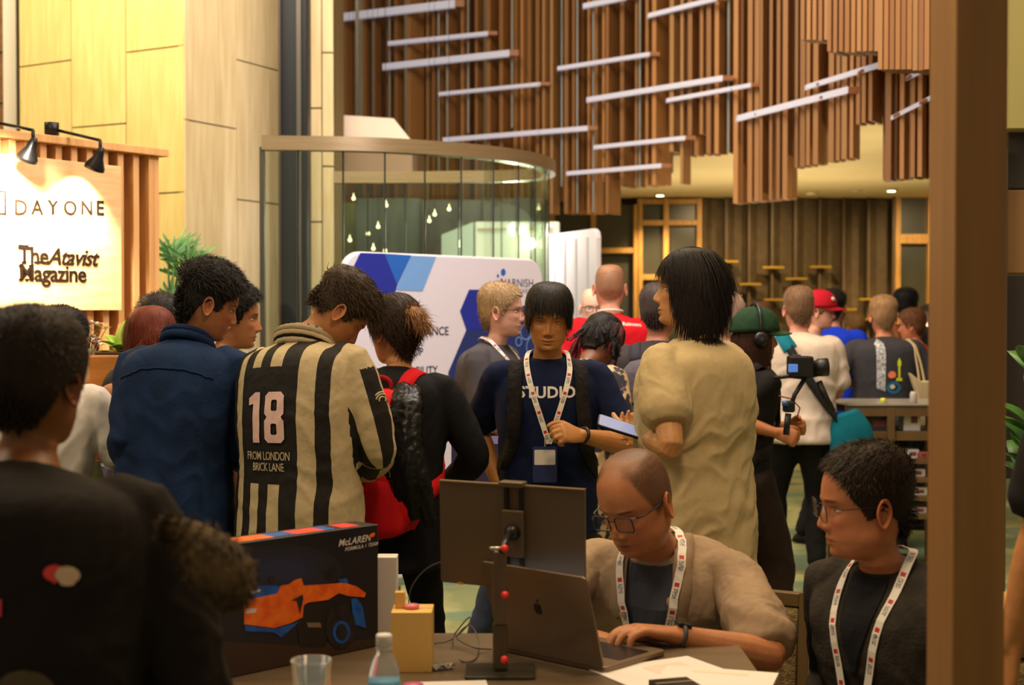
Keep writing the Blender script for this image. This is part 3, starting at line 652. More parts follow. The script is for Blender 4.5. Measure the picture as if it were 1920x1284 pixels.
# ------------------------------------------------------------------ the hall
def struct(o): o['kind'] = 'structure'; return o
m_floor = mat('carpet', C(118, 124, 84), rough=.95, col2=C(168, 164, 112), nscale=1.6, bump=.4, bscale=160, stretch=(1, .45, 1), contrast=(.42, .58))
def carpet():
    nt = m_floor.node_tree; N = nt.nodes; L = nt.links; b = N['Principled BSDF']; src = b.inputs['Base Color'].links[0].from_socket
    tc = N.new('ShaderNodeTexCoord'); mp = N.new('ShaderNodeMapping'); mp.inputs['Scale'].default_value = (.8, 1.4, 1); mp.inputs['Location'].default_value = (3, 7, 0); L.new(tc.outputs['Object'], mp.inputs[0])
    n = N.new('ShaderNodeTexNoise'); n.inputs['Scale'].default_value = 1.3; n.inputs['Detail'].default_value = 5; L.new(mp.outputs[0], n.inputs['Vector'])
    r = N.new('ShaderNodeValToRGB'); r.color_ramp.elements[0].position = .50; r.color_ramp.elements[1].position = .56; r.color_ramp.elements[0].color = (0, 0, 0, 1); r.color_ramp.elements[1].color = (.75, .75, .75, 1); L.new(n.outputs['Fac'], r.inputs[0])
    mx = N.new('ShaderNodeMix'); mx.data_type = 'RGBA'; L.new(r.outputs[0], mx.inputs[0]); L.new(src, mx.inputs[6]); mx.inputs[7].default_value = (*C(84, 112, 96), 1); L.new(mx.outputs[2], b.inputs['Base Color'])
carpet()
struct(MB().box((0, 10, -.05), (34, 26, .1)).obj('floor', m_floor))
m_plaster = mat('warm_plaster', C(196, 172, 120), rough=.8, col2=C(186, 162, 110), nscale=1)
m_frame = mat('oak_frame', C(196, 150, 78), rough=.5, col2=C(170, 122, 58), nscale=6, stretch=(8, 8, .6))
m_dglass = mat('dark_window_glass', C(58, 60, 52), rough=.35, col2=C(70, 66, 50), nscale=1, spec=.5)
m_fin = mat('dark_acoustic_panel', C(96, 80, 56), rough=.6, col2=C(84, 70, 48), nscale=9)
m_brass = mat('brass', C(205, 165, 60), rough=.35, metal=.7)
YB = 20.0
def X(px, Y): return at(px, 600, Y).x
def Zz(py, Y): return at(960, py, Y).z
ztop = Zz(370, YB)
# upper back wall behind the slats, and the wall strips round the windows
m_pale = mat('pale_upper_wall', C(205, 205, 196), rough=.8, col2=C(180, 172, 150), nscale=.5)
struct(MB().box((0, YB+1.6, 7.5), (26, .2, 8.7)).obj('wall_back', m_pale))
m_brown = mat('brown_wall', C(120, 92, 52), rough=.7, col2=C(104, 78, 42), nscale=2)
struct(MB().box((3.5, YB+.35, ztop/2), (14, .2, ztop)).obj('wall_rear', m_brown))
struct(MB().box((-5.5, YB+.35, 1.9), (8, .2, 3.8)).obj('wall_rear_left', mat('grey_green_wall', C(128, 132, 112), rough=.5, col2=C(100, 104, 88), nscale=.8)))
# soffit (low ceiling) whose edge follows the slat curtain
CURV = [(560, 16.9), (630, 16.6), (735, 16.25), (835, 15.9), (967, 15.4), (1100, 14.9), (1240, 14.2), (1382, 13.4), (1490, 12.6), (1590, 11.8), (1675, 10.95), (1745, 10.1), (1800, 9.3), (1860, 8.5)]
def yc(px): return float(np.interp(px, [c[0] for c in CURV], [c[1] for c in CURV]))
def soffit():
    pts = []; z0 = ztop
    for px in range(1000, 1861, 20): Y = yc(px)+.75; pts.append((X(px, Y), Y))
    pts += [(11, 8.4), (11, YB+.3), (pts[0][0], YB+.3)]
    return MB().prism(pts, z0, z0+.25)
struct(soffit().obj('ceiling', mat('soffit_plaster', C(232, 210, 158), rough=.85, col2=C(224, 200, 146), nscale=1)))
def fascia():
    m = MB(); pts = [(X(px, yc(px)+.8), yc(px)+.8) for px in range(1000, 1861, 40)]+[(11, 8.5)]
    for a, b in zip(pts[:-1], pts[1:]):
        m.add([(a[0], a[1], ztop+.2), (b[0], b[1], ztop+.2), (b[0], b[1], 8), (a[0], a[1], 8), (a[0], a[1]+.1, ztop+.2), (b[0], b[1]+.1, ztop+.2), (b[0], b[1]+.1, 8), (a[0], a[1]+.1, 8)], [(0, 1, 2, 3), (7, 6, 5, 4), (0, 4, 5, 1), (3, 2, 6, 7), (0, 3, 7, 4), (1, 5, 6, 2)])
    return m
struct(fascia().obj('wall_fascia', m_brown))
# recessed downlights
m_lamp = mat('lamp_glow', (1, .85, .6), emit=14, ecol=(1, .78, .45)); m_trimw = mat('lamp_trim', C(210, 195, 160), rough=.4)
for i, (px, py, dim) in enumerate(((1237, 371.5, 1), (1670, 355, 1), (1602, 356, 0), (1520, 362, 0))):
    Y = (ztop-CZ)*F/(590-py) if py < 590 else 15; Y = min(Y, 19.4); x = X(px, Y)
    r = empty('downlight', (x, Y, ztop-.02), 0, ['bright recessed downlight above the tall window left of the dark panels', 'bright recessed downlight above the right end of the dark panels', 'unlit recessed downlight above the dark panels, nearest to the bright right one', 'unlit recessed downlight half hidden above the middle of the dark panels'][i], 'light')
    MB().lathe([(.085, -.008), (.085, .02), (.055, .02), (.055, -.008)], (0, 0, 0), 20).obj('trim_ring', m_trimw, r, True)
    MB().lathe([(.0, -.012), (.052, -.010), (.052, .012), (0, .012)], (0, 0, 0), 16).obj('bulb', m_lamp if dim else m_trimw, r)
    if dim: spot('downlight_beam', (x, Y, ztop-.05), (x, Y+.15, 0), 260, (1, .72, .38), 110, .8)
for px, pw in ((1360, 110), (1500, 110), (1760, 150)): spot('wall_beam', (X(px, 18.4), 18.4, ztop-.05), (X(px, 20), 20.2, 1.0), pw*1.15, (1, .72, .38), 115, .9)
for px, Yu in ((1250, 17), (1450, 14.5), (1600, 13.2), (1560, 17), (1700, 12.5)): spot('soffit_fill', (X(px, Yu), Yu, 1.2), (X(px, Yu), Yu, 5), 115, (1, .82, .54), 150, 1, .02)  # added upward spots that brighten the soffit, no fixtures modelled
# dark vertical panels with brass pegs
def folded():
    r = empty('panel_wall', (0, 0, 0), 0, 'dark folded vertical panel screen with small brass ledges on the rear wall', 'wall panel')
    ed = [1318, 1361, 1404, 1447, 1490, 1536, 1581, 1627, 1674]
    for a, b in zip(ed[:-1], ed[1:]):
        x0, x1 = X(a, YB), X(b, YB); w = x1-x0
        MB().prism([(x0, YB+.22), (x0, YB-.0), (x0+.03, YB-.01), (x0+w*.4, YB+.10), (x1-.01, YB+.16), (x1-.01, YB+.22)], 0, ztop-.02).obj('panel', m_fin, r)
        MB().box((x1-.012, YB-.03, ztop/2), (.026, .10, ztop-.03)).obj('fin', mat_fin2, r)
    for px, py in ((1360, 491), (1403, 533), (1445, 502), (1488, 523), (1533, 501), (1447, 562), (1580, 580), (1625, 561), (1625, 598)):
        x, z = X(px, YB), Zz(py, YB); MB().box((x, YB-.12, z), (.30, .16, .026)).obj('ledge', m_brass, r)
mat_fin2 = mat('fin_edge', C(92, 74, 50), rough=.5)
folded()
# framed windows in the rear wall
def window(n, px0, px1, rows, cols, pytop=372):
    r = empty('window_%d' % n, (0, 0, 0)); r['kind'] = 'structure'; Y = YB-.02; z1 = Zz(pytop, Y)
    for i, px in enumerate(cols): MB().box((X(px, Y), Y, z1/2), (.075, .14, z1)).obj('window_frame', m_frame, r, bevel=.006)
    for py in rows:
        for a, b in zip(cols[:-1], cols[1:]): MB().box(((X(a, Y)+X(b, Y))/2, Y, Zz(py, Y)), (X(b, Y)-X(a, Y)-.07, .12, .075)).obj('window_rail', m_frame, r, bevel=.006)
    rr = [pytop]+list(rows)+[760]
    for a, b in zip(cols[:-1], cols[1:]):
        for q, w in zip(rr[:-1], rr[1:]): MB().box(((X(a, Y)+X(b, Y))/2, Y+.05, (Zz(q, Y)+max(.02, Zz(w, Y)))/2), (X(b, Y)-X(a, Y)-.05, .02, Zz(q, Y)-max(.02, Zz(w, Y)))).obj('pane', m_dglass, r)
window(1, 1030, 1192, (470,), (1035, 1112, 1192), 384)
window(2, 1192, 1316, (378, 418, 520), (1199, 1248, 1310))
window(3, 1676, 1800, (366, 444, 452), (1681, 1742, 1800), 362)
# ------------------------------------------------------------------ wooden slat curtain with light bars
m_sl = [mat('slat_wood_%d' % i, C(*a), rough=.55, col2=C(*b), nscale=5, stretch=(6, 6, .35)) for i, (a, b) in enumerate((((166, 116, 66), (140, 94, 50)), ((150, 102, 56), (124, 82, 42)), ((186, 132, 78), (160, 108, 60)), ((172, 128, 80), (140, 98, 56))))]
sl = empty('slat_screen', (0, 0, 0), 0, 'huge hanging screen of vertical brown wooden slats with stepped lower ends', 'screen')
slat_me = {}
def slat(px, Y, pyb, w, d, ang, mi, ztop_=8.2):
    if mi not in slat_me:
        me = MB().box((0, 0, .5), (1, 1, 1)).obj('slat', m_sl[mi], sl); slat_me[mi] = me.data; bpy.data.objects.remove(me)
    p = at(px, pyb, Y); o = bpy.data.objects.new('slat', slat_me[mi]); COL.objects.link(o); o.parent = sl
    o.location = p; o.scale = (w, d, ztop_-p.z); o.rotation_euler = (0, 0, ang)
def botf(px):   # stepped lower outline of the front layer
    for a, b, y0, y1 in ((560, 1150, 402, 402), (1150, 1292, 353, 345), (1292, 1376, 294, 287), (1376, 1490, 383, 373), (1490, 1606, 317, 297), (1606, 1662, 236, 226), (1662, 1900, 340, 318)):
        if a <= px < b: return y0+(y1-y0)*(px-a)/(b-a)
    return 402
rs = random.Random(5)
px = 612.0; k = 0
while px < 1800:
    Y = yc(px); seg = rs.random(); dens = 11.5+3*rs.random()+(4 if px < 800 else 0)
    slope = (yc(px+15)-yc(px-15))/(X(px+15, yc(px+15))-X(px-15, yc(px-15))); 
    ang = math.radians(-28 if px < 1100 else -34)+rs.uniform(-.06, .06)
    b = botf(px)
    if rs.random() < .14 and px < 1370: b -= rs.choice((38, 55, 60)) if px > 1030 else 0
    slat(px, Y+rs.choice((0, 0, .14, -.06)), b, rs.choice((.028, .032, .045)), .13+.15*rs.random()**2, ang, rs.choice((0, 0, 1, 1, 2, 3)))
    if rs.random() < .30: px += 9+6*rs.random()
    px += dens; k += 1
# back layer, set deeper, leaving narrow slits of pale wall
px = 618.0
while px < 1790:
    Y = yc(px)+.42; b = botf(px)-rs.choice((0, 0, 0, 24))
    if b < 230: b = 232
    slat(px, Y, b, .030, .17, math.radians(-24), rs.choice((0, 1, 1)))
    px += rs.choice((13, 15, 18, 30)) if px < 1280 else 14.5
m_slit = mat('backlit_gap_strip', C(150, 156, 158), rough=.5, col2=C(120, 124, 120), nscale=2, stretch=(1, 1, .5))  # pale coloured strips stand in for backlit gaps between the slats
for px, y1 in ((671, 218), (700, 218), (731, 224), (823, 330), (839, 330), (878, 250), (1053, 350), (1082, 400), (1112, 398), (1199, 352), (1365, 286), (960, 240)):
    Y = yc(px)-.12; q = at(px, y1, Y); MB().box((q.x, Y, (q.z+8)/2), (.014, .05, 8-q.z)).obj('backlit_gap_strip', m_slit, sl)
# nearer stepped blocks at the upper right
for a, b, yb0, dy in ((1516, 1578, 78, -1.5), (1566, 1600, 100, -1.6), (1600, 1664, 100, -1.7), (1662, 1760, 134, -1.75)):
    px = a
    while px < b:
        slat(px, yc(px)+dy, yb0+rs.choice((0, 0, 2)), .030, .2, math.radians(-38), rs.choice((0, 1, 1, 3))); px += 11
m_bar = mat('light_bar_diffuser', C(196, 192, 208), rough=.4, emit=.22, ecol=(.74, .76, .95)); m_end = mat('bar_end_cap', C(150, 96, 60), rough=.5)
bars = [((560, 41), (853, 6), 13), ((727, 81), (915, 62), 7), ((717, 125), (955, 99), 11), ((822, 176), (1013, 157), 6), ((1045, 128), (1218, 101), 7), ((830, 262), (1102, 240), 8), ((1113, 276), (1285, 258), 7),
 ((1062, 325), (1240, 310), 7), ((1100, 187), (1355, 146), 9), ((1250, 188), (1408, 159), 7), ((1215, 29), (1345, -4), 8), ((1093, 11), (1175, -6), 9), ((1382, 222), (1590, 168), 11), ((1512, 163), (1652, 120), 9), ((1675, 219), (1760, 176), 8), ((1703, 145), (1760, 118), 8)]
bar_lab = ['topmost pale light bar crossing the slats from the stone column', 'short thin light bar just under the topmost one at the left', 'thick pale light bar at upper left of the slats, third from the top', 'thin light bar in the left half, below the thick one', 'thin light bar near top centre of the slats', 'long light bar just above the curved glass rail', 'thin light bar right of the glass rail end, the upper of two', 'lowest thin light bar of the slat screen', 'long bright light bar in the centre of the slats', 'bluish light bar just below right of the long central one', 'bluish light bar cut by the top edge, right of centre', 'short bluish light bar cut by the top edge, centre', 'thick light bar rising over the deepest hanging block of slats', 'light bar just above the rising thick one at the right', 'light bar by the right post, lower of two', 'light bar by the right post, upper of two']
for (a, b, th), lb in zip(bars, bar_lab):
    n = 6; A = []
    for i in range(n+1):
        t = i/n; px = a[0]+(b[0]-a[0])*t; py = a[1]+(b[1]-a[1])*t; A.append(at(px, py, yc(px)-.30))
    z0 = sum(p.z for p in A)/len(A); hgt = th/F*yc(a[0])
    r = empty('light_bar', A[0], 0, lb, 'light', 'light bars on the slat screen'); m = MB()
    for i in range(n):
        p, q = A[i]-A[0], A[i+1]-A[0]; m.add([(p.x, p.y, p.z-hgt/2), (q.x, q.y, q.z-hgt/2), (q.x, q.y, q.z+hgt/2), (p.x, p.y, p.z+hgt/2), (p.x, p.y+.07, p.z-hgt/2), (q.x, q.y+.07, q.z-hgt/2), (q.x, q.y+.07, q.z+hgt/2), (p.x, p.y+.07, p.z+hgt/2)], [(0, 1, 2, 3), (7, 6, 5, 4), (0, 4, 5, 1), (3, 2, 6, 7), (0, 3, 7, 4), (1, 5, 6, 2)])
    m.obj('diffuser', m_bar, r)
    e = A[-1]-A[0]; MB().box((e.x+.05, e.y+.03, e.z), (.10, .07, hgt*.9)).obj('end_cap', m_end, r)
    for t in (.2, .8):
        q = A[0].lerp(A[-1], t)-A[0]; MB().box((q.x, q.y+.13, q.z), (.02, .14, .02)).obj('bracket', m_end, r)
# ------------------------------------------------------------------ stone column (two faces meeting at px 347) and neighbours
m_ylw = mat('stone_face_lit_yellow', C(214, 190, 124), rough=.38, col2=C(202, 176, 108), nscale=5, stretch=(5, 5, .5)); m_bge = mat('stone_face_beige', C(212, 194, 160), rough=.42, col2=C(196, 176, 140), nscale=4, stretch=(5, 5, .45))  # yellow light on the left faces is painted into their stone colour
m_jt = mat('stone_joint', C(120, 100, 62), rough=.9)
col_ = empty('stone_column', (0, 0, 0), 0, 'broad angular column clad in tall beige stone panels, the left faces coloured as if lit yellow', 'column')
CP = [(40, 11.85), (137, 11.52), (239, 11.25), (347, 10.95), (445, 11.52), (523, 12.05)]
P2 = [(X(a, b), b) for a, b in CP]
core = [(x, y+.05) for x, y in P2]+[(P2[-1][0], 13.2), (P2[0][0], 13.2)]
MB().prism(core, 0, 8).obj('core', m_jt, col_)
joints = [[124], [239], [99, 360], [223], [111, 373], []]
jp = [[(40, 124), (137, 113)], [(137, 239), (239, 232)], [(239, 99), (347, 86)], [(347, 223), (445, 242)], [(445, 111), (523, 133)]]
jz = [[Zz(120, 11.7)], [Zz(236, 11.4)], [Zz(92, 11.1), Zz(363, 11.1)], [Zz(232, 11.2)], [Zz(121, 11.75), Zz(378, 11.75)]]
for i in range(5):
    (x0, y0), (x1, y1) = P2[i], P2[i+1]; d = Vector((x1-x0, y1-y0, 0)); L_ = d.length; d.normalize(); nrm = Vector((d.y, -d.x, 0)); zs = [0]+sorted(jz[i])+[8]
    for a, b in zip(zs[:-1], zs[1:]):
        M = basis((x0, y0, 0), d, (0, 0, 1)); g = .006
        MB().prism([(g, a+g), (L_-g, a+g), (L_-g, b-g), (g, b-g)], -.055, .004, M).obj('stone_panel', m_ylw if i < 3 else m_bge, col_)
struct(MB().box((X(20, 12.6)-1.18, 12.8, 4), (2.5, .3, 8)).obj('wall_left', mat('walnut_wall', C(134, 90, 40), rough=.6, col2=C(112, 70, 28), nscale=4, stretch=(.6, 1, 5))))
MB().box((X(29, 12.2), 12.2, 4), (.11, .2, 8)).obj('corner_post', mat('pale_post', C(190, 176, 156), rough=.5), col_)
for z in (Zz(93, 12.6), Zz(189, 12.6)): MB().box((X(9, 12.6)-.4, 12.64, z), (1.3, .02, .02)).obj('trim_1', m_jt)['kind'] = 'structure'
# dark steel column and the second stone column behind the glass
m_steel = mat('dark_steel', C(26, 28, 33), rough=.4, metal=.1, spec=.3); m_steel2 = mat('steel_strip', C(80, 76, 68), rough=.35, metal=.4)
dk = empty('steel_column', (0, 0, 0), 0, 'dark steel column rising beside the beige stone column', 'column')
Yd = 11.3; xa, xb = X(525, Yd), X(577, Yd)
MB().box(((xa+xb)/2, Yd+.12, 4), (xb-xa, .22, 8)).obj('shaft', m_steel, dk, bevel=.01)
MB().box((X(562, Yd), Yd-.005, 4), (.035, .03, 8)).obj('strip', m_steel2, dk)
MB().box((X(527, Yd), Yd-.01, 4), (.02, .06, 8)).obj('edge_strip', mat('edge_dark', C(46, 30, 24), rough=.5), dk)
sc2 = empty('stone_pier', (0, 0, 0), 0, 'narrow beige stone pier with level joints, right of the dark steel column', 'column')
Ye = 12.0; xa, xm, xb = X(577, Ye), X(605, Ye), X(627, Ye)
MB().box(((xa+xb)/2, Ye+.4, 4), (xb-xa-.01, .7, 8)).obj('core', m_jt, sc2)
for (u, v, zs) in ((xa, xm, [0, Zz(416, Ye), Zz(203, Ye), 8]), (xm, xb, [0, Zz(540, Ye), Zz(312, Ye), Zz(99, Ye), 8])):
    for a, b in zip(zs[:-1], zs[1:]): MB().box(((u+v)/2, Ye+.04, (a+b)/2), (v-u-.010, .1, b-a-.014)).obj('stone_panel', m_bge, sc2)
# pale canopy block behind the rail
cb = empty('ceiling_box', (0, 0, 0), 0, 'pale pinkish boxed soffit with a sloped right end above the glass rail', 'ceiling box')
Yp = 12.9; pts = [at(600, 213, Yp), at(738, 222, Yp), at(770, 262, Yp), at(600, 262, Yp)]
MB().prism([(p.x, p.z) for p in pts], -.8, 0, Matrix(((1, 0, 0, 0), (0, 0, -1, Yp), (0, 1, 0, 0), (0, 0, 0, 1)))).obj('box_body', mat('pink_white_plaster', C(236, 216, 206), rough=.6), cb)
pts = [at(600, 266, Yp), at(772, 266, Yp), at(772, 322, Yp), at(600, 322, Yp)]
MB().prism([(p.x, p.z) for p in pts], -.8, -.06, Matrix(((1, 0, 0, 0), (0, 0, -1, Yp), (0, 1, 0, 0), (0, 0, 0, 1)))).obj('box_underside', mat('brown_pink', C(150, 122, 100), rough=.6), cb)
MB().box((at(660, 300, Yp).x, Yp+.45, 4.6), (.03, .03, 2.6)).obj('hanger', m_steel2, cb)
# ------------------------------------------------------------------ curved glass enclosure
m_rail = mat('brushed_rail', C(150, 130, 98), rough=.38, metal=.45, col2=C(138, 118, 88), nscale=3, stretch=(1, 1, 30))
m_glass = mat('clear_glass', C(236, 246, 238), rough=.02, trans=1, ior=1.12, alpha=1)
def glassmat():
    m = bpy.data.materials.new('sheet_glass'); m.use_nodes = True; N = m.node_tree.nodes; L = m.node_tree.links; N.clear()
    o = N.new('ShaderNodeOutputMaterial'); t = N.new('ShaderNodeBsdfTransparent'); t.inputs[0].default_value = (*C(247, 251, 247), 1); g = N.new('ShaderNodeBsdfGlossy'); g.inputs['Roughness'].default_value = .03; g.inputs[0].default_value = (.85, 1, .92, 1)
    f = N.new('ShaderNodeFresnel'); f.inputs[0].default_value = 1.5; mx = N.new('ShaderNodeMixShader'); ad = N.new('ShaderNodeMath'); ad.operation = 'ADD'; ad.inputs[1].default_value = .06
    hf = N.new('ShaderNodeMath'); hf.operation = 'MULTIPLY'; hf.inputs[1].default_value = .45; L.new(f.outputs[0], hf.inputs[0]); ad.inputs[1].default_value = .015; L.new(hf.outputs[0], ad.inputs[0]); L.new(ad.outputs[0], mx.inputs[0]); L.new(t.outputs[0], mx.inputs[1]); L.new(g.outputs[0], mx.inputs[2]); L.new(mx.outputs[0], o.inputs[0]); return m
m_sheet = glassmat()
RP = [(493, 9.0), (560, 9.02), (644, 9.05), (722, 9.12), (797, 9.25), (865, 9.40), (925, 9.58), (972, 9.80), (1003, 10.02), (1022, 10.28), (1029, 10.55), (1022, 10.82), (995, 11.02), (940, 11.15), (860, 11.2), (760, 11.25), (690, 11.25), (627, 11.25)]
RW = [Vector((X(a, b), b, 0)) for a, b in RP]; RS = [Vector(q) for q in crs([list(v) for v in RW], 4)]
zr0, zr1 = Zz(282, 9.0), Zz(255.5, 9.0)
ge = empty('glass_enclosure', (RW[0].x, RW[0].y, 0), 0, 'curved frameless glass enclosure with a broad brushed metal top rail', 'glass enclosure'); off = Vector((RW[0].x, RW[0].y, 0))
def wallstrip(pts, z0, z1, th):
    m = MB(); n = len(pts); V = []
    for i, p in enumerate(pts):
        t = (pts[min(i+1, n-1)]-pts[max(i-1, 0)]).normalized(); nn = Vector((t.y, -t.x, 0))*th/2
        for q in (p-nn, p+nn):
            for z in (z0, z1): V.append((q.x-off.x, q.y-off.y, z))
    Fc = []
    for i in range(n-1):
        a, b = i*4, (i+1)*4; Fc += [(a+2, b+2, b+3, a+3), (b, a, a+1, b+1), (a+1, a+3, b+3, b+1), (a+2, a, b, b+2)]
    Fc += [(0, 2, 3, 1), (n*4-4, n*4-3, n*4-1, n*4-2)]
    m.v = [Vector(v) for v in V]; m.f = Fc; return m
wallstrip(RS, zr0, zr1, .10).obj('top_rail', m_rail, ge, True).modifiers.new('e', 'EDGE_SPLIT')
for i in range(len(RW)-1):
    seg = RS[i*4:(i+1)*4+1]; d0 = (seg[1]-seg[0]).normalized()*.006; d1 = (seg[-1]-seg[-2]).normalized()*.006; seg = [seg[0]+d0]+seg[1:-1]+[seg[-1]-d1]
    o = wallstrip(seg, .06, zr0-.002, .012); 
    # single sheet: keep only the outer face for clean see-through
    o.obj('glass_pane', m_sheet, ge, True).modifiers.new('e', 'EDGE_SPLIT')
    if i: p = RW[i]-off; MB().box((p.x, p.y, zr0/2), (.010, .016, zr0)).obj('seam', m_steel, ge)
p = RW[0]-off; MB().box((p.x, p.y, zr0/2+.02), (.03, .05, zr0)).obj('end_post', m_steel2, ge)
wallstrip(RS, 0, .08, .08).obj('bottom_channel', m_rail, ge)
# what stands inside / behind the glass: pale kiosk and dark screens
kz = empty('white_kiosk', (0, 0, 0), 0, 'white box kiosk standing behind the curved glass, lit by a bright bulb', 'kiosk')
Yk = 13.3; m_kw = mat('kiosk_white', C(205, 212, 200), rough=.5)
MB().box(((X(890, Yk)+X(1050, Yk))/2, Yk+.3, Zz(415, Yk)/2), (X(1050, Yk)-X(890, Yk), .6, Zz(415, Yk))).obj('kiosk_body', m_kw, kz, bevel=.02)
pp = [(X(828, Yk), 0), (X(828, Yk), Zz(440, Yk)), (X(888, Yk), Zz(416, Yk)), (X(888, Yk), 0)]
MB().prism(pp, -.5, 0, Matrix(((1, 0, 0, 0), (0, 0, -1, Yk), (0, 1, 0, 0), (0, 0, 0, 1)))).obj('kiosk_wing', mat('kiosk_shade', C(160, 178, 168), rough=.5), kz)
MB().box(((X(896, Yk)+X(1020, Yk))/2, Yk-.02, Zz(430, Yk)), (X(1020, Yk)-X(896, Yk), .03, .02)).obj('kiosk_trim', mat('kiosk_line', C(170, 150, 120)), kz)
MB().lathe([(0, -.05), (.045, -.03), (.055, 0), (.04, .04), (0, .05)], tuple(at(995, 457, Yk-.1)), 14).obj('bulb', mat('hot_bulb', (1, .9, .7), emit=30, ecol=(1, .88, .62)), kz, True)
pl_ = bpy.data.lights.new('kiosk_fill', 'POINT'); pl_.energy = 45; pl_.color = (1, .9, .72); pl_.shadow_soft_size = .06; po_ = bpy.data.objects.new('kiosk_fill', pl_); COL.objects.link(po_); po_.location = at(960, 430, 12.2)  # added fill in front of the bulb, brightens the space behind the glass
for px0, px1, py0, py1, Yy, c, lb in ((622, 668, 380, 700, 16.0, (176, 180, 112), 'olive panel seen through the glass beside the stone pier'), (668, 790, 372, 700, 15.4, (128, 140, 130), 'grey display wall seen through the glass, left part'), (790, 905, 375, 700, 15.2, (110, 112, 106), 'dark grey display wall seen through the glass, centre'), (905, 1015, 372, 560, 15.0, (104, 100, 90), 'dark display wall seen through the glass above the white kiosk')):
    r = empty('display_panel', (0, Yy, 0), 0, lb, 'display panel'); a, b = X(px0, Yy), X(px1, Yy); z1 = Zz(py0, Yy)
    MB().box(((a+b)/2, 0, z1/2), (b-a, .12, z1)).obj('panel_face', mat('disp_%d' % px0, C(*c), rough=.4, col2=C(*[int(q*.8) for q in c]), nscale=2, stretch=(3, 1, .6)), r, bevel=.01)
    MB().box(((a+b)/2, -.02, .05), (b-a+.06, .25, .1)).obj('panel_foot', m_steel2, r)
rgl = random.Random(9); m_fairy = mat('fairy_bulb', (1, .85, .5), emit=4, ecol=(1, .80, .42))
fl = ((724, 385), (842, 392), (805, 414), (815, 402), (709, 425), (690, 438), (656, 450), (663, 372), (700, 466), (1010, 391), (722, 470))
for i, (px, py) in enumerate(fl):
    p = at(px, py, 13.6 if px > 640 else 11.9); r = MB().lathe([(0, -.018), (.014, -.012), (.018, 0), (.013, .014), (.005, .020), (.003, .05), (0, .05)], (0, 0, 0), 10).obj('fairy_bulb', m_fairy, None, True); r.location = p
    MB().tube([(0, 0, .06), (0, 0, 8-p.z)], .0015, 4).obj('cord', m_steel, r)
    tag(r, 'small warm pendant bulb hanging on a thin cord behind the glass', 'light', 'tiny pendant bulbs behind the glass')
# ------------------------------------------------------------------ wooden booth with the sign (left)
m_ply = mat('booth_wood', C(222, 172, 112), rough=.5, col2=C(206, 152, 92), nscale=3, stretch=(7, 7, .5)); m_ply2 = mat('sign_ply', C(238, 200, 148), rough=.45, col2=C(226, 182, 126), nscale=6, stretch=(.5, 1, 7), spec=.3)
m_gold = mat('dark_gold_lettering', C(34, 20, 8), rough=.9, spec=.1)
bo = empty('booth', (0, 0, 0), 0, 'light wooden exhibition booth with slatted screen and top beam', 'booth')
def BY(px): return 7.0-(318-px)/318*.75
zT = Zz(286, 7.0); zB2 = Zz(302, 7.0)
A_ = Vector((X(-140, BY(-140)), BY(-140), 0)); B_ = Vector((X(316, 7.0), 7.0, 0)); D_ = (B_-A_).normalized(); L_ = (B_-A_).length; MBo = basis(A_, D_, (0, 0, 1))   # local x along the booth, y up, z towards us (+)
zsgn = 1 if (MBo.to_3x3() @ Vector((0, 0, 1))).y < 0 else -1
def bx_(px):  # booth-local x for a pixel column
    lo, hi = -.6, L_*1.1
    for _ in range(40):
        mid = (lo+hi)/2; q = MBo @ Vector((mid, 2, .09*zsgn)); v = 960+q.x/q.y*F
        if v < px: lo = mid
        else: hi = mid
    return lo
zsgn = 1 if (MBo.to_3x3() @ Vector((0, 0, 1))).y < 0 else -1
def bb(name, x0, x1, z0, z1, d0, d1, m, bev=.003): return MB().add(*boxpts(x0, x1, z0, z1, d0*zsgn, d1*zsgn), MBo).obj(name, m, bo, bevel=bev)
def boxpts(x0, x1, y0, y1, z0, z1):
    V = [(x, y, z) for x in (x0, x1) for y in (y0, y1) for z in (z0, z1)]; return V, [(0, 1, 3, 2), (4, 6, 7, 5), (0, 4, 5, 1), (2, 3, 7, 6), (0, 2, 6, 4), (1, 5, 7, 3)]
bb('top_beam', 0, bx_(316), zT-.035, zT, -.16, .10, m_ply)
for px in list(range(-120, 305, 29)): bb('slat', bx_(px), bx_(px)+.035, .02, zT-.036, -.13, .07, m_ply)
bb('slat', bx_(292), bx_(305), .02, zT-.036, -.13, .07, m_ply)
bb('back_board', 0, bx_(300), .02, zT-.3, -.17, -.14, mat('booth_back', C(186, 138, 84), rough=.6), 0)
sg = empty('sign_board', (0, 0, 0), 0, 'brightly lit plywood sign board reading DAYONE and The Atavist Magazine', 'sign')
zs1, zs0 = Zz(318, BY(228)), Zz(582, BY(228)); xs1 = bx_(226)
MB().add(*boxpts(0, xs1, zs0, zs1, .072*zsgn, .10*zsgn), MBo).obj('board', m_ply2, sg, bevel=.002)
def onb(px, z, d=.101): q = MBo @ Vector((bx_(px), z, d*zsgn)); return basis(q, D_, (0, 0, 1))
zz_ = lambda px, py: Zz(py, BY(px))
text_obj('lettering', 'D', onb(24, zz_(24, 406)), .095, m_gold, sg, bold=.006, extrude=.003)
for ch, px in zip('AYONE', (57, 88, 117, 149, 178)): text_obj('lettering', ch, onb(px, zz_(px, 406-(px-24)*.0)), .092, m_gold, sg, bold=.006 if ch != 'E' else .014, extrude=.003)
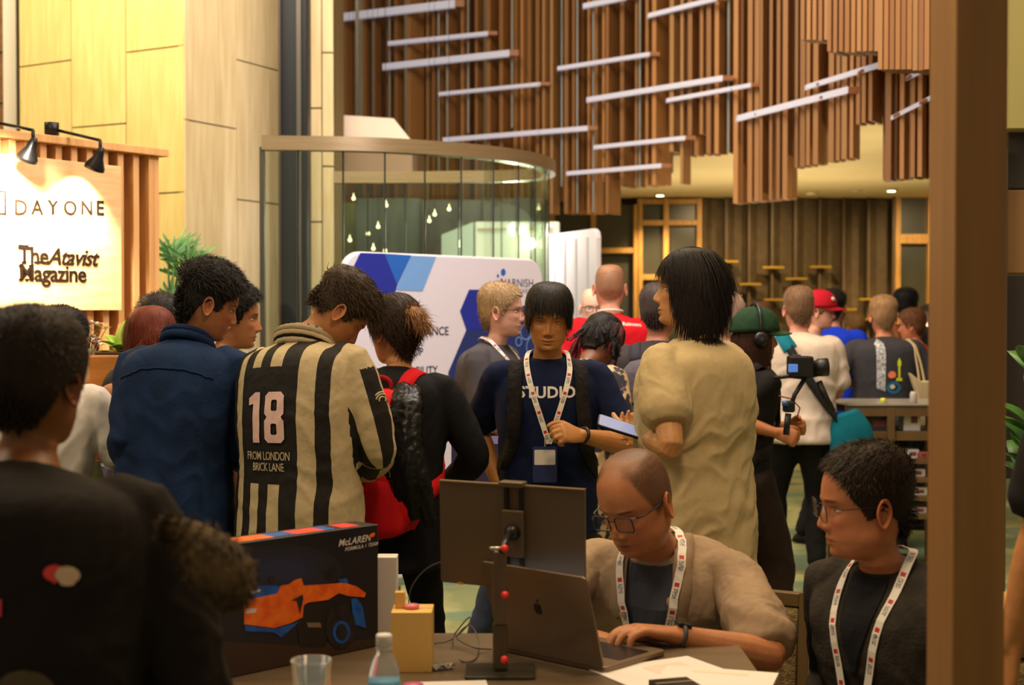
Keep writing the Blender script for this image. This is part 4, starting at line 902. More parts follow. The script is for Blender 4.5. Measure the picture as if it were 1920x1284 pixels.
fr_ = MB(); fr_.add(*boxpts(bx_(-30), bx_(10), zz_(0, 406), zz_(0, 403), .1*zsgn, .104*zsgn), MBo); fr_.add(*boxpts(bx_(-30), bx_(10), zz_(0, 365), zz_(0, 362), .1*zsgn, .104*zsgn), MBo); fr_.add(*boxpts(bx_(7), bx_(10), zz_(0, 406), zz_(0, 362), .1*zsgn, .104*zsgn), MBo); fr_.obj('emblem', m_gold, sg)
def serif(txt, px, py, size, shear=0): text_obj('lettering', txt, onb(px, zz_(px, py)), size, m_gold, sg, bold=.012, shear=shear, extrude=.003, spacing=.93)
serif('The', 32, 495, .105); serif('Atavist', 87, 497, .104, .35); serif('Magazine', 33, 527, .105)
for px, py, w in ((34, 464.5, 20), (40, 495, 9), (34, 527, 8), (46, 527, 7), (54, 527, 8), (34, 501.5, 8), (53, 501.5, 8), (63, 495, 7), (72, 495, 8)):
    fr_ = MB(); z = zz_(px, py); fr_.add(*boxpts(bx_(px-1), bx_(px-1)+w/F*6.7, z-.001, z+.007, .1*zsgn, .104*zsgn), MBo); fr_.obj('serif', m_gold, sg)
for i, (pa, pb, py) in enumerate(((2, 62, 243), (118, 188, 262))):
    lb = ['black sign spotlight on a long arm, the left one above the sign', 'black sign spotlight on a long arm, the right one above the sign'][i]
    m0 = MBo @ Vector((bx_(pa), zT+.01, .02*zsgn)); r = empty('sign_spotlight', m0, 0, lb, 'light', 'spotlights over the sign')
    e = at(pb, py+1, BY(pb)-.34)-m0; blk = cmat('black_metal', C(26, 24, 24), rough=.4, metal=.3)
    MB().lathe([(.0, -.03), (.032, -.028), (.032, .028), (0, .03)], (0, 0, .03), 14).obj('mount', blk, r, True)
    MB().tube([(0, 0, .03), tuple(e)], .007, 8).obj('arm', blk, r, True)
    MB().tube([tuple(e), tuple(e+Vector((0, 0, -.05)))], .008, 8).obj('knuckle', blk, r, True)
    tgt = MBo @ Vector((bx_(pb)-.15, zs1-.28, .1*zsgn)); h0 = m0+e+Vector((0, 0, -.05)); dr = (tgt-h0).normalized(); Mq = Matrix.Translation(e+Vector((0, 0, -.05))) @ dr.to_track_quat('Z', 'Y').to_matrix().to_4x4()
    MB().lathe([(.012, -.02), (.018, 0), (.024, .03), (.045, .07), (.046, .085), (.040, .085), (.036, .075)], (0, 0, 0), 18, Mq).obj('lamp_shade', blk, r, True)
    MB().lathe([(0, .070), (.034, .072), (.034, .074), (0, .076)], (0, 0, 0), 16, Mq).obj('bulb', m_lamp, r)
    spot('sign_beam', h0+dr*.09, h0+dr, (120, 60)[i], (1, .90, .74), 100, .7, .03)
spot('sign_beam', MBo @ Vector((bx_(-60), zT-.05, .45*zsgn)), MBo @ Vector((bx_(-40), zs1-.3, .1*zsgn)), 120, (1, .88, .70), 110, .7, .03)
# planter shelf with leaves, vase
pl = empty('planter_box', (0, 0, 0), 0, 'orange wooden planter box below the sign', 'planter')
Yq = 5.75; MB().box(((X(186, Yq)+X(330, Yq))/2, Yq, (Zz(664, Yq)+Zz(722, Yq))/2), (X(330, Yq)-X(186, Yq), .3, Zz(664, Yq)-Zz(722, Yq))).obj('box_wall', mat('planter_wood', C(206, 140, 66), rough=.5, col2=C(186, 120, 52), nscale=3, stretch=(1, 1, 6)), pl, bevel=.008)
MB().box(((X(186, Yq)+X(330, Yq))/2, Yq, Zz(664, Yq)), (X(330, Yq)-X(186, Yq)-.04, .26, .02)).obj('soil', cmat('soil', C(60, 42, 26)), pl)
ct = empty('booth_counter', (0, 0, 0), 0, 'wooden counter below the sign carrying planter and vase', 'counter')
MB().box(((X(-60, 5.8)+X(330, 5.8))/2, 5.78, Zz(722, 5.75)-.02), (X(330, 5.8)-X(-60, 5.8), .46, .04)).obj('countertop', m_ply, ct, bevel=.004)
MB().box(((X(-60, 5.8)+X(330, 5.8))/2, 5.78, (Zz(722, 5.75)-.04)/2), (X(330, 5.8)-X(-60, 5.8)-.04, .42, Zz(722, 5.75)-.04)).obj('counter_base', m_ply, ct)
def leaf(L_, w, bend, n=7, fold=.12):
    V = []; Fc = []
    for i in range(n+1):
        t = i/n; ww = w*math.sin(PI*min(1, t*.92+.05))**.8*(1-.1*t); a = bend*t; x = L_*(math.sin(a)/max(bend, .01)); z = L_*(1-math.cos(a))/max(bend, .01)
        V += [(-ww, x, -z+ww*fold*3), (0, x, -z), (ww, x, -z+ww*fold*3)]
    for i in range(n): a = i*3; Fc += [(a, a+1, a+4, a+3), (a+1, a+2, a+5, a+4)]
    return V, Fc
def plant(name, label, base, specs, m, pot=None, stem=True):
    r = empty(name, base, 0, label, 'plant')
    for (yaw, pit, L_, w, bend, hz) in specs:
        M = Matrix.Translation((0, 0, hz)) @ Matrix.Rotation(yaw, 4, 'Z') @ Matrix.Rotation(pit, 4, 'X'); V, Fc = leaf(L_, w, bend); o = MB().add(V, Fc, M).obj('leaf', m, r, True)
        s = o.modifiers.new('s', 'SOLIDIFY'); s.thickness = .0015
        if stem: q = M @ Vector((0, 0, 0)); MB().tube([(0, 0, 0), (q.x*.5, q.y*.5, q.z*.6), tuple(q)], .004, 6).obj('stem', m, r, True)
    return r
m_lf = mat('bright_leaf', C(150, 190, 40), rough=.4, col2=C(110, 160, 30), nscale=6); m_lf2 = mat('palm_leaf', C(70, 130, 50), rough=.35, col2=C(38, 88, 36), nscale=8)
b0 = at(225, 668, Yq-.02); rl = random.Random(3)
plant('leafy_plant', 'bright green broad-leaved plant in the wooden planter', b0, [(-.5, 1.1, .20, .045, .5, .03), (.9, .9, .12, .035, .6, .02), (2.2, .8, .10, .03, .7, .02), (-1.6, .9, .12, .035, .7, .02), (.2, .75, .11, .03, .8, .0), (3.0, .6, .10, .03, .7, .02), (-.9, .5, .10, .035, .8, .0), (1.4, .5, .12, .025, .8, .0), (-2.4, .7, .09, .03, .6, .01)], m_lf)
# palm
pr = empty('potted_palm', (X(322, 8.0), 8.0, 0), 0, 'tall lady palm with finger-like green leaves behind the booth', 'plant')
MB().lathe([(.16, 0), (.20, .35), (.19, .37), (.17, .36), (0, .34)], (0, 0, 0), 20).obj('pot', m_ply, pr, True)
for i in range(7):
    a0 = rl.uniform(-.5, .5); top = Vector((rl.uniform(-.13, .14), rl.uniform(-.12, .12), Zz(rl.choice((485, 500, 520, 545, 565)), 8.0))); MB().tube([(0, 0, .34), (top.x*.4, top.y*.4, top.z*.6), tuple(top)], .006, 6).obj('stem', m_lf2, pr, True)
    for j in range(9):
        a = -1.2+j*.3+rl.uniform(-.1, .1); M = Matrix.Translation(top) @ Matrix.Rotation(a0+a*-1 if False else rl.uniform(-.5, .5), 4, 'Z') @ Matrix.Rotation(a, 4, 'Y') @ Matrix.Rotation(1.35, 4, 'X'); V, Fc = leaf(rl.uniform(.16, .25), .011, rl.uniform(.5, 1.1), 5); o = MB().add(V, Fc, M).obj('leaf', m_lf2, pr, True)
# vase with flowers
vz = at(165, 722, 5.7); vs = empty('flower_vase', (vz.x, 5.7, Zz(722, 5.75)), 0, 'glass vase of white and purple flowers on the booth counter', 'vase')
MB().lathe([(.03, 0), (.04, .03), (.035, .08), (.028, .12), (.034, .15), (.030, .15), (.024, .12), (.03, .06), (0, .01)], (0, 0, 0), 18).obj('vase_body', mat('milky_glass', C(220, 205, 180), rough=.2), vs, True)
m_wf = mat('white_petal', C(225, 205, 185), rough=.6); m_pf = mat('purple_petal', C(92, 50, 150), rough=.6)
for i in range(34):
    a = rl.uniform(0, 6.3); rr = rl.uniform(0, .075); z = rl.uniform(.10, .26); c = (rr*math.cos(a), rr*math.sin(a), z)
    MB().tube([(0, 0, .1), c], .0015, 5).obj('stem', m_lf2, vs)
    fm = MB(); pu = i % 4 == 0
    for k in range(5):
        V, Fc = leaf(.030 if not pu else .045, .010 if not pu else .005, .8, 3); fm.add(V, Fc, Matrix.Translation(c) @ Matrix.Rotation(k*1.26+a, 4, 'Z') @ Matrix.Rotation(rl.uniform(.2, .9), 4, 'X'))
    fm.obj('blossom', m_pf if pu else m_wf, vs, True)
# ------------------------------------------------------------------ the people
BLK = (24, 20, 18)
def short(col=BLK, top=.022, side=.006, n=3600, ln=.030, **k):
    d = dict(col=col, top=top, side=side, n=n, len=ln*.85, lift=.36, mess=.45, comb=lambda p: np.stack([p[:, 0]*3, .9*sst(.02, .09, p[:, 2])+.1, -1.0*(1-sst(.03, .09, p[:, 2]))], 1), w=.0011, grav=.08, lump=.06, lenf=lambda p: .35+.65*sst(.01, .07, p[:, 2])); d.update(k); return d
m_white_t = fab('white_cotton', (205, 190, 170), bump=.3)
# --- man in the grey-brown shirt working on the laptop (seated)
seated_hair = dict(col=(70, 50, 34), top=.0018, side=.0040, n=700, len=.003, lift=.7, mess=.3, w=.0009, zfront=.104, lump=.02, thin=lambda g: .0*g[..., 0], fade=(.02, .09))
m_linen = mat('grey_brown_linen', C(158, 134, 108), rough=.85, col2=C(142, 120, 96), nscale=12, bump=.14, bscale=22, spec=.2)
p23 = person('seated man in glasses and open grey-brown shirt typing on the laptop', 1292, 3.72, 152, H=1.75, bulk=1.12, lean=17, hunch=16, head=(-12, 24, 3), hs=1.04, hw=1.04, fat=.06, nose=1.15, jaw=1.04, skin=(172, 112, 70), lips=(138, 74, 56),
    seat=.462, base=Vector((at(1292, 590, 3.86).x, 3.86, 0)), ankles=((-.14, .42, .085), (.14, .42, .085)), lh=('w', 1266, 1192, 3.30), rh=('w', 1092, 1192, 3.42), lpole=(-1, -.3, -.55), rpole=(1, -.3, -.15), lpalm=(0, .15, -1), rpalm=(0, 0, -1), lcurl=24, rcurl=24, handsc=1.12,
    shirt=m_linen, sleeve='short', sleevew=1.18, shirtw=1.06, loose=.016, wrinkle=.018, trousers=(40, 38, 40), hair=dict(shave=True, col=(44, 31, 22), zfront=.100, zback=-.075), fine=True, stubble=.25, eyeopen=.45, hem=-.10)
m_blkf = mat('black_frame', C(22, 26, 38), rough=.3); m_inner = fab('dark_undershirt', (62, 64, 72))
glasses(p23, m_blkf, r=.0017)
lanyard(p23, low=.16, width=.021, fy=.165, off=.013)
def panel(p, name, xs, m, h0, h1, off=.003):   # cloth patch laid on the chest, xs gives half width by height
    V = []; hs_ = np.linspace(h0, h1, 14); nx = 8
    for h in hs_:
        w = xs(h)
        for i in range(nx+1): V.append((-w+2*w*i/nx, h, 0))
    Fc = [(j*(nx+1)+i, j*(nx+1)+i+1, (j+1)*(nx+1)+i+1, (j+1)*(nx+1)+i) for j in range(13) for i in range(nx)]
    return decal(name, p, V, Fc, 0, 0, False, m, off=off, cuts=0)
panel(p23, 'undershirt', lambda h: .062*(.55+.45*sst(.1, .3, h)), m_inner, .0, .516, .006)
def lapel(p, m, sd):
    path = [p.T(.525, sd*.055, -.07), p.T(.53, sd*.080, -.01), p.T(.505, sd*.088, .06), p.T(.44, sd*.085, .125), p.T(.40, sd*.075, .14)]
    V, Fc, P = ribbon([list(q) for q in path], p.bvh, .050, .006, thick=.003); mkobj('shirt_collar', V, Fc, m, p.root, True)
    path = [p.T(.42, sd*.066, .14), p.T(.25, sd*.060, .17), p.T(.05, sd*.045, .17)]
    V, Fc, P = ribbon([list(q) for q in path], p.bvh, .022, .004, thick=.002); mkobj('placket', V, Fc, m, p.root, True)
for sd in (-1, 1): lapel(p23, m_linen, sd)
def watch(p, sd, m, face=True):
    sh, el, w = p.arms[sd]; d = (w-el).normalized(); c = w-d*.012; u = d.orthogonal().normalized(); v = d.cross(u); pts = [c+u*(.031*p.s*math.cos(a))+v*(.027*p.s*math.sin(a)) for a in np.linspace(0, 2*PI, 20)[:-1]]
    V, Fc = tube(pts, .006, 8, True); b = mkobj('watch', V, Fc, m, p.root, True)
    if face:
        up = Vector((0, 0, 1)); f_ = (up-d*up.dot(d)).normalized(); q = c+f_*.030*p.s; M = basis(q, d, f_.cross(d)); MB().box((0, 0, 0), (.036, .034, .009), M).obj('watch_case', mat('watch_case', C(30, 28, 30), rough=.15, metal=.2), b, bevel=.003)
    return b
watch(p23, -1, cmat('strap_grey', C(58, 58, 62), rough=.6))
# --- seated man at the right
m_knit = mat('charcoal_knit', C(58, 52, 46), rough=.95, col2=C(46, 42, 38), nscale=20, bump=.25, bscale=150, spec=.15)
p24 = person('seated man in glasses, charcoal cardigan and white lanyard, in profile beside the post', 1690, 3.3, 126, H=1.75, bulk=1.1, lean=4, hunch=12, head=(-34, 8, -3), hs=1.06, hw=1.02, fat=.12, jaw=1.05, nose=.95, skin=(186, 118, 78), lips=(160, 80, 66),
    seat=.436, base=Vector((at(1710, 590, 3.36).x, 3.36, 0)), ankles=((-.12, .42, .085), (.12, .42, .085)), lh=(-.12, .20, .58), rh=(.12, .20, .58), shirt=m_knit, sleeve='long', trousers=(40, 40, 46), loose=.02, wrinkle=.008, fine=True, eyeopen=.8,
    hair=short((36, 26, 18), top=.011, side=.003, n=4200, ln=.022, mess=.4, w=.0011, fade=(.005, .075), zfront=.082), stubble=.15)
glasses(p24, cmat('thin_metal_frame', C(60, 50, 45), rough=.3, metal=.6), r=.0011, w=.025, h=.020, round_=.012)
panel(p24, 'undershirt', lambda h: .050*sst(.28, .50, h)+.002, fab('black_undershirt', (26, 26, 30)), .30, .516, .006)
lanyard(p24, low=.05, width=.020, fy=.19)
# --- man in the navy printed t-shirt, standing facing us
fringe = dict(col=BLK, top=.017, side=.011, n=5200, len=.050, lift=.20, mess=.26, grav=.45, w=.0013, zfront=.060, zside=-.030, zback=-.085, comb=lambda p: np.stack([p[:, 0]*4, np.where(p[:, 1] > .0, 1.0, -.6), -.5+0*p[:, 0]], 1), lenf=lambda p: .7+.3*sst(.03, .09, p[:, 2]), pad=.013, lump=.04, fade=(-.04, .08))
p10 = person('standing man in navy lettered t-shirt with badge and backpack straps, facing the camera', 1026, 5.1, 181, H=1.655, bulk=1.05, lean=0, hunch=8, head=(-3, 13, -2), hs=.965, skin=(176, 120, 66), lips=(150, 84, 60), rh=('w', 934, 905, 5.08), lh=('w', 1088, 816, 4.86), lpole=(-.9, -.6, -.5), rpole=(.4, -.8, 0),
    lpalm=(.3, -.6, -.5), lcurl=58, rcurl=30, shirt=(14, 26, 58), sleeve='short', sleevew=1.05, loose=.014, hair=fringe, fine=True, eyeopen=.35, collar=(fab('navy_rib', (12, 20, 44)), .008), trousers=(24, 24, 30))
m_wht = mat('white_print', C(205, 200, 195), rough=.7)
V, Fc = text_geo('STUDIO.', .056, bold=.03, align='CENTER', spacing=1.06); decal('lettering', p10, V, Fc, .392, 0, False, m_wht, cuts=2, off=.003)
bt = lanyard(p10, low=.215, width=.020, fy=.14)
def badge(p, h, x, col=(28, 44, 92), w=.085, hh=.125, y=.155, lab=None):
    q = p.T(h, x, y); M = Matrix.Translation(q); b = MB().prism(rrect(w, hh, .006, 4), -.002, .002, M @ Matrix.Rotation(PI/2, 4, 'X')).obj('badge', cmat('badge_blue', C(*col), rough=.35), p.root)
    MB().prism(rrect(w*.86, hh*.42, .004, 3), 0, .0008, M @ Matrix.Translation((0, .0022, hh*.20)) @ Matrix.Rotation(PI/2, 4, 'X') @ Matrix.Rotation(PI, 4, 'Y')).obj('badge_print', m_wht, b)
    MB().tube([tuple(q+Vector((0, 0, hh/2))), tuple(q+Vector((0, -.004, hh/2+.03)))], .003, 6).obj('clip', cmat('chrome', C(180, 175, 165), rough=.25, metal=.9), b)
badge(p10, .135, .015)
m_bpk = fab('black_nylon', (24, 21, 20), bump=.3); m_strap = fab('strap_black', (30, 27, 26), bump=.5, bscale=60)
backpack(p10, m_bpk, m_strap, 'black backpack worn by the man in the navy lettered t-shirt', w=.27, h=.42, d=.13)
watch(p10, -1, cmat('bracelet', C(18, 16, 18), rough=.4), False)
V, Fc = tube([list(q) for q in (p10.T(.10, .165, .07), p10.T(-.05, .175, .06), p10.T(-.17, .185, .06))], .012, 8); mkobj('loose_strap', V, Fc, m_strap, p10.root, True)
# --- long haired man in the cream shirt
long_ = dict(col=(22, 16, 14), top=.018, side=.020, n=7000, len=.115, lift=.06, mess=.14, grav=.42, w=.0018, zfront=.070, zside=-.055, zback=-.105, comb=lambda p: np.stack([p[:, 0]*.5, -.35*sst(0, .08, p[:, 2])+.25*sst(-.0, -.06, p[:, 2]), -1.0+0*p[:, 0]], 1), pad=.017, lump=.05, fade=(-.05, .05), lenf=lambda p: .55+.7*sst(.05, -.06, p[:, 1]), K=6, thf=lambda g, th: th*(1+.75*sst(.03, -.07, g[..., 1])*sst(.06, -.04, g[..., 2])))
p15 = person('tall man with chin-length black hair in a loose cream t-shirt, seen from behind looking left', 1304, 4.55, 46, H=1.74, bulk=1.06, lean=-2, hunch=5, head=(36, -4, 0), hs=1.0, hw=.98, skin=(186, 134, 84), lh=('w', 1203, 815, 4.52), rh=('w', 1240, 820, 4.80), lpole=('w', 1262, 870, 4.25), rpole=(.4, -.5, -1), lpalm=(.2, 0, 1), lcurl=30,
    shirt=fab('cream_cotton', (192, 170, 126), bump=.25, bscale=8), sleeve='short', slen=.60, sleevew=1.30, loose=.032, hem=-.24, shirtw=1.06, wrinkle=.011, hair=long_, fine=True, eyes=True, collar=(fab('cream_rib', (200, 180, 136)), .009), trousers=(22, 20, 20), neckhole=1.05)
m_scr = mat('phone_screen', C(120, 132, 170), rough=.1, emit=.25, ecol=(.5, .6, 1)); m_case = mat('dark_case', C(22, 22, 26), rough=.3, metal=.2)
def phone(c, ax, up, label, w=.075, h=.155):
    M = basis(c, ax, up); r = empty('smartphone', c, 0, label, 'phone'); K = Matrix.Translation(-Vector(c)) @ M
    MB().prism(rrect(h, w, .010, 4), -.004, .004, K).obj('phone_body', m_case, r); MB().prism(rrect(h-.008, w-.008, .007, 4), .004, .0046, K).obj('screen', m_scr, r); return r
c_ = at(1165, 801, 4.48); phone(c_, at(1200, 813, 4.48)-at(1130, 791, 4.48), Vector((0.25, .9, .35)), 'smartphone lying in the hand of the long-haired man in cream')
# --- denim shirt man
quiff = dict(col=(26, 22, 22), top=.026, side=.005, n=5200, len=.030, lift=.34, mess=.6, comb=(0, .9, .2), w=.0014, grav=.10, lump=.22, fade=(.015, .065), lenf=lambda p: .3+.7*sst(.01, .06, p[:, 2]), zfront=.076, curl=.22)
m_denim = mat('indigo_denim', C(24, 46, 82), rough=.85, col2=C(15, 31, 60), nscale=7, bump=.14, bscale=160, stretch=(1, 1, .7), spec=.2)
p5 = person('man in an indigo denim shirt seen from behind, head bowed to the right', 322, 4.55, -14, H=1.735, bulk=1.05, lean=5, hunch=14, head=(-52, 20, 4), hs=.98, skin=(168, 112, 72), lh=('w', 236, 862, 4.74), rh=(.10, .30, 1.08), lpole=(.15, -.5, -1), lcurl=45, shirt=m_denim, sleeve='long', sleevew=1.12, loose=.022, wrinkle=.008, hem=-.20, hair=quiff, fine=True, trousers=(28, 34, 50), eyeopen=.6)
def seam(p, pts, m, r=.0022, name='seam', off=.002):
    out = []
    for q in crs([list(p.T(*a)) for a in pts], 6):
        q = Vector(q); h = p.bvh.find_nearest(q); out.append(h[0]+h[1]*off if h[0] is not None else q)
    V, Fc = tube(out, r, 6); return mkobj(name, V, Fc, m, p.root, True)
seam(p5, [(.37, -.19, -.14), (.385, -.1, -.2), (.39, 0, -.2), (.385, .1, -.2), (.37, .19, -.14)], fab('denim_seam', (20, 38, 70)), .003)
pts = [p5.T(.515+.012*math.cos(a+PI), .078*math.sin(a), -.006+.074*math.cos(a)) for a in np.linspace(.55, 2*PI-.55, 18)]
for i, (dz, rr) in enumerate(((0, .017), (.020, .010))): V, Fc = tube([q+Vector((0, 0, dz)) for q in pts], rr, 8); mkobj('collar', V, Fc, m_denim, p5.root, True)
# --- jersey man
def jersey_mat():
    m = bpy.data.materials.new('striped_jersey'); m.use_nodes = True; N = m.node_tree.nodes; L = m.node_tree.links; b = N['Principled BSDF']; b.inputs['Roughness'].default_value = .7; b.inputs['Specular IOR Level'].default_value = .25
    a = N.new('ShaderNodeAttribute'); a.attribute_name = 'stripe'; s = N.new('ShaderNodeSeparateXYZ'); L.new(a.outputs['Vector'], s.inputs[0]); u, h, f = s.outputs
    def mth(op, x, y=None):
        n = N.new('ShaderNodeMath'); n.operation = op
        for i, v in enumerate((x, y)):
            if v is None: continue
            if isinstance(v, (int, float)): n.inputs[i].default_value = v
            else: L.new(v, n.inputs[i])
        return n.outputs[0]
    def iv(x, lo, hi): return mth('MULTIPLY', mth('GREATER_THAN', x, lo), mth('LESS_THAN', x, hi))
    sl_ = mth('GREATER_THAN', f, .5); a2 = N.new('ShaderNodeAttribute'); a2.attribute_name = 'armv'; s2 = N.new('ShaderNodeSeparateXYZ'); L.new(a2.outputs['Vector'], s2.inputs[0]); ua = mth('ARCTAN2', s2.outputs[0], s2.outputs[1])
    always = mth('MAXIMUM', iv(u, .088, .140), mth('MAXIMUM', iv(u, -.150, -.118), iv(u, .175, .40)))
    part = mth('MAXIMUM', iv(u, -.082, -.048), iv(u, -.012, .030)); gap = mth('SUBTRACT', 1.0, iv(h, .085, .405)); part = mth('MULTIPLY', part, gap)
    tor_ = mth('MAXIMUM', always, part); slv = mth('MAXIMUM', iv(ua, -.75, .05), mth('MAXIMUM', iv(ua, .85, 1.65), iv(ua, -2.6, -1.7)))
    fac = mth('ADD', mth('MULTIPLY', tor_, mth('SUBTRACT', 1.0, sl_)), mth('MULTIPLY', slv, sl_))
    mx = N.new('ShaderNodeMix'); mx.data_type = 'RGBA'; L.new(fac, mx.inputs[0]); mx.inputs[6].default_value = (*C(26, 22, 20), 1); mx.inputs[7].default_value = (*C(178, 160, 124), 1); L.new(mx.outputs[2], b.inputs['Base Color'])
    n = N.new('ShaderNodeTexNoise'); n.inputs['Scale'].default_value = 14; bp = N.new('ShaderNodeBump'); bp.inputs['Strength'].default_value = .35; bp.inputs['Distance'].default_value = .02; L.new(n.outputs['Fac'], bp.inputs['Height']); L.new(bp.outputs[0], b.inputs['Normal']); return m
m_jersey = jersey_mat()
wavy = dict(col=(48, 34, 20), top=.026, side=.003, n=5200, len=.036, lift=.30, mess=.5, comb=lambda p: np.stack([0*p[:, 0], 1.0+0*p[:, 0], .1+0*p[:, 0]], 1), w=.0013, grav=.28, lump=.22, curl=.32, fade=(.0, .07), lenf=lambda p: .35+.65*sst(.0, .06, p[:, 2])*(.8+.5*sst(0, .08, p[:, 1])), zfront=.070, zback=-.045)
p7 = person('man in black and cream striped football jersey numbered 18, head bent down', 560, 4.45, -27, H=1.735, bulk=1.07, lean=-2, side=-4, hunch=15, head=(-42, 47, 4), hs=.97, skin=(172, 116, 70), lh=(-.16, .26, 1.0), rh=(.08, .26, 1.04), rpole=(.6, -.3, -.8), lpole=(-.5, -.6, -.7), shirt=m_jersey, sleeve='long', sleevew=1.38, loose=.028, shirtw=1.02, wrinkle=.006, hem=-.24, hair=wavy, fine=True, jersey=True, trousers=(24, 22, 24), eyeopen=.3, neckhole=1.12)
m_num = mat('pink_number', C(214, 178, 172), rough=.6); m_numb = mat('cream_print', C(176, 160, 130), rough=.7)
def jersey_text():
    one = [(-.012, 0), (.014, 0), (.014, .135), (-.004, .135), (-.030, .118), (-.030, .100), (-.012, .104)]
    M = MB(); n1 = [(x-.040, y) for x, y in one]
    decal('number_one', p7, [(x, y, 0) for x, y in n1], [tuple(range(7))], .200, -.012, True, m_num, off=.004, cuts=3)
    # eight with two chamfered openings
    def oct_(w, h, c, k): x, y = c; return [(x-w+k, y-h), (x+w-k, y-h), (x+w, y-h+k), (x+w, y+h-k), (x+w-k, y+h), (x-w+k, y+h), (x-w, y+h-k), (x-w, y-h+k)]
    V = []; Fc = []
    for cy in (.0355, .0995):
        o = oct_(.034, .0355, (.028, cy), .012); i = oct_(.0105, .0150, (.028, cy), .004); b = len(V); V += [(x, y, 0) for x, y in o+i]; Fc += [(b+q, b+(q+1) % 8, b+8+(q+1) % 8, b+8+q) for q in range(8)]
    decal('number_eight', p7, V, Fc, .200, -.012, True, m_num, off=.004, cuts=2)
    for t, y in (('FROM LONDON', .155), ('BRICK LANE', .124)):
        V, Fc = text_geo(t, .031, bold=.012, align='CENTER', spacing=.95); V = [Vector((v.x*.72, v.y, 0)) for v in V]; decal('lettering', p7, V, Fc, y, -.012, True, m_numb, cuts=1, off=.004)
jersey_text()
def onshirt(p, px, py):
    o = p.Mi @ Vector((0, 0, CZ)); q = p.Mi @ at(px, py, 5); h = p.bvh.ray_cast(o, (q-o).normalized()); return h[0], h[1]
for k, (rr_, c) in enumerate(((15, 'w'), (11, 'w'), (6, 'w'))):
    pts = [];
    for a in np.linspace(-.4, 2.6+.5*k, 12):
        h0, n0 = onshirt(p7, 716+rr_*math.cos(a), 750-rr_*math.sin(a))
        if h0 is not None: pts.append(h0+n0*.002)
    if len(pts) > 3: V, Fc = tube(pts, .0028, 6); mkobj('sleeve_print', V, Fc, m_numb, p7.root, True)
pts = [p7.T(.50+.018*math.cos(a+PI), .088*math.sin(a), -.006+.082*math.cos(a)) for a in np.linspace(.5, 2*PI-.5, 18)]
for dz, rr, c in ((-.012, .013, (180, 162, 126)), (.002, .0125, (26, 22, 20)), (.012, .0135, (186, 168, 132)), (.024, .0125, (150, 132, 100))): V, Fc = tube([q+Vector((0, 0, dz)) for q in pts], rr, 8); mkobj('collar', V, Fc, fab('col_%d_%d' % (c[0], c[1]), c), p7.root, True)
pts = [p7.T(.535+.01*math.cos(a+PI), .070*math.sin(a), -.0+.068*math.cos(a)) for a in np.linspace(.3, 2*PI-.3, 22)]; pts = [Vector(q) for q in crs([list(q) for q in pts], 2)]
V = []; Fc = []
for q in pts: V += [q, q+Vector((0, 0, .018))]
Fc = [(2*i, 2*i+2, 2*i+3, 2*i+1) for i in range(len(pts)-1)]; mkobj('lanyard', V, Fc, cmat('lanyard_cloth', C(205, 200, 190), rough=.6, col2=C(90, 95, 120), nscale=60, contrast=(.52, .58)), p7.root)
# --- person with the red backpack
bun = dict(col=(44, 30, 22), top=.024, side=.016, n=4200, len=.045, lift=.22, mess=.28, comb=(0, -.8, -.5), w=.0014, grav=.25, lump=.15, fade=(-.04, .07), curl=.12, zback=-.088)
p8 = person('person in black jacket with brown ponytail, looking left', 732, 4.95, -18, H=1.61, bulk=1.08, lean=3, hunch=12, head=(62, 10, 0), hs=1.0, skin=(184, 128, 80), lh=(-.10, .30, 1.1), rh=(.14, .24, 1.0), rpole=(1, -.4, -.4), shirt=(20, 20, 24), sleeve='long', sleevew=1.2, loose=.022, hem=-.22, hair=bun, fine=False, vox=.005, legw=.9, trousers=(20, 19, 22))
q = p8.Mh @ Vector((0, -.112, .045)); hb_ = MB(); 
hm = cmat('hair_light', C(128, 88, 54), rough=.6, col2=C(170, 122, 76), nscale=50, bump=.5, bscale=90)
pts = [p8.Mh @ Vector(v) for v in ((0, -.085, .05), (0, -.125, .045), (.0, -.160, .030), (0, -.175, -.005))]; V, Fc = lpath([list(v) for v in pts], [.016, .028, .026, .010], n=14, k=3); pt_ = mkobj('ponytail', V, Fc, hm, p8.root, True)
gl_ = (p8.Mh.to_3x3().inverted() @ Vector((0, 0, -1))).normalized()
rt_ = np.array([list((p8.Mh.inverted() @ Vector(v))) for v in V]); cen_ = rt_.mean(0); nn_ = rt_-cen_; nn_ /= np.linalg.norm(nn_, axis=1)[:, None]
strands('ponytail_strands', rt_, nn_, dict(n=900, len=.05, lift=.4, mess=.5, comb=(0, -1, -.6), w=.0012, grav=.3, collide=False, curl=.2), .076, gl_, hm, pt_, p8.Mh)['kind'] = 'stuff'
m_red = fab('red_nylon', (200, 22, 30), bump=.4, bscale=10); m_redd = fab('dark_red_trim', (150, 16, 22))
p8b = backpack(p8, m_red, m_redd, 'bright red backpack on the back of the person with the ponytail', w=.30, h=.52, d=.17, top=.42, strapm=m_red, xo=.0, roll=.10)
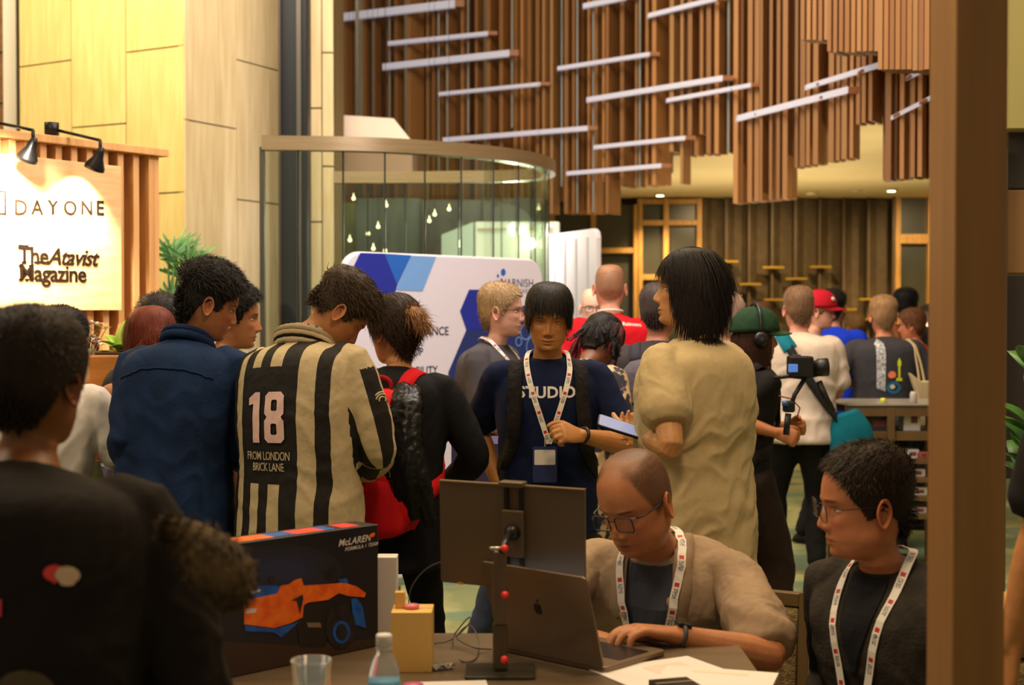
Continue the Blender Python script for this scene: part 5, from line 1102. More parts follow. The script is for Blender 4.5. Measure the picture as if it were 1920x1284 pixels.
# black jacket hung over the pack
jp = PC()
for dx, dy, r0 in ((0, 0, 1), (.045, .012, .8), (-.035, .02, .75), (.02, -.012, .7)):
    jp.add(lpath([list(p8.T(h_, x_+dx, y_+dy)) for h_, x_, y_ in ((.41, .09, -.16), (.34, .12, -.23), (.22, .135, -.255), (.10, .15+dx*.5, -.25), (.02-dx, .15+dx, -.22))], [.024*r0, .036*r0, .042*r0, .040*r0, .026*r0], n=12, k=3))
V, Fc, N_ = remesh(jp.V, jp.F, .008, 3); V = V+N_*(wr(V*np.array([1.6, 1, .5]), 70, 9)*.005)[:, None]
jk = mkobj('draped_jacket', [p8.Mw @ Vector(v) for v in V], Fc, fab('black_leather', (20, 20, 20), rough=.35, bump=.3), None, True); tag(jk, 'shiny black jacket hung over the red backpack', 'jacket')
V = [p8.Mw @ p8.T(h_, x_, -.295+y_) for h_, x_, y_ in ((.26, .085, 0), (.26, .10, 0), (.12, .125, .01), (.12, .115, .01))]; mkobj('white_tag', V, [(0, 1, 2, 3)], m_wht, jk)
# logo print on jacket sleeve (pale ring of strokes)
# --- man behind the denim shirt, in profile
p6 = person('dark-haired man in black t-shirt and lanyard, profile between denim shirt and striped jersey', 390, 5.15, -62, H=1.655, hs=1.0, lean=2, head=(-18, 6, 0), skin=(184, 126, 82), shirt=(24, 22, 24), sleeve='short', lh=('w', 500, 800, 4.9), hair=short(top=.024, side=.012, ln=.028, mess=.7), vox=.006, trousers=(30, 30, 34))
lanyard(p6, low=.2, fy=.14)
# --- left group
p2 = person('man with cropped black hair in white t-shirt, behind the dark foreground figure', 68, 4.7, -12, H=1.58, bulk=1.08, hs=1.02, hunch=14, lean=5, head=(-6, 12, 0), skin=(150, 98, 62), shirt=fab('white_tee', (212, 204, 196), bump=.5, bscale=9), rh=(.14, .26, .98), rpole=(1, -.5, -.4), hair=short((20, 18, 20), top=.014, side=.007, n=2500, ln=.012, lift=.6), vox=.006, trousers=(44, 48, 62), wrinkle=.010, hem=-.2)
p3 = person('dark-haired head showing just behind the red-haired woman', 302, 5.46, 10, H=1.61, hs=1.04, head=(10, 20, 0), skin=(160, 108, 72), shirt=(60, 58, 60), hair=short((28, 24, 26), top=.026, side=.016, n=2600, ln=.03), vox=.007)
rh_ = dict(col=(92, 38, 24), top=.022, side=.024, n=4600, len=.10, lift=.12, mess=.16, grav=.5, w=.0013, zfront=.07, zside=-.06, zback=-.11, comb=lambda p: np.stack([p[:, 0]*6, p[:, 1]*5, -.6+0*p[:, 0]], 1), pad=.018, lump=.03, fade=(-.05, .05))
p4 = person('woman with smooth red-brown hair, back of the head beside the denim shoulder', 292, 5.10, 22, H=1.56, hs=1.03, bulk=.95, head=(5, 16, 0), skin=(200, 140, 108), shirt=(206, 150, 120), sleeve='short', hair=rh_, vox=.006, lh=(-.12, .2, 1.15), lpole=(-1, -.3, -.2))
# --- stand host with glasses
p9 = person('fair-haired man in glasses and charcoal t-shirt at the software stand, looking right', 914, 6.5, -112, H=1.68, bulk=1.08, hs=1.02, head=(14, 2, 0), skin=(222, 168, 148), lips=(196, 120, 110), brow=(140, 110, 80), shirt=(74, 70, 74), sleeve='short', sleevew=1.15, lh=(-.05, .26, 1.0), rh=(.10, .28, 1.02), rpole=(.6, -.6, -.6), hair=short((150, 124, 90), top=.015, side=.006, ln=.018), vox=.006, trousers=(70, 80, 104), fine=False, hem=-.16, loose=.02)
glasses(p9, m_blkf, r=.0015); lanyard(p9, low=.12, width=.024, fy=.15)
# --- background people
p11 = person('bald man in dark-framed glasses in front of the white banner', 1113, 9.1, 176, H=1.71, hs=1.02, head=(4, 4, 0), skin=(232, 186, 166), lips=(200, 130, 120), brow=(170, 140, 120), shirt=(196, 170, 160), hair=None, vox=.009, fat=.06)
glasses(p11, m_blkf, r=.0022, h=.017)
p12 = person('tall man in a bright red t-shirt with cropped greying hair, seen from behind', 1146, 8.1, 4, H=1.83, bulk=1.12, hs=1.03, head=(-4, 4, 0), skin=(214, 156, 128), shirt=(200, 18, 34), sleeve='short', hair=dict(shave=True, col=(124, 88, 60), zfront=.085), vox=.008, loose=.02)
V, Fc = text_geo('Reinvent', .030, bold=.02); decal('lettering', p12, V, Fc, .44, .045, True, m_wht, cuts=1)
pts = [p12.T(.535, .066*math.sin(a), .064*math.cos(a)-.006) for a in np.linspace(0, 2*PI, 20)]; V, Fc = tube(pts[:-1], .008, 6, True); mkobj('lanyard', V, Fc, m_wht, p12.root, True)
# braids
p13 = person('person with black and crimson braids, head bent forward', 1088, 6.1, -24, H=1.60, bulk=.85, hs=1.02, head=(-10, 46, 0), hunch=22, skin=(112, 68, 44), shirt=mat('patterned_dress', C(190, 160, 120), rough=.8, col2=C(40, 36, 46), nscale=22, contrast=(.47, .53)), sleeve='long', hem=-.30, hair=dict(col=(20, 16, 16), top=.018, side=.016, n=0, zback=-.09, lump=.3), vox=.007, trousers=(150, 130, 96))
br_b = cmat('braid_black', C(22, 18, 18), rough=.5, bump=.8, bscale=200); br_r = cmat('braid_red', C(110, 20, 34), rough=.5, bump=.8, bscale=200)
rb = random.Random(4)
for i in range(46):
    a = rb.uniform(-1.7, 1.7); red = a < -.7 or rb.random() < .15; r0 = p13.Mh @ Vector((.075*math.sin(a)*.6, .05-.09*rb.random(), .118)); p1 = p13.Mh @ Vector((.092*math.sin(a), -.075*math.cos(a)-.02, .07)); p2_ = p13.Mh @ Vector((.100*math.sin(a), -.118*math.cos(a), .0)); e = p2_+Vector((rb.uniform(-.05, .03)-(.03 if red else 0), rb.uniform(-.03, .02), -rb.uniform(.03, .10 if not red else .17)))
    pts = crs([list(r0), list(p1), list(p2_), list(e)], 5); V, Fc = tube(pts, [.0065+.0018*math.sin(k*2.2) for k in range(len(pts))], 6); mkobj('braid', V, Fc, br_r if red else br_b, p13.root, True)
p14 = person('man with short curly greying hair and dark grey t-shirt, wearing a grey backpack', 1230, 6.7, -16, H=1.68, bulk=1.12, hs=1.05, head=(-6, 6, 0), skin=(176, 112, 84), shirt=(58, 52, 54), sleeve='short', hair=short((62, 52, 50), top=.016, side=.012, n=3400, ln=.016, curl=.9, mess=.9, lift=.5), vox=.006, trousers=(60, 74, 94), rh=(.12, .28, 1.05), lh=(-.12, .28, 1.05))
backpack(p14, fab('grey_pack', (92, 86, 92), bump=.6, bscale=30), fab('grey_pack_trim', (54, 52, 60)), 'grey backpack with carry handle on the curly-haired man', w=.30, h=.44, d=.15, top=.43)
p16 = person('grey-haired person in yellow, mostly hidden behind the long-haired man', 1372, 7.3, 25, H=1.64, hs=1.03, head=(0, 4, 0), skin=(206, 160, 130), shirt=(222, 196, 60), hair=short((150, 124, 108), top=.022, side=.016, n=2200, ln=.02), vox=.009)
# --- camera operator
lhair = dict(col=(52, 30, 20), top=.003, side=.012, rootz=.02, n=4200, len=.17, lift=.05, mess=.15, grav=.5, w=.0018, zfront=.07, zside=-.05, zback=-.11, comb=(0, -.1, -1), pad=.008, fade=(-.05, .05), K=6)
p17 = person('camera operator in black with a dark green cap and headphones, seen from behind', 1378, 6.3, -52, H=1.57, bulk=1.0, hs=1.04, lean=4, hunch=14, head=(-28, 2, 0), skin=(170, 106, 62), shirt=(24, 21, 20), sleeve='half', sleevew=1.1, loose=.022, hem=-.30, hair=lhair, vox=.006, rh=('w', 1458, 812, 6.12), lh=('w', 1478, 800, 6.40), lpole=('w', 1512, 905, 6.5), rpole=('w', 1420, 900, 6.05), rcurl=70, lcurl=60, trousers=(40, 28, 22), legw=1.45, ankles=((-.10, -.05, .085), (.14, .12, .085)))
def cap(p, m, m2, brim=True, logo=None, phones=False):
    Mh = p.Mh; V = []; Fc = []; nu, nv = 28, 10
    for i in range(nv+1):
        t = i/nv; el = t*PI/2
        for j in range(nu):
            a = 2*PI*j/nu; seam_ = 1+.006*math.cos(6*a); x = .094*math.cos(el)**.75*math.sin(a)*seam_; y = -.010+(.118 if math.cos(a) > 0 else .120)*math.cos(el)**.75*math.cos(a)*seam_; z = .032+.108*math.sin(el)-.018*(1-math.cos(a))/2*math.cos(el); V.append(Mh @ Vector((x, y, z)))
    for i in range(nv):
        for j in range(nu): k = (j+1) % nu; Fc.append((i*nu+j, i*nu+k, (i+1)*nu+k, (i+1)*nu+j))
    c = mkobj('cap', V, Fc, m, p.root, True); s = c.modifiers.new('s', 'SOLIDIFY'); s.thickness = .003
    V, Fc = tube([Mh @ Vector((0, -.01, .142)), Mh @ Vector((0, -.01, .148))], .008, 8); mkobj('cap_button', V, Fc, m, c, True)
    V = []; Fc = []; n = 12
    for i in range(5):
        t = i/4
        for j in range(n+1):
            a = -1.25+2.5*j/n; x = .092*math.sin(a)*(1-.08*t); y = .100*math.cos(a)*1.05+.072*t*math.cos(a*1.1); z = .036-.014*t-.022*(math.sin(a)**2); V.append(Mh @ Vector((x, y, z)))
    for i in range(4):
        for j in range(n): a = i*(n+1)+j; Fc.append((a, a+1, a+n+2, a+n+1))
    b = mkobj('brim', V, Fc, m2, c, True); s = b.modifiers.new('s', 'SOLIDIFY'); s.thickness = .004
    return c
cap(p17, fab('green_cap', (34, 60, 38), bump=.4, bscale=30), fab('green_brim', (44, 74, 46)))
hp = empty('headphones', p17.Mw @ p17.Mh.translation, 0, 'black over-ear headphones worn over the green cap', 'headphones'); Ki = Matrix.Translation(-hp.location) @ p17.Mw @ p17.Mh
m_hp = cmat('headphone_black', C(20, 20, 20), rough=.35)
V, Fc = tube([Ki @ Vector((.105*math.sin(a), -.015, .03+.128*math.cos(a))) for a in np.linspace(-1.7, 1.7, 22)], .007, 8); mkobj('headband', V, Fc, m_hp, hp, True)
for sd in (-1, 1): MB().lathe([(0, -.014), (.030, -.014), (.036, -.004), (.034, .012), (.020, .018), (0, .018)], (0, 0, 0), 20, Ki @ Matrix.Translation((sd*.098, -.012, -.012)) @ Matrix.Rotation(sd*PI/2, 4, 'Y')).obj('ear_cup', m_hp, hp, True)
rk = backpack(p17, fab('black_shell', (22, 20, 20), bump=.2), m_strap, 'black backpack hanging on the camera operator', w=.30, h=.50, d=.17, top=.34, pocket=True)
# --- man in the white t-shirt with teal strap
m_wt = fab('white_tee_far', (214, 196, 180), bump=.5, bscale=9)
p18 = person('man in a white t-shirt and black trousers with a teal shoulder strap, seen from behind', 1500, 8.43, -6, H=1.70, bulk=1.16, hs=1.06, hw=1.0, head=(6, 2, 0), skin=(206, 140, 114), shirt=m_wt, sleeve='short', sleevew=1.3, loose=.03, wrinkle=.012, hem=-.13, trousers=(22, 21, 22), shoes=(120, 86, 48), hair=short((112, 84, 62), top=.010, side=.007, n=2600, ln=.010, lift=.7, mess=.25), vox=.008, lh=(-.14, .28, 1.05), rh=(.14, .28, 1.05), ankles=((-.13, .05, .085), (.10, -.02, .085)))
m_teal = fab('teal_nylon', (12, 104, 122), bump=.3); m_strap2 = fab('dark_strap', (34, 34, 38))
def sstrap(p, pts, m, w, name='strap'):
    V, Fc, P = ribbon([list(p.T(*a)) for a in pts], p.bvh, w, .006, thick=.006); return V, Fc
tb = empty('shoulder_bag', p18.Mw @ p18.T(-.1, .30, -.10), 0, 'teal shoulder bag hanging at the hip of the man in white', 'bag'); Kt = Matrix.Translation(-tb.location) @ p18.Mw
V, Fc = sstrap(p18, [(.44, -.08, .12), (.50, -.11, .02), (.49, -.11, -.07)], m_teal, .085); 
V, Fc = sstrap(p18, [(.50, -.11, -.02), (.46, -.10, -.12), (.40, -.07, -.18)], m_teal, .085); mkobj('shoulder_pad', [Kt @ Vector(v) for v in V], Fc, m_teal, tb, True)
V, Fc = sstrap(p18, [(.42, -.08, -.17), (.33, -.03, -.2), (.2, .06, -.2), (.06, .17, -.16), (.0, .23, -.12)], m_strap2, .05); mkobj('strap', [Kt @ Vector(v) for v in V], Fc, m_strap2, tb, True)
V, Fc = lpath([Kt @ p18.T(.03, .26, -.10), Kt @ p18.T(-.08, .29, -.10), Kt @ p18.T(-.24, .30, -.09), Kt @ p18.T(-.30, .30, -.09)], [(.09, .045), (.13, .06), (.12, .06), (.08, .04)], n=20, k=4, up=(1, 0, 0)); mkobj('bag_body', V, Fc, m_teal, tb, True)
# --- red cap
p19 = person('man in a crimson cap and glasses looking right, behind the man in white', 1516, 9.7, -118, H=1.69, hs=1.04, head=(12, 4, 0), skin=(224, 164, 142), shirt=(150, 140, 140), hair=short((120, 80, 50), top=.006, side=.010, n=900, ln=.012), vox=.009)
cr = cap(p19, fab('red_cap', (186, 24, 44), bump=.2), fab('red_brim', (170, 20, 40))); glasses(p19, m_blkf, r=.002)
q = p19.Mh @ Vector((.055, .085, .085)); MB().lathe([(0, -.004), (.014, -.003), (.016, 0), (.010, .006), (0, .007)], (0, 0, 0), 8, Matrix.Translation(q) @ (p19.Mh.to_3x3() @ Vector((.6, .7, .35))).to_track_quat('Z', 'Y').to_matrix().to_4x4()).obj('cap_patch', m_wht, cr, True)
p20 = person('person in a vivid blue t-shirt half hidden behind the crimson cap', 1560, 10.6, -20, H=1.72, bulk=1.15, hs=1.0, head=(0, 5, 0), skin=(190, 130, 100), shirt=(24, 60, 214), hair=short(top=.02), vox=.011)
# --- man with graphic back print
p21 = person('man in a charcoal t-shirt with a colourful back print, behind the high table', 1662, 9.45, 4, H=1.655, bulk=1.22, hs=1.06, head=(-5, 5, 0), skin=(196, 126, 94), shirt=(62, 60, 66), sleeve='short', sleevew=1.3, loose=.03, hair=short((142, 110, 78), top=.014, side=.009, n=2600, ln=.014, lift=.6), vox=.009, lh=('w', 1606, 722, 9.55), lpole=(-1, -.3, -.5))
P_ = lambda c: mat('print_%d_%d_%d' % c, C(*c), rough=.6)
sw = [(-.030, -.17), (.026, -.19), (.030, .12), (.006, .165), (-.032, .12)]
decal('sword_print', p21, [(x, y, 0) for x, y in sw], [tuple(range(5))], .335, -.085, True, mat('silver_print', C(200, 200, 205), rough=.5, col2=C(120, 125, 135), nscale=60, contrast=(.45, .6)), cuts=3)
key = [(-.006, -.07), (-.020, -.07), (-.020, -.088), (.022, -.088), (.022, -.07), (.008, -.07), (.008, 0), (.016, .012), (.014, .035), (.002, .055), (-.010, .035), (-.012, .012), (-.006, 0)]
decal('arrow_print', p21, [(x, y, 0) for x, y in key], [tuple(range(13))], .30, .035, True, P_((214, 224, 40)), cuts=2)
circ = lambda r, c, n=12: [(c[0]+r*math.cos(2*PI*i/n), c[1]+r*math.sin(2*PI*i/n)*.8, 0) for i in range(n)]
decal('orange_print', p21, circ(.028, (0, 0)), [tuple(range(12))], .25, -.015, True, P_((236, 130, 90)), cuts=1)
ringv = circ(.050, (0, 0), 16)+circ(.028, (0, 0), 16); decal('blue_ring_print', p21, ringv, [(i, (i+1) % 16, 16+(i+1) % 16, 16+i) for i in range(16)], .17, .0, True, P_((36, 110, 150)), cuts=1)
decal('white_print', p21, circ(.018, (0, 0)), [tuple(range(12))], .175, -.01, True, P_((214, 206, 190)), cuts=1, off=.006)
tote = empty('tote_bag', p21.Mw @ p21.T(.0, .22, -.16), 0, 'pale cream tote bag hanging from the shoulder of the man with the back print', 'bag'); Kt = Matrix.Translation(-tote.location) @ p21.Mw
cream = fab('cream_canvas', (196, 176, 140), bump=.4)
for dx in (0, .035): V, Fc = sstrap(p21, [(.46, .15+dx*.4, .05), (.475, .15+dx*.4, -.06), (.40, .165+dx*.6, -.14), (.20, .17+dx, -.2), (.12, .16+dx*1.3, -.2)], cream, .022); mkobj('handle', [Kt @ Vector(v) for v in V], Fc, cream, tote, True)
MB().prism([(-.11, .12), (-.04, .065), (.05, .065), (.13, .13), (.11, .05), (.07, -.02), (.075, -.28), (-.055, -.28), (-.06, -.02)], -.03, .03, Kt @ Matrix.Translation(p21.T(.15, .19, -.24)) @ Matrix.Rotation(PI/2, 4, 'X')).obj('bag_body', cream, tote, False, .01, 3)
p22 = person('black-haired man in dark top with brown leather straps, in the far right background', 1700, 11.6, -8, H=1.74, hs=1.06, head=(-4, 6, 0), skin=(190, 130, 100), shirt=(44, 48, 56), hair=short((14, 12, 14), top=.022, side=.012, n=1800, ln=.022), vox=.011)
backpack(p22, fab('brown_leather', (120, 66, 40), rough=.4), fab('brown_strap', (130, 74, 44), rough=.5), 'brown leather backpack worn by the far black-haired man', w=.26, h=.40, d=.12, top=.40, pocket=False)
p26 = person('person in a rust-brown top close beside the right-hand post', 1728, 10.3, 60, H=1.58, hs=1.0, head=(0, 5, 0), skin=(196, 120, 88), shirt=(140, 62, 38), hair=short((90, 56, 36), top=.02, side=.014, n=1200), vox=.011)
p27 = person('distant red-faced person under the brass ledges', 1432, 12.4, 160, H=1.66, hs=1.0, skin=(214, 130, 84), shirt=(50, 44, 46), hair=short((90, 60, 40), top=.008, side=.006, n=600), vox=.014)
p28 = person('distant brown-haired person behind the vivid blue t-shirt', 1610, 13.2, 30, H=1.56, hs=1.0, skin=(150, 100, 60), shirt=(110, 84, 40), hair=short((96, 70, 36), top=.02, side=.018, n=900), vox=.014)
p30 = person('distant person in dark blue at the edge of the right post', 1752, 12.5, 30, H=1.62, hs=1.0, skin=(180, 120, 90), shirt=(60, 80, 110), hair=short((40, 34, 30), top=.02, side=.014, n=700), vox=.014)
# --- dark foreground figure at lower left
p1 = person('dark blurred foreground man in a black jacket, back to the camera at lower left', 0, 2.12, -4, H=1.56, bulk=1.24, hs=.97, hw=1.0, lean=2, hunch=14, head=(-8, 4, 0), skin=(126, 76, 34), shirt=(30, 24, 20), sleeve='long', sleevew=1.35, loose=.035, wrinkle=.008, rh=(.34, .12, .84), rpole=(.7, -.8, -.1), lh=(-.3, .12, .84), hair=short((30, 20, 12), top=.016, side=.012, n=6000, ln=.012, w=.0013, zback=-.075), fine=True, trousers=(20, 18, 18))
V, Fc = text_geo('||||', .05, bold=.06); 
decal('pink_print', p1, [(-.10, 0, 0), (.075, 0, 0), (.075, .022, 0), (-.10, .022, 0)], [(0, 1, 2, 3)], .27, -.01, True, P_((196, 52, 84)), cuts=3)
decal('red_print', p1, circ(.016, (0, 0)), [tuple(range(12))], .33, .140, True, P_((210, 60, 60)), cuts=1); decal('white_print', p1, circ(.017, (0, 0)), [tuple(range(12))], .328, .158, True, P_((200, 170, 140)), cuts=1, off=.006)
decal('grey_print', p1, circ(.045, (0, 0), 12)[:7], [tuple(range(7))], .165, .10, True, P_((70, 58, 36)), cuts=1)
decal('pale_print', p1, [(-.12, 0, 0), (.20, 0, 0), (.20, .014, 0), (-.12, .014, 0)], [(0, 1, 2, 3)], .09, .02, True, P_((58, 46, 30)), cuts=3)
# fuzzy grey-brown tuft at the foreground shoulder
fz = at(388, 1040, 1.98); m_fz = mat('fuzzy_fur', C(96, 76, 48), rough=.9, col2=C(60, 46, 28), nscale=30)
ft = empty('fur_bobble', fz, 0, 'blurred grey-brown furry bobble at the foreground figure\'s right shoulder', 'bobble')
V, Fc = lpath([(-.055, 0, .035), (-.03, 0, .03), (0, 0, .0), (.03, 0, -.03), (.035, 0, -.055)], [.016, .022, .038, .040, .026], n=16, k=3); MB().add(V, Fc).obj('core', m_fz, ft, True)
rt_ = np.array([list(v) for v in V]); nn_ = rt_/np.linalg.norm(rt_, axis=1)[:, None]; f_ = strands('fur', rt_, nn_, dict(n=2600, len=.013, lift=.5, mess=.8, w=.0010, grav=.1, collide=False, curl=.3), .07, Vector((0, 0, -1)), m_fz, ft, Matrix.Identity(4)); f_['kind'] = 'stuff'
# person at the right edge
p25 = person('person in black at the right picture edge, sleeve and bare forearm showing', 2190, 2.9, 12, H=1.72, bulk=1.15, hs=1.0, skin=(190, 130, 78), shirt=(24, 22, 22), sleeve='short', sleevew=1.35, loose=.03, lh=(-.30, .08, .86), lpole=(-.5, -.8, 0), hair=short(), vox=.006, trousers=(30, 28, 30))
# ------------------------------------------------------------------ banners, tables, foreground things
class Plane:      # vertical plane through two ground points; pixels of the photograph turned into (u, v) on it
    def __init__(s, a, b): s.o = Vector((a[0], a[1], 0)); s.d = (Vector((b[0], b[1], 0))-s.o); s.L = s.d.length; s.d.normalize(); s.n = Vector((s.d.y, -s.d.x, 0)); s.M = basis(s.o, s.d, (0, 0, 1))
    def uv(s, px, py):
        r = at(px, py, 5)-Vector((0, 0, CZ)); t = (s.o-Vector((0, 0, CZ))).dot(s.n)/r.dot(s.n); p = Vector((0, 0, CZ))+r*t; return ((p-s.o).dot(s.d), p.z)
    def poly(s, pts, m, name, parent, off=.002, raw=False):
        q = pts if raw else [s.uv(*p) for p in pts]; return MB().prism(q, 0, .0006, s.M @ Matrix.Translation((0, 0, off))).obj(name, m, parent)
    def text(s, t, px, py, size, m, parent, off=.002, **k): u, v = s.uv(px, py); return text_obj('lettering', t, s.M @ Matrix.Translation((u, v, off)), size, m, parent, **k)
Bp = Plane((X(645, 7.8), 7.8), (X(1018, 9.0), 9.0)); m_ban = mat('banner_fabric', C(214, 210, 226), rough=.75)
bn = empty('banner_wall', (0, 0, 0), 0, 'white rounded fabric banner with blue hexagons and software lettering', 'banner')
H1 = 1.90; o_ = [(p[0]+Bp.L/2, p[1]+H1/2+.02) for p in rrect(Bp.L, H1-.04, .13, 7)]
MB().prism(o_, -.05, 0, Bp.M).obj('fabric', m_ban, bn, bevel=.012)
for u in (.25, Bp.L-.25): MB().box((u, .02, -.025), (.06, .04, .35), Bp.M).obj('foot', m_steel2, bn)
cb1, cb2, cb3, cb4 = [mat('banner_blue_%d' % i, C(*c), rough=.7) for i, c in enumerate(((26, 40, 150), (30, 96, 190), (112, 160, 222), (26, 46, 110)))]
K2 = lambda L_: [(480+x/2.986, 200+y/2.986) for x, y in L_]
Bp.poly(K2([(582, 818), (718, 822), (790, 1000), (770, 1060), (600, 1052), (535, 915)]), cb1, 'hexagon_print', bn); Bp.poly(K2([(718, 822), (868, 832), (790, 1000)]), cb2, 'hexagon_print', bn); Bp.poly(K2([(868, 833), (1008, 840), (932, 1032), (782, 1026)]), cb3, 'hexagon_print', bn)
Bp.poly([(862, 583), (879, 543), (905, 543), (930, 572), (1014, 574), (1014, 740), (842, 735), (840, 698), (874, 618)], cb4, 'hexagon_print', bn); Bp.poly([(862, 583), (879, 543), (905, 543), (924, 590), (905, 617), (874, 618)], cb1, 'hexagon_print', bn, .003); Bp.poly([(842, 735), (890, 736), (880, 800), (856, 800)], cb2, 'hexagon_print', bn, .003)
def disc(pl, c, r, m, name, parent, off=.003, ring=0, n=20):
    u, v = pl.uv(*c); o = [(u+r*math.cos(2*PI*i/n), v+r*math.sin(2*PI*i/n)) for i in range(n)]
    if not ring: return pl.poly(o, m, name, parent, off, True)
    i_ = [(u+(r-ring)*math.cos(2*PI*i/n), v+(r-ring)*math.sin(2*PI*i/n)) for i in range(n)]; return MB().add([(a, b, off) for a, b in o+i_], [(i, (i+1) % n, n+(i+1) % n, n+i) for i in range(n)], pl.M).obj(name, m, parent)
disc(Bp, (943, 510), .021, cb2, 'logo_dot', bn); disc(Bp, (933, 517), .010, cb2, 'logo_dot', bn); disc(Bp, (939, 524), .006, cb2, 'logo_dot', bn)
m_ink = mat('banner_ink', C(44, 44, 74), rough=.6); m_ink2 = mat('banner_ink_grey', C(90, 88, 110), rough=.6)
Bp.text('VARNISH', 940, 537, .072, m_ink, bn, bold=.0, spacing=1.0); Bp.text('SOFTWARE', 946, 549, .040, m_ink2, bn, spacing=1.2); Bp.text('no', 955, 567, .045, m_ink2, bn)
Bp.text('PERFORMANCE', 841, 628, .070, m_ink, bn, bold=.014, align='RIGHT'); Bp.text('EASY SETUP', 793, 666, .064, m_ink, bn, bold=.014, align='RIGHT'); Bp.text('SCALABILITY', 820, 700, .064, m_ink, bn, bold=.014, align='RIGHT')
for c, r in (((985, 622), .05), ((1000, 650), .07), ((972, 640), .03), ((1004, 612), .04)): disc(Bp, c, r, cb3, 'ring_print', bn, .003, .006)
Bq = Plane((X(1026, 12.2), 12.2), (X(1117, 11.25), 11.25)); bn2 = empty('banner_wall', (0, 0, 0), 0, 'plain white banner wall with folds, standing beyond the glass rail end', 'banner')
o_ = [(0, .02), (Bq.L, .02), (Bq.L, 2.16), (Bq.L-.02, 2.21), (Bq.L-.07, 2.235), (0, 2.235)]; MB().prism(o_, -.05, 0, Bq.M).obj('fabric', m_ban, bn2, bevel=.01)
for i in range(4): MB().box((Bq.L*(.15+.22*i), 1.1, .006), (.05, 2.15, .012), Bq.M).obj('fold', m_ban, bn2, bevel=.005)
MB().box((0, 1.15, -.02), (.05, 2.3, .06), Bq.M).obj('end_pole', m_wht, bn2, bevel=.01); MB().box((Bq.L/2, .015, -.02), (Bq.L, .03, .3), Bq.M).obj('foot', m_steel2, bn2)
# stand counter with violet cloth
Yt = 5.75; zt = Zz(832, Yt); tc_ = empty('stand_counter', (0, 0, 0), 0, 'stand counter under a violet-grey tablecloth', 'table'); xa, xb = X(846, Yt), X(1010, Yt)
m_vio = mat('violet_cloth', C(66, 58, 96), rough=.8, col2=C(54, 48, 82), nscale=3, bump=.4, bscale=8)
def cloth(x0, x1, y0, y1, z, n=40, drop=None):
    P_ = []; per = [(x0, y0), (x1, y0), (x1, y1), (x0, y1)]; ring = []
    for i in range(4):
        a, b = per[i], per[(i+1) % 4]
        for k in range(n//4): t = k/(n//4); ring.append((a[0]+(b[0]-a[0])*t, a[1]+(b[1]-a[1])*t))
    cx, cy = (x0+x1)/2, (y0+y1)/2; R_ = []
    for z_, am in ((z, 0), (z-.01, .004), (z-.3, .010), (z-.7, .018), (.01, .024)) if not drop else ((z, 0), (z-.01, .004), (z-drop*.5, .008), (z-drop, .014)):
        R_.append([(cx+(px-cx)*(1+.01*(z-z_))+am*math.sin(i*1.7), cy+(py-cy)*(1+.01*(z-z_))+am*math.cos(i*2.3), z_) for i, (px, py) in enumerate(ring)])
    return rings(R_)
V, Fc = cloth(xa, xb, Yt, Yt+.38, zt, drop=.42); mkobj('tablecloth', V, Fc, m_vio, tc_)
MB().box((X(985, Yt), Yt+.2, zt/2-.02), (.06, .06, zt-.06)).obj('pedestal', m_steel2, tc_); MB().prism(rrect(.26, .34, .03, 4, (X(985, Yt), Yt+.2)), 0, .02).obj('foot_plate', m_steel2, tc_)
tp_ = at(905, 830, Yt+.1); tp_.z = zt; tbx = empty('tablet', tp_, 0, 'dark tablet propped on the violet stand counter', 'tablet'); Mx = Matrix.Rotation(-.25, 4, 'X')
MB().box((0, 0, .068), (.055, .008, .13), Mx).obj('tablet_body', m_case, tbx, bevel=.003); MB().box((0, -.005, .068), (.046, .002, .11), Mx).obj('screen', mat('dim_screen', C(70, 72, 80), rough=.2), tbx); MB().box((0, .03, .03), (.05, .006, .07), Matrix.Rotation(.5, 4, 'X')).obj('stand', m_case, tbx)
cu = empty('paper_cup', Vector((at(866, 825, Yt+.12).x, Yt+.12, zt)), 0, 'white paper cup on the violet stand counter', 'cup'); MB().lathe([(.020, 0), (.027, .062), (.028, .064), (.025, .064), (.018, .004), (0, .004)], (0, 0, 0), 20).obj('cup_body', m_wht, cu, True)
# left grey-violet table behind the white t-shirt
lt = empty('demo_table', (0, 0, 0), 0, 'table under a pale violet-grey cloth beside the denim shirt', 'table'); Yl = 5.25; V, Fc = cloth(X(165, Yl), X(250, Yl), Yl, Yl+.5, Zz(874, Yl)); mkobj('tablecloth', V, Fc, mat('pale_violet', C(120, 112, 132), rough=.8), lt)
lf_ = empty('leaflet', (at(178, 880, Yl-.04).x, Yl-.05, Zz(942, Yl)), 0, 'dull green folded leaflet with yellow corner at the demo table edge', 'leaflet'); MB().prism([(-.03, 0), (.06, -.0), (.02, .16), (-.03, .16)], -.004, .004, Matrix.Rotation(PI/2, 4, 'X')).obj('sheet', mat('dull_green', C(96, 112, 78)), lf_); MB().prism([(-.03, .14), (.0, .14), (-.0, .16), (-.03, .16)], -.0045, .0045, Matrix.Rotation(PI/2, 4, 'X')).obj('corner', mat('corner_y', C(206, 190, 80)), lf_)
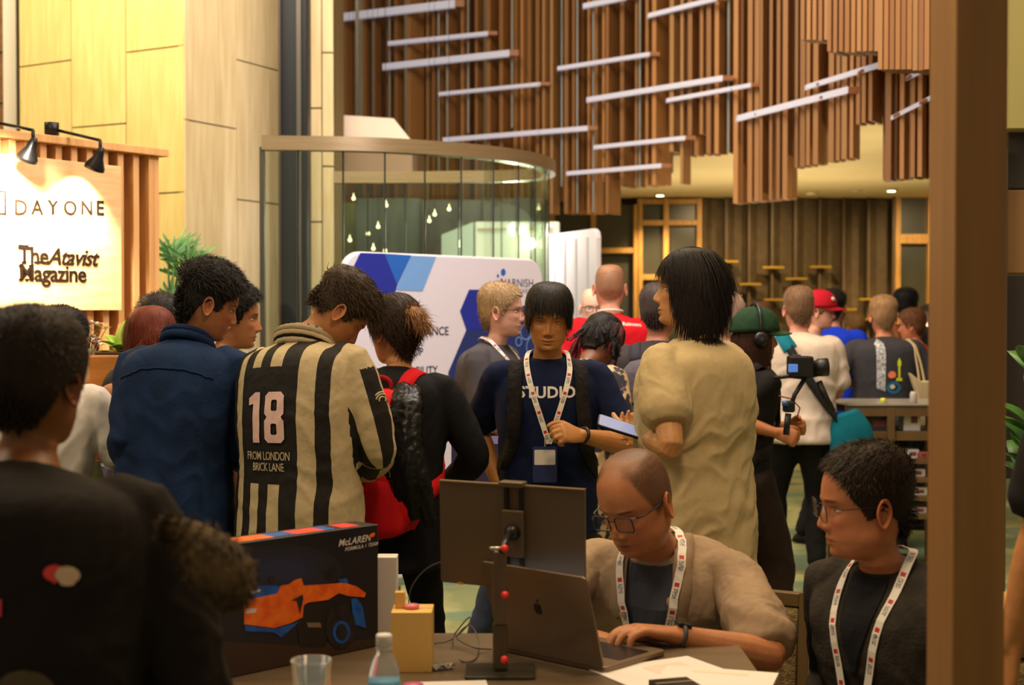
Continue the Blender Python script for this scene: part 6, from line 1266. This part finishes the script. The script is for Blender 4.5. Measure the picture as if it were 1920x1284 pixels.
# high slatted table at the right
Yr = 8.5; hz_ = empty('high_table', (0, 0, 0), 0, 'tall brown shelving table with several open shelves, right of the man in white', 'table'); m_tw = mat('bronze_brown', C(112, 86, 52), rough=.45, col2=C(98, 74, 44), nscale=6)
zt = Zz(757, Yr); xa, xb = X(1588, Yr), X(1800, Yr)
MB().box(((xa+xb)/2, Yr+.27, zt-.006), (xb-xa, .56, .012)).obj('top_panel', mat('grey_top', C(150, 145, 135), rough=.25), hz_, bevel=.002)
for z in (zt-.045,): 
    for y in (Yr+.02, Yr+.52): MB().box(((xa+xb)/2, y, z), (xb-xa, .04, .06)).obj('rail', m_tw, hz_, bevel=.003)
for x in (xa+.025, X(1672, Yr), xb-.025):
    for y in (Yr+.02, Yr+.52): MB().box((x, y, (zt-.015)/2), (.045, .045, zt-.03)).obj('leg', m_tw, hz_, bevel=.003)
sh_y = (818, 866, 901, 936, 970)
for py in sh_y: MB().box(((xa+xb)/2, Yr+.27, Zz(py, Yr)), (xb-xa, .50, .030 if py != 818 else .055)).obj('shelf', m_tw, hz_, bevel=.003)
rr = random.Random(2); PAL = [(206, 200, 190), (190, 180, 170), (60, 50, 50), (176, 90, 70), (200, 190, 176), (90, 110, 130)]
LB = ['white box with dark print on the second shelf of the tall table', 'flat white packet on the third shelf of the tall table', 'white booklet stack on the fourth shelf of the tall table', 'grey booklet on the lowest visible shelf of the tall table', 'small white carton on the upper shelf, right end of the tall table', 'dark folded garment on the upper shelf of the tall table', 'pale leaflet on the upper shelf edge of the tall table', 'reddish box beside the white box on the second shelf']
for (px, py, w, h, c), lb in zip(((1706, 849, .10, .055, 0), (1712, 884, .14, .05, 4), (1718, 918, .13, .05, 0), (1716, 953, .14, .04, 1), (1708, 800, .10, .16, 0), (1640, 801, .22, .09, 2), (1612, 806, .12, .012, 4), (1728, 852, .07, .04, 3)), LB):
    zs = Zz([q for q in sh_y if q > py][0], Yr)+(.015 if py > 815 else .0275); r = empty('box' if c in (0, 3) else 'booklet', (X(px, Yr+.1), Yr+.12, zs), 0, lb, 'box' if c in (0, 3) else 'booklet')
    MB().box((0, 0, h/2), (w, .12, h)).obj('body', cmat('pal_%d' % c, C(*PAL[c]), rough=.6), r, bevel=.004); MB().box((w*.12, -.061, h*.5), (w*.4, .002, h*.4)).obj('print', cmat('pal_print', C(120, 60, 60)), r)
for (px, w, h, c, lb, nm) in ((1655, .035, .030, (206, 214, 60), 'small lime yellow block on the tall table top', 'block'), (1712, .045, .07, (180, 170, 160), 'small glass jar on the tall table top near the tote bag', 'jar')):
    r = empty(nm, (X(px, Yr+.1), Yr+.08, zt), 0, lb, nm); MB().lathe([(w*.4, 0), (w*.5, h*.1), (w*.5, h*.8), (w*.35, h), (0, h)], (0, 0, 0), 14).obj('body', mat('blk_%d' % px, C(*c), rough=.3), r, True)
# gimbal camera held by the operator
gm = empty('camera', at(1505, 690, 6.05), 0, 'black video camera with long lens and small blue-lit display on a handheld rig', 'camera'); G0 = gm.location; gb = cmat('camera_black', C(24, 24, 24), rough=.4)
def gpt(px, py, dy=0): return at(px, py, 6.05+dy)-G0
MB().box(gpt(1500, 686), (.10, .09, .085)).obj('camera_body', gb, gm, bevel=.008)
MB().tube([gpt(1515, 690), gpt(1532, 689), gpt(1533, 689), gpt(1552, 688)], [.030, .032, .038, .039], 18).obj('lens_barrel', gb, gm, True)
MB().box(gpt(1487, 690, -.050), (.040, .008, .034)).obj('display', mat('blue_display', C(60, 90, 170), rough=.2, emit=.4, ecol=(.2, .4, 1)), gm, bevel=.003)
MB().box(gpt(1492, 671), (.04, .05, .03)).obj('viewfinder', gb, gm, bevel=.006); MB().tube([gpt(1452, 708), gpt(1480, 705), gpt(1510, 708), gpt(1540, 700)], .009, 8).obj('rig_bar', gb, gm, True)
MB().tube([gpt(1535, 715), gpt(1548, 745), gpt(1562, 770)], [.014, .014, .012], 10).obj('rig_handle', gb, gm, True); MB().tube([gpt(1510, 708), gpt(1490, 740), gpt(1480, 770)], .010, 8).obj('grip_arm', gb, gm, True)
MB().box(gpt(1479, 762), (.05, .04, .05)).obj('control_unit', gb, gm, bevel=.010); MB().lathe([(0, -.01), (.014, -.01), (.014, .01), (0, .01)], tuple(gpt(1472, 756, -.03)), 12).obj('knob', cmat('blue_knob', C(40, 90, 150), rough=.3), gm, True); MB().tube([gpt(1478, 775), gpt(1474, 815)], .014, 10).obj('grip', gb, gm, True)
MB().tube([gpt(1460, 742), gpt(1485, 748), gpt(1500, 765), gpt(1492, 790)], .003, 6).obj('cable', mat('red_cable', C(120, 26, 26)), gm, True)
# ------------------------------------------------------------------ front post and what shows right of it
m_post = mat('post_wood', C(142, 100, 50), rough=.55, col2=C(128, 88, 42), nscale=4, stretch=(6, 6, .4))
fp = empty('wooden_post', (X(1839, 2.2), 2.27, 0), 0, 'square wooden post standing close to the camera at the right', 'post'); MB().box((0, 0, 2), (X(1888, 2.2)-X(1790, 2.2), .141, 4)).obj('shaft', m_post, fp, bevel=.003); MB().box((0, 0, .04), (.11, .17, .08)).obj('base_block', m_post, fp, bevel=.003)
m_yg = mat('olive_plaster', C(170, 158, 96), rough=.7, col2=C(160, 148, 88), nscale=1)
struct(MB().box((X(1888, 7.2)+1.2, 7.3, (Zz(240, 7.2)+6)/2), (2.4, .2, 6-Zz(240, 7.2))).obj('wall_right', m_yg))
rs_ = empty('room_divider', (0, 0, 0), 0, 'dark panelled divider with a brown band, right of the wooden post', 'divider')
for a, b, c in ((242, 352, (46, 38, 30)), (354, 512, (128, 92, 52)), (514, 900, (44, 34, 28))): MB().box((X(1888, 7.25)+1.0, 7.4, (Zz(a, 7.3)+Zz(b, 7.3))/2), (2.1, .08, Zz(a, 7.3)-Zz(b, 7.3))).obj('panel', mat('div_%d' % a, C(*c), rough=.5), rs_, bevel=.006)
MB().box((X(1896, 7.2), 7.34, 1.2), (.03, .06, 2.4)).obj('upright', m_steel2, rs_); 
rl = random.Random(8); plant('leafy_plant', 'bright green plant at the right edge beside the post', (X(1935, 4.6), 4.6, .62), [(rl.uniform(-3, 3), rl.uniform(.5, 1.2), rl.uniform(.16, .24), .045, .8, rl.uniform(.35, .78)) for _ in range(26)], m_lf2)
MB().lathe([(.12, -.62), (.16, -.1), (.17, 0), (.15, 0), (0, -.04)], (X(1935, 4.6), 4.6, .62), 20).obj('plant_pot', m_ply, None, True); tag(bpy.data.objects['plant_pot'], 'tall round planter at the right edge behind the post', 'pot')
# ------------------------------------------------------------------ foreground desk
TZ = .78
dk_ = empty('desk', (0, 0, 0), 0, 'dark desk in the foreground carrying laptop, boxes and bottle', 'desk'); m_top = mat('desk_top', C(104, 88, 66), rough=.35, col2=C(92, 76, 56), nscale=5, stretch=(.5, 4, 1))
xR = X(1418, 3.1); MB().box(((-1.5+xR)/2, 2.90, TZ-.015), (xR+1.5, 1.06, .03)).obj('desktop', m_top, dk_, bevel=.004)
for x in (-1.42, xR-.08):
    for y in (2.42, 3.36): MB().box((x, y, (TZ-.03)/2), (.05, .05, TZ-.03)).obj('leg', cmat('black_metal', C(26, 24, 24), rough=.4, metal=.3), dk_, bevel=.003)
def onT(px, py, z=TZ): Y = 3.0
def tpos(px, py, z=TZ):    # point on the desk seen at that pixel
    lo, hi = 1.5, 6
    for _ in range(40):
        m_ = (lo+hi)/2
        if at(px, py, m_).z < z: hi = m_ if False else hi; 
        if at(px, py, m_).z > z: lo = m_
        else: hi = m_
    p = at(px, py, lo); p.z = z; return p
# portable monitor on its stand
A = Vector((X(826, 3.24), 3.24, 0)); B = Vector((X(1098, 3.10), 3.10, 0)); Mp = Plane(A[:2], B[:2]); zt1 = .5*(Zz(907, 3.24)+Zz(917, 3.10)); 
mo = empty('portable_monitor', (A+B)/2+Vector((0, 0, zt1-.11)), 0, 'slim dark portable monitor seen from behind, clamped on a pole stand', 'monitor'); Mo = Matrix.Translation(-mo.location)
tilt = Matrix.Translation((0, 0, zt1)) @ Matrix.Rotation(0, 4, 'X')
K = Mo @ Mp.M @ Matrix.Translation((Mp.L/2, zt1-.112, 0)) @ Matrix.Rotation(.05, 4, 'X') @ Matrix.Rotation(-.012, 4, 'Z')
m_mon = mat('monitor_back', C(92, 76, 56), rough=.38, metal=.25); m_blk = cmat('black_metal', C(26, 24, 24), rough=.4, metal=.3)
MB().prism(rrect(Mp.L, .235, .006, 3), -.006, .004, K).obj('monitor_shell', m_mon, mo, bevel=.0015); MB().prism(rrect(Mp.L-.01, .225, .004, 3), -.0075, -.0062, K).obj('screen', m_case, mo)
MB().box((0, .1165, 0), (Mp.L, .003, .012), K).obj('top_edge', mat('edge_alu', C(150, 128, 92), rough=.3, metal=.6), mo)
MB().box((-.125, -.116, .005), (.014, .004, .004), K).obj('port', m_brass, mo)
cl = empty('clamp_stand', tpos(938, 1262), 0, 'black pole stand with red knobs gripping the portable monitor', 'stand'); c0 = cl.location; Kc = Matrix.Translation(-c0) @ Matrix.Translation(mo.location) @ K
MB().box((.005, .119, .002), (.058, .012, .030), Kc).obj('clamp_jaw', m_mon, cl, bevel=.002); MB().box((.02, -.112, .006), (.055, .012, .030), Kc).obj('clamp_jaw', m_blk, cl, bevel=.002)
for x in (-.008, .028): MB().box((x, 0, .009), (.010, .225, .008), Kc).obj('clamp_rod', m_blk, cl, bevel=.002)
MB().box((.010, .01, .014), (.052, .105, .010), Kc).obj('clamp_plate', m_mon, cl, bevel=.003)
MB().lathe([(0, 0), (.016, 0), (.019, .006), (.014, .014), (.008, .024), (0, .024)], (0, 0, 0), 18, Kc @ Matrix.Translation((.012, .015, .018))).obj('ball_joint', m_blk, cl, True)
jt = Kc @ Vector((.012, .015, .040)); top = Vector((at(938, 1035, 3.0).x-c0.x, 3.0-c0.y, Zz(1035, 3.0)-TZ)); m_redk = mat('red_knob', C(206, 34, 30), rough=.3)
MB().tube([tuple(jt), tuple(top+Vector((.006, .0, .012))), tuple(top)], .007, 10).obj('neck', m_blk, cl, True)
for z0, z1, w in ((.012, .11, .032), (.112, top.z, .028)): MB().box((top.x*(z0+z1)/2/top.z, top.y*.8*(z0+z1)/2/top.z, (z0+z1)/2), (w, .022, z1-z0)).obj('pole', mat('stand_grey', C(84, 72, 52), rough=.35, metal=.5) if z0 < .1 else m_mon, cl, bevel=.003)
for px, py in ((946, 1028), (947, 1115), (946, 1236)): q = at(px, py, 2.985)-c0; MB().lathe([(0, -.008), (.007, -.008), (.0085, 0), (.007, .010), (0, .010)], (0, 0, 0), 12, Matrix.Translation(q) @ Matrix.Rotation(PI/2, 4, 'X')).obj('knob', m_redk, cl, True)
q = at(932, 1028, 2.985)-c0; MB().tube([tuple(q-Vector((.016, 0, 0))), tuple(q+Vector((.012, 0, 0)))], .004, 8).obj('lever', cmat('chrome', C(180, 175, 165), rough=.25, metal=.9), cl, True)
MB().prism(rrect(.15, .12, .01, 4), 0, .008).obj('base_plate', mat('stand_base', C(70, 66, 56), rough=.3, metal=.5), cl, bevel=.002)
# laptop, lid back towards us
LA = Vector((X(940, 3.24), 3.24, TZ)); LB_ = Vector((X(1136, 3.035), 3.035, TZ)); d = (LB_-LA); d.z = 0; Lw = d.length; d.normalize(); nb_ = Vector((d.y, -d.x, 0))   # towards us
lp_ = empty('laptop', LA, 0, 'open grey aluminium laptop, its lid back with dark fruit emblem towards us', 'laptop'); m_alu = mat('space_grey', C(124, 104, 84), rough=.33, metal=.55); m_key = mat('keyboard_deck', C(104, 96, 88), rough=.4, metal=.4)
Mb = basis((0, 0, .0), d, -nb_); Mb = Matrix(Mb)    # base plane: x along hinge, y away from us
zs_ = 1 if (Mb.to_3x3() @ Vector((0, 0, 1))).z > 0 else -1
MB().prism([(a+Lw/2, b+.11) for a, b in rrect(Lw, .22, .012, 4)], .002*zs_, .014*zs_, Mb).obj('base_shell', m_alu, lp_, bevel=.002); MB().prism([(a+Lw/2, b+.125) for a, b in rrect(Lw*.88, .11, .004, 3)], .0142*zs_, .0150*zs_, Mb).obj('keyboard', m_case, lp_)
up_ = (Vector((0, 0, 1))*.955+nb_*.297).normalized(); Ml = basis((0, 0, .014), d, up_); zl_ = 1 if (Ml.to_3x3() @ Vector((0, 0, 1))).dot(nb_) > 0 else -1
MB().prism([(a+Lw/2, b+.107) for a, b in rrect(Lw, .213, .010, 4)], 0, .006*zl_, Ml).obj('lid', m_alu, lp_, bevel=.0015); MB().prism([(a+Lw/2, b+.107) for a, b in rrect(Lw-.012, .20, .006, 4)], -.0006*zl_, -.0001*zl_, Ml).obj('screen', mat('laptop_screen', C(150, 160, 190), rough=.2, emit=.5, ecol=(.7, .8, 1)), lp_)
ap = []       # apple-like emblem outline: body with bite, leaf
for i in range(40):
    a = 2*PI*i/40+PI/2; r = .0125*(1+.10*math.cos(2*a)*-1)-.0035*math.exp(-((a-PI/2+0) % (2*PI)/.35)**2)-.0035*math.exp(-(((a-PI/2) % (2*PI)-2*PI)/.35)**2)-.0018*math.exp(-((a-1.5*PI)/.3)**2); x, y = r*math.cos(a), r*math.sin(a)*1.08
    dx, dy = x-.0155, y-.001; dd = math.hypot(dx, dy)
    if dd < .0065: x = .0155+dx/dd*.0065*1; x = min(x, .0155-math.sqrt(max(0, .0065**2-dy**2)))
    ap.append((x, y))
eq = (Lw*.485, .118); em = MB(); em.prism([(a+eq[0], b+eq[1]) for a, b in ap], .0061*zl_, .0066*zl_, Ml); em.prism([(eq[0]+a, eq[1]+b) for a, b in ((-.001, .0155), (.001, .0215), (.006, .0245), (.0055, .0195), (.003, .0165))], .0061*zl_, .0066*zl_, Ml); em.obj('emblem', m_case, lp_)
# printed toy car box
Cp = Plane((X(404, 2.975), 2.975), (X(708, 3.29), 3.29)); bxh = Zz(983, 3.29)-TZ; m_bx = mat('box_print_dark', C(34, 32, 38), rough=.35, col2=C(26, 24, 26), nscale=3)
cx = empty('toy_box', (Cp.o+Cp.d*Cp.L/2)+Vector((0, 0, TZ)), 0, 'large black toy box printed with an orange and blue racing car', 'box'); Oi = Matrix.Translation(-cx.location)
class Sub(Plane): pass
def cpoly(pts, m, name, off): q = [Cp.uv(400+x/3.963, 960+y/3.963) for x, y in pts]; q = [(min(max(u, .003), Cp.L-.003), min(max(v, TZ+.003), TZ+bxh-.003)) for u, v in q]; return MB().prism(q, 0, .0004, Oi @ Cp.M @ Matrix.Translation((0, 0, off))).obj(name, m, cx)
MB().add(*boxpts(0, Cp.L, TZ, TZ+bxh, -.085, 0), Oi @ Cp.M).obj('carton', m_bx, cx, bevel=.0015)
po, pb, pdk, pw, pb2 = [mat('toy_'+n_, C(*c), rough=.4, col2=C(*c2), nscale=40) for n_, c, c2 in (('orange', (238, 118, 34), (220, 84, 22)), ('blue', (28, 96, 186), (24, 70, 150)), ('dark', (20, 20, 22), (40, 40, 44)), ('white', (214, 206, 200), (190, 182, 176)), ('navy', (34, 44, 92), (30, 36, 70)))]
br_ = mat('toy_brown', C(58, 40, 30), rough=.4)
[cpoly([(520+q*430*math.cos(a), 430+q*190*math.sin(a)) for a in np.linspace(0, 2*PI, 29)[:-1]], mat('toy_glow_%d' % i_, C(*c_), rough=.4), 'sky_print', .0002+.0002*i_) for i_, (q, c_) in enumerate(((1, (33, 33, 44)), (.8, (34, 36, 52)), (.6, (35, 39, 62)), (.4, (37, 43, 74))))]; cpoly([(60, 1284), (60, 960), (600, 990), (1205, 940), (1205, 1010), (900, 1100), (600, 1284)], br_, 'ground_print', .0004)
cpoly([(225, 600), (300, 558), (400, 540), (492, 550), (482, 602), (350, 638), (225, 650)], pb, 'engine_cover', .0010); cpoly([(225, 655), (470, 605), (500, 545), (560, 535), (608, 500), (650, 490), (668, 545), (900, 530), (960, 520), (1060, 550), (1130, 600), (1120, 632), (1000, 622), (930, 600), (850, 650), (700, 670), (668, 690), (660, 780), (580, 820), (450, 860), (225, 832)], po, 'car_body', .0014)
cpoly([(228, 840), (450, 868), (640, 812), (600, 845), (500, 930), (450, 892), (235, 882)], pb, 'side_floor', .0012); cpoly([(1020, 640), (1062, 640), (1105, 700), (1132, 860), (1038, 832)], pb, 'front_wing', .0016); cpoly([(920, 500), (985, 490), (1000, 525), (950, 525)], pb, 'mirror', .0016)
cpoly([(860+58*math.cos(a)*1.0, 440+62*math.sin(a)) for a in np.linspace(0, 2*PI, 17)[:-1]], pdk, 'helmet', .0010); cpoly([(430+26*math.cos(a), 500+34*math.sin(a)) for a in np.linspace(0, 2*PI, 13)[:-1]], pdk, 'intake', .0018)
cpoly([(940+112*math.cos(a), 850+165*math.sin(a)) for a in np.linspace(0, 2*PI, 25)[:-1]], pdk, 'tyre', .0018)
cpoly([(948+64*math.cos(a), 890+84*math.sin(a)) for a in np.linspace(0, 2*PI, 25)[:-1]], pb, 'wheel_ring', .0022); cpoly([(948+44*math.cos(a), 890+62*math.sin(a)) for a in np.linspace(0, 2*PI, 25)[:-1]], pdk, 'wheel_hub', .0026)
cpoly([(670, 690), (860, 660), (900, 720), (830, 1000), (640, 1000), (620, 860)], mat('toy_shadow', C(30, 26, 26), rough=.4), 'tyre_side', .0008); cpoly([(575, 655), (660, 610), (665, 640), (640, 760), (615, 660)], pdk, 'wing_strut', .0018)
cpoly([(690, 820), (790, 820), (800, 855), (700, 855)], mat('toy_grey', C(120, 100, 76)), 'step_print', .0018); cpoly([(240, 720), (318, 712), (312, 745), (240, 755)], pw, 'number_print', .0018); cpoly([(225, 600), (345, 570), (345, 590), (225, 625)], pw, 'stripe_print', .0016)
for t, px_, py_, sz, sh_ in (('McLAREN', 925, 256, .0215, .35), ('FORMULA 1 TEAM', 975, 290, .0115, .3)):
    u, v = Cp.uv(400+px_/3.963, 960+py_/3.963); V, Fc = text_geo(t, sz, bold=.02, shear=sh_, spacing=1.05); MB().add(V, Fc, Oi @ Cp.M @ Matrix.Translation((u, v, .0012)) @ Matrix.Rotation(.03, 4, 'Z')).obj('lettering', pw, cx)
cpoly([(1152, 186), (1162, 163), (1190, 150), (1200, 160), (1186, 184)], po, 'swoosh', .0014)
for a, b, m in ((.02, .16, po), (.16, .22, pb), (.22, .30, mat('toy_red', C(214, 60, 40))), (.30, .33, pb), (.35, .40, mat('toy_red2', C(206, 40, 34)))): MB().add(*boxpts(a, b, TZ+bxh, TZ+bxh+.0006, -.070, -.015), Oi @ Cp.M).obj('top_print', m, cx)
MB().add(*boxpts(.012, .03, TZ+bxh-.06, TZ+bxh-.02, 0, .0008), Oi @ Cp.M).obj('corner_sticker', mat('sticker_blue', C(150, 170, 220), rough=.3), cx)
# boxes by the toy box
def carton(name, label, c, sx, sy, sz, m, rz=0, cat='box', parts=True):
    r = empty(name, c, rz, label, cat); MB().box((0, 0, sz/2), (sx, sy, sz)).obj('carton', m, r, bevel=.0015)
    if parts: MB().box((0, 0, sz+.0004), (sx*.96, sy*.04, .0008)).obj('flap_seam', cmat('tape', C(190, 170, 130), rough=.4), r)
    return r
m_crm = mat('cream_card', C(222, 180, 100), rough=.6, col2=C(214, 170, 92), nscale=4); m_pap = mat('white_paper', C(212, 204, 196), rough=.7)
c = tpos(771, 1262); c.y += .05; carton('carton_box', 'cream yellow cardboard box right of the bottle', c, .088, .09, .130, m_crm)
c2 = Vector((c.x-.028, c.y+.005, TZ+.131)); carton('small_box', 'small cream carton standing on the cream yellow box', c2, .022, .02, .035, m_crm)
cu2 = empty('pill_cap', (c.x-.002, c.y-.005, TZ+.131), 0, 'pink and white disc lying on the cream yellow box', 'disc'); MB().lathe([(.016, 0), (.017, .004), (.016, .008), (0, .009)], (0, 0, 0), 16).obj('disc_body', mat('pink_plastic', C(220, 120, 130), rough=.4), cu2, True)
c = tpos(724, 1205); carton('white_box', 'tall narrow white box behind the bottle', Vector((c.x, 3.36, TZ)), .048, .05, Zz(1044, 3.34)-TZ, m_pap)
# water bottle
Yb = 2.53; b_ = empty('water_bottle', (X(719, Yb), Yb, TZ), 0, 'clear plastic water bottle with white cap and blue label', 'bottle'); hB = Zz(1189, Yb)-TZ; m_pet = mat('pet_plastic', C(225, 232, 235), rough=.05, trans=.85, ior=1.15)
MB().lathe([(0, .004), (.024, 0), (.028, .008), (.028, .05), (.0265, .055), (.028, .06), (.028, hB*.62), (.024, hB*.74), (.013, hB*.84), (.0115, hB*.90), (.0115, hB*.93), (0, hB*.93)], (0, 0, 0), 28).obj('bottle_body', m_pet, b_, True)
MB().lathe([(.0285, hB*.30), (.0288, hB*.31), (.0288, hB*.58), (.0285, hB*.59)], (0, 0, 0), 28).obj('bottle_label', mat('label_blue', C(70, 156, 206), rough=.4, col2=C(110, 180, 214), nscale=30), b_, True)
MB().lathe([(.0135, hB*.885), (.0145, hB*.89), (.0145, hB*.985), (.0135, hB), (0, hB)], (0, 0, 0), 24).obj('cap', m_wht, b_, True); MB().lathe([(.0148, hB*.872), (.0148, hB*.882)], (0, 0, 0), 24).obj('cap_ring', m_wht, b_, True)
V, Fc = text_geo('WATER', .010, bold=.02, align='CENTER'); MB().add([(.0292*math.sin(v.x/.0292), -.0292*math.cos(v.x/.0292), v.y+hB*.44) for v in V], Fc).obj('label_print', m_wht, b_)
# tumbler, orange toy pieces, leaflet, can
tg = empty('plastic_cup', (X(582, 2.55), 2.55, TZ), 0, 'clear plastic cup in front of the printed racing car', 'cup'); hT = Zz(1236, 2.55)-TZ; MB().lathe([(.026, 0), (.036, hT), (.0375, hT), (.0375, hT-.003), (.0365, hT-.004), (.0275, 0)], (0, 0, 0), 28).obj('cup_body', m_pet, tg, True)
m_to = mat('orange_plastic', C(232, 110, 50), rough=.35)
for i, (px, py, w, h, y, lb, mm) in enumerate(((655, 1250, .05, .045, 2.72, 'small orange toy model piece with round hole beside the bottle', m_to), (640, 1284, .06, .03, 2.62, 'low amber toy piece in front of the orange one', mat('amber_plastic', C(214, 140, 60), rough=.35)))):
    r = empty('toy_piece', (X(px, y), y, TZ), .2*i, lb, 'toy'); MB().prism(rrect(w, h, .008, 4), -.012, .012, Matrix.Translation((0, 0, h/2)) @ Matrix.Rotation(PI/2, 4, 'X')).obj('block', mm, r, bevel=.002); MB().lathe([(.012, -.014), (.012, .014), (.006, .014), (.006, -.014)], (0, 0, h*.6), 16, Matrix.Rotation(0, 4, 'X')).obj('ring', mm, r, True)
pp = tpos(1240, 1262); r = empty('paper_sheet', (X(1245, 3.08), 3.04, TZ+.001), .5, 'white printed paper sheet lying on the desk by the watch hand', 'paper'); MB().box((0, 0, .0005), (.26, .20, .001)).obj('sheet', m_pap, r); MB().box((.03, .03, .0013), (.10, .06, .0006)).obj('pink_print', mat('pale_pink', C(226, 190, 180)), r)
r = empty('paper_sheet', (X(1340, 3.02), 2.98, TZ+.004), -.3, 'second white sheet under the black box, at the desk end', 'paper'); MB().box((0, 0, .0005), (.24, .17, .001)).obj('sheet', m_pap, r); MB().box((.0, .05, .0013), (.12, .02, .0006)).obj('pink_print', cmat('pale_pink2', C(226, 200, 180)), r)
carton('black_box', 'small black box with silver print lying on the white sheets', Vector((X(1262, 2.9), 2.86, TZ+.006)), .085, .07, .022, m_case, .3); 
q = tpos(845, 1272); r = empty('paper_sheet', (X(850, 2.96), 2.90, TZ+.001), .1, 'white sheet with blue and red marks in front of the stand base', 'paper'); MB().box((0, 0, .0005), (.15, .14, .001)).obj('sheet', m_pap, r); MB().box((.03, .01, .0013), (.05, .03, .0006)).obj('blue_print', cmat('prt_blue', C(60, 90, 170)), r)
r = empty('small_tin', (X(774, 2.86), 2.86, TZ), 0, 'small dark round tin with pink lid beside the cream box', 'tin'); MB().lathe([(.019, 0), (.020, .002), (.020, .018), (0, .018)], (0, 0, 0), 20).obj('tin_body', m_case, r, True); MB().lathe([(.0205, .018), (.0205, .024), (0, .025)], (0, 0, 0), 20).obj('lid', mat('pink_lid', C(200, 90, 140), rough=.3), r, True)
r = empty('foil_wrapper', tpos(822, 1256), .4, 'crumpled silver wrapper on the desk near the cream box', 'wrapper'); V = []; n_ = 9
for i in range(n_):
    for j in range(5): V.append((-.035+.07*i/(n_-1), -.012+.024*j/4, .003+.010*abs(math.sin(i*2.1+j*1.7))))
MB().add(V, [(i*5+j, (i+1)*5+j, (i+1)*5+j+1, i*5+j+1) for i in range(n_-1) for j in range(4)]).obj('foil', cmat('chrome', C(180, 175, 165), rough=.25, metal=.9), r)
# cables
def cable(label, pts, r=.0022, col=(70, 62, 50)):
    P_ = crs([list(q) for q in pts], 8); o = P_[0]; V, Fc = tube([Vector(p)-Vector(o) for p in P_], r, 8); c = mkobj('cable', V, Fc, cmat('cable_%d' % col[0], C(*col), rough=.4), None, True); c.location = Vector(o); tag(c, label, 'cable'); return c
T_ = lambda px, py, z=.0: tpos(px, py, TZ+.003+z)
cable('thin dark cable coiled in a standing loop left of the clamp stand', [T_(812, 1206), T_(845, 1200, .004), at(855, 1185, 3.3), at(878, 1158, 3.3), at(882, 1165, 3.3), at(862, 1188, 3.29), at(850, 1195, 3.28), at(852, 1225, 3.24), T_(868, 1240), T_(890, 1236), at(898, 1215, 3.24), at(894, 1190, 3.28), at(880, 1172, 3.3), at(862, 1185, 3.3), at(858, 1198, 3.28), T_(890, 1214, .01), T_(922, 1217)], .0016)
cable('thin cable arching from the monitor edge down behind the cream box', [at(846, 1053, 3.235), at(822, 1055, 3.27), at(795, 1070, 3.32), at(772, 1100, 3.37), at(766, 1135, 3.40), at(765, 1165, 3.41), tpos(768, 1198, TZ+.003)], .0016)
# chairs of the two seated men
def chair(label, loc, rz, m_f, m_c):
    r = empty('chair', loc, rz, label, 'chair')
    for sx in (-1, 1):
        MB().box((sx*.20, .20, .215), (.045, .035, .43)).obj('leg', m_f, r, bevel=.004)
        o = MB().prism([(-.235, 0), (-.195, 0), (-.195, .45), (-.235, .98), (-.27, .98), (-.24, .45)], sx*.235-.016, sx*.235+.016, Matrix(((0, 0, 1, 0), (1, 0, 0, 0), (0, 1, 0, 0), (0, 0, 0, 1)))).obj('back_leg', m_f, r, bevel=.003)
    MB().prism(rrect(.46, .44, .03, 4), .40, .45).obj('seat', m_c, r, bevel=.012)
    V, Fc = rings([[(-.215+.43*(k/9) if k < 10 else .215-.43*((k-10)/9), (-.205-.045*((z-.52)/.4))-(.02 if k < 10 else -.02)-.02*math.sin(PI*((k % 10)/9)), z) for k in range(20)] for z in np.linspace(.53, .92, 8)]); mkobj('backrest', V, Fc, m_c, r, True)
    for z in (.36, .95): MB().box((0, -.215 if z < .5 else -.248, z), (.44, .03, .05)).obj('rail', m_f, r, bevel=.004)
    return r
m_wv = mat('woven_pad', C(150, 128, 84), rough=.8, col2=C(104, 84, 50), nscale=60, bump=.6, bscale=160); m_cf = mat('chair_wood', C(98, 78, 46), rough=.4)
chair('dark wooden chair with a woven backrest, behind the man typing on the laptop', (X(1302, 3.95), 3.92, 0), math.radians(150), m_cf, m_wv)
chair('dark wooden chair under the man in the charcoal cardigan', (X(1712, 3.4), 3.39, 0), math.radians(126), m_cf, m_wv)
for o_ in bpy.data.objects:
    if o_.name.startswith('chair') and o_.type == 'EMPTY' and not o_.parent: o_.scale = (1, 1, .78)
print('TRIS', sum(len(o.data.loop_triangles) or sum(len(p.vertices)-2 for p in o.data.polygons) for o in bpy.data.objects if o.type == 'MESH'))
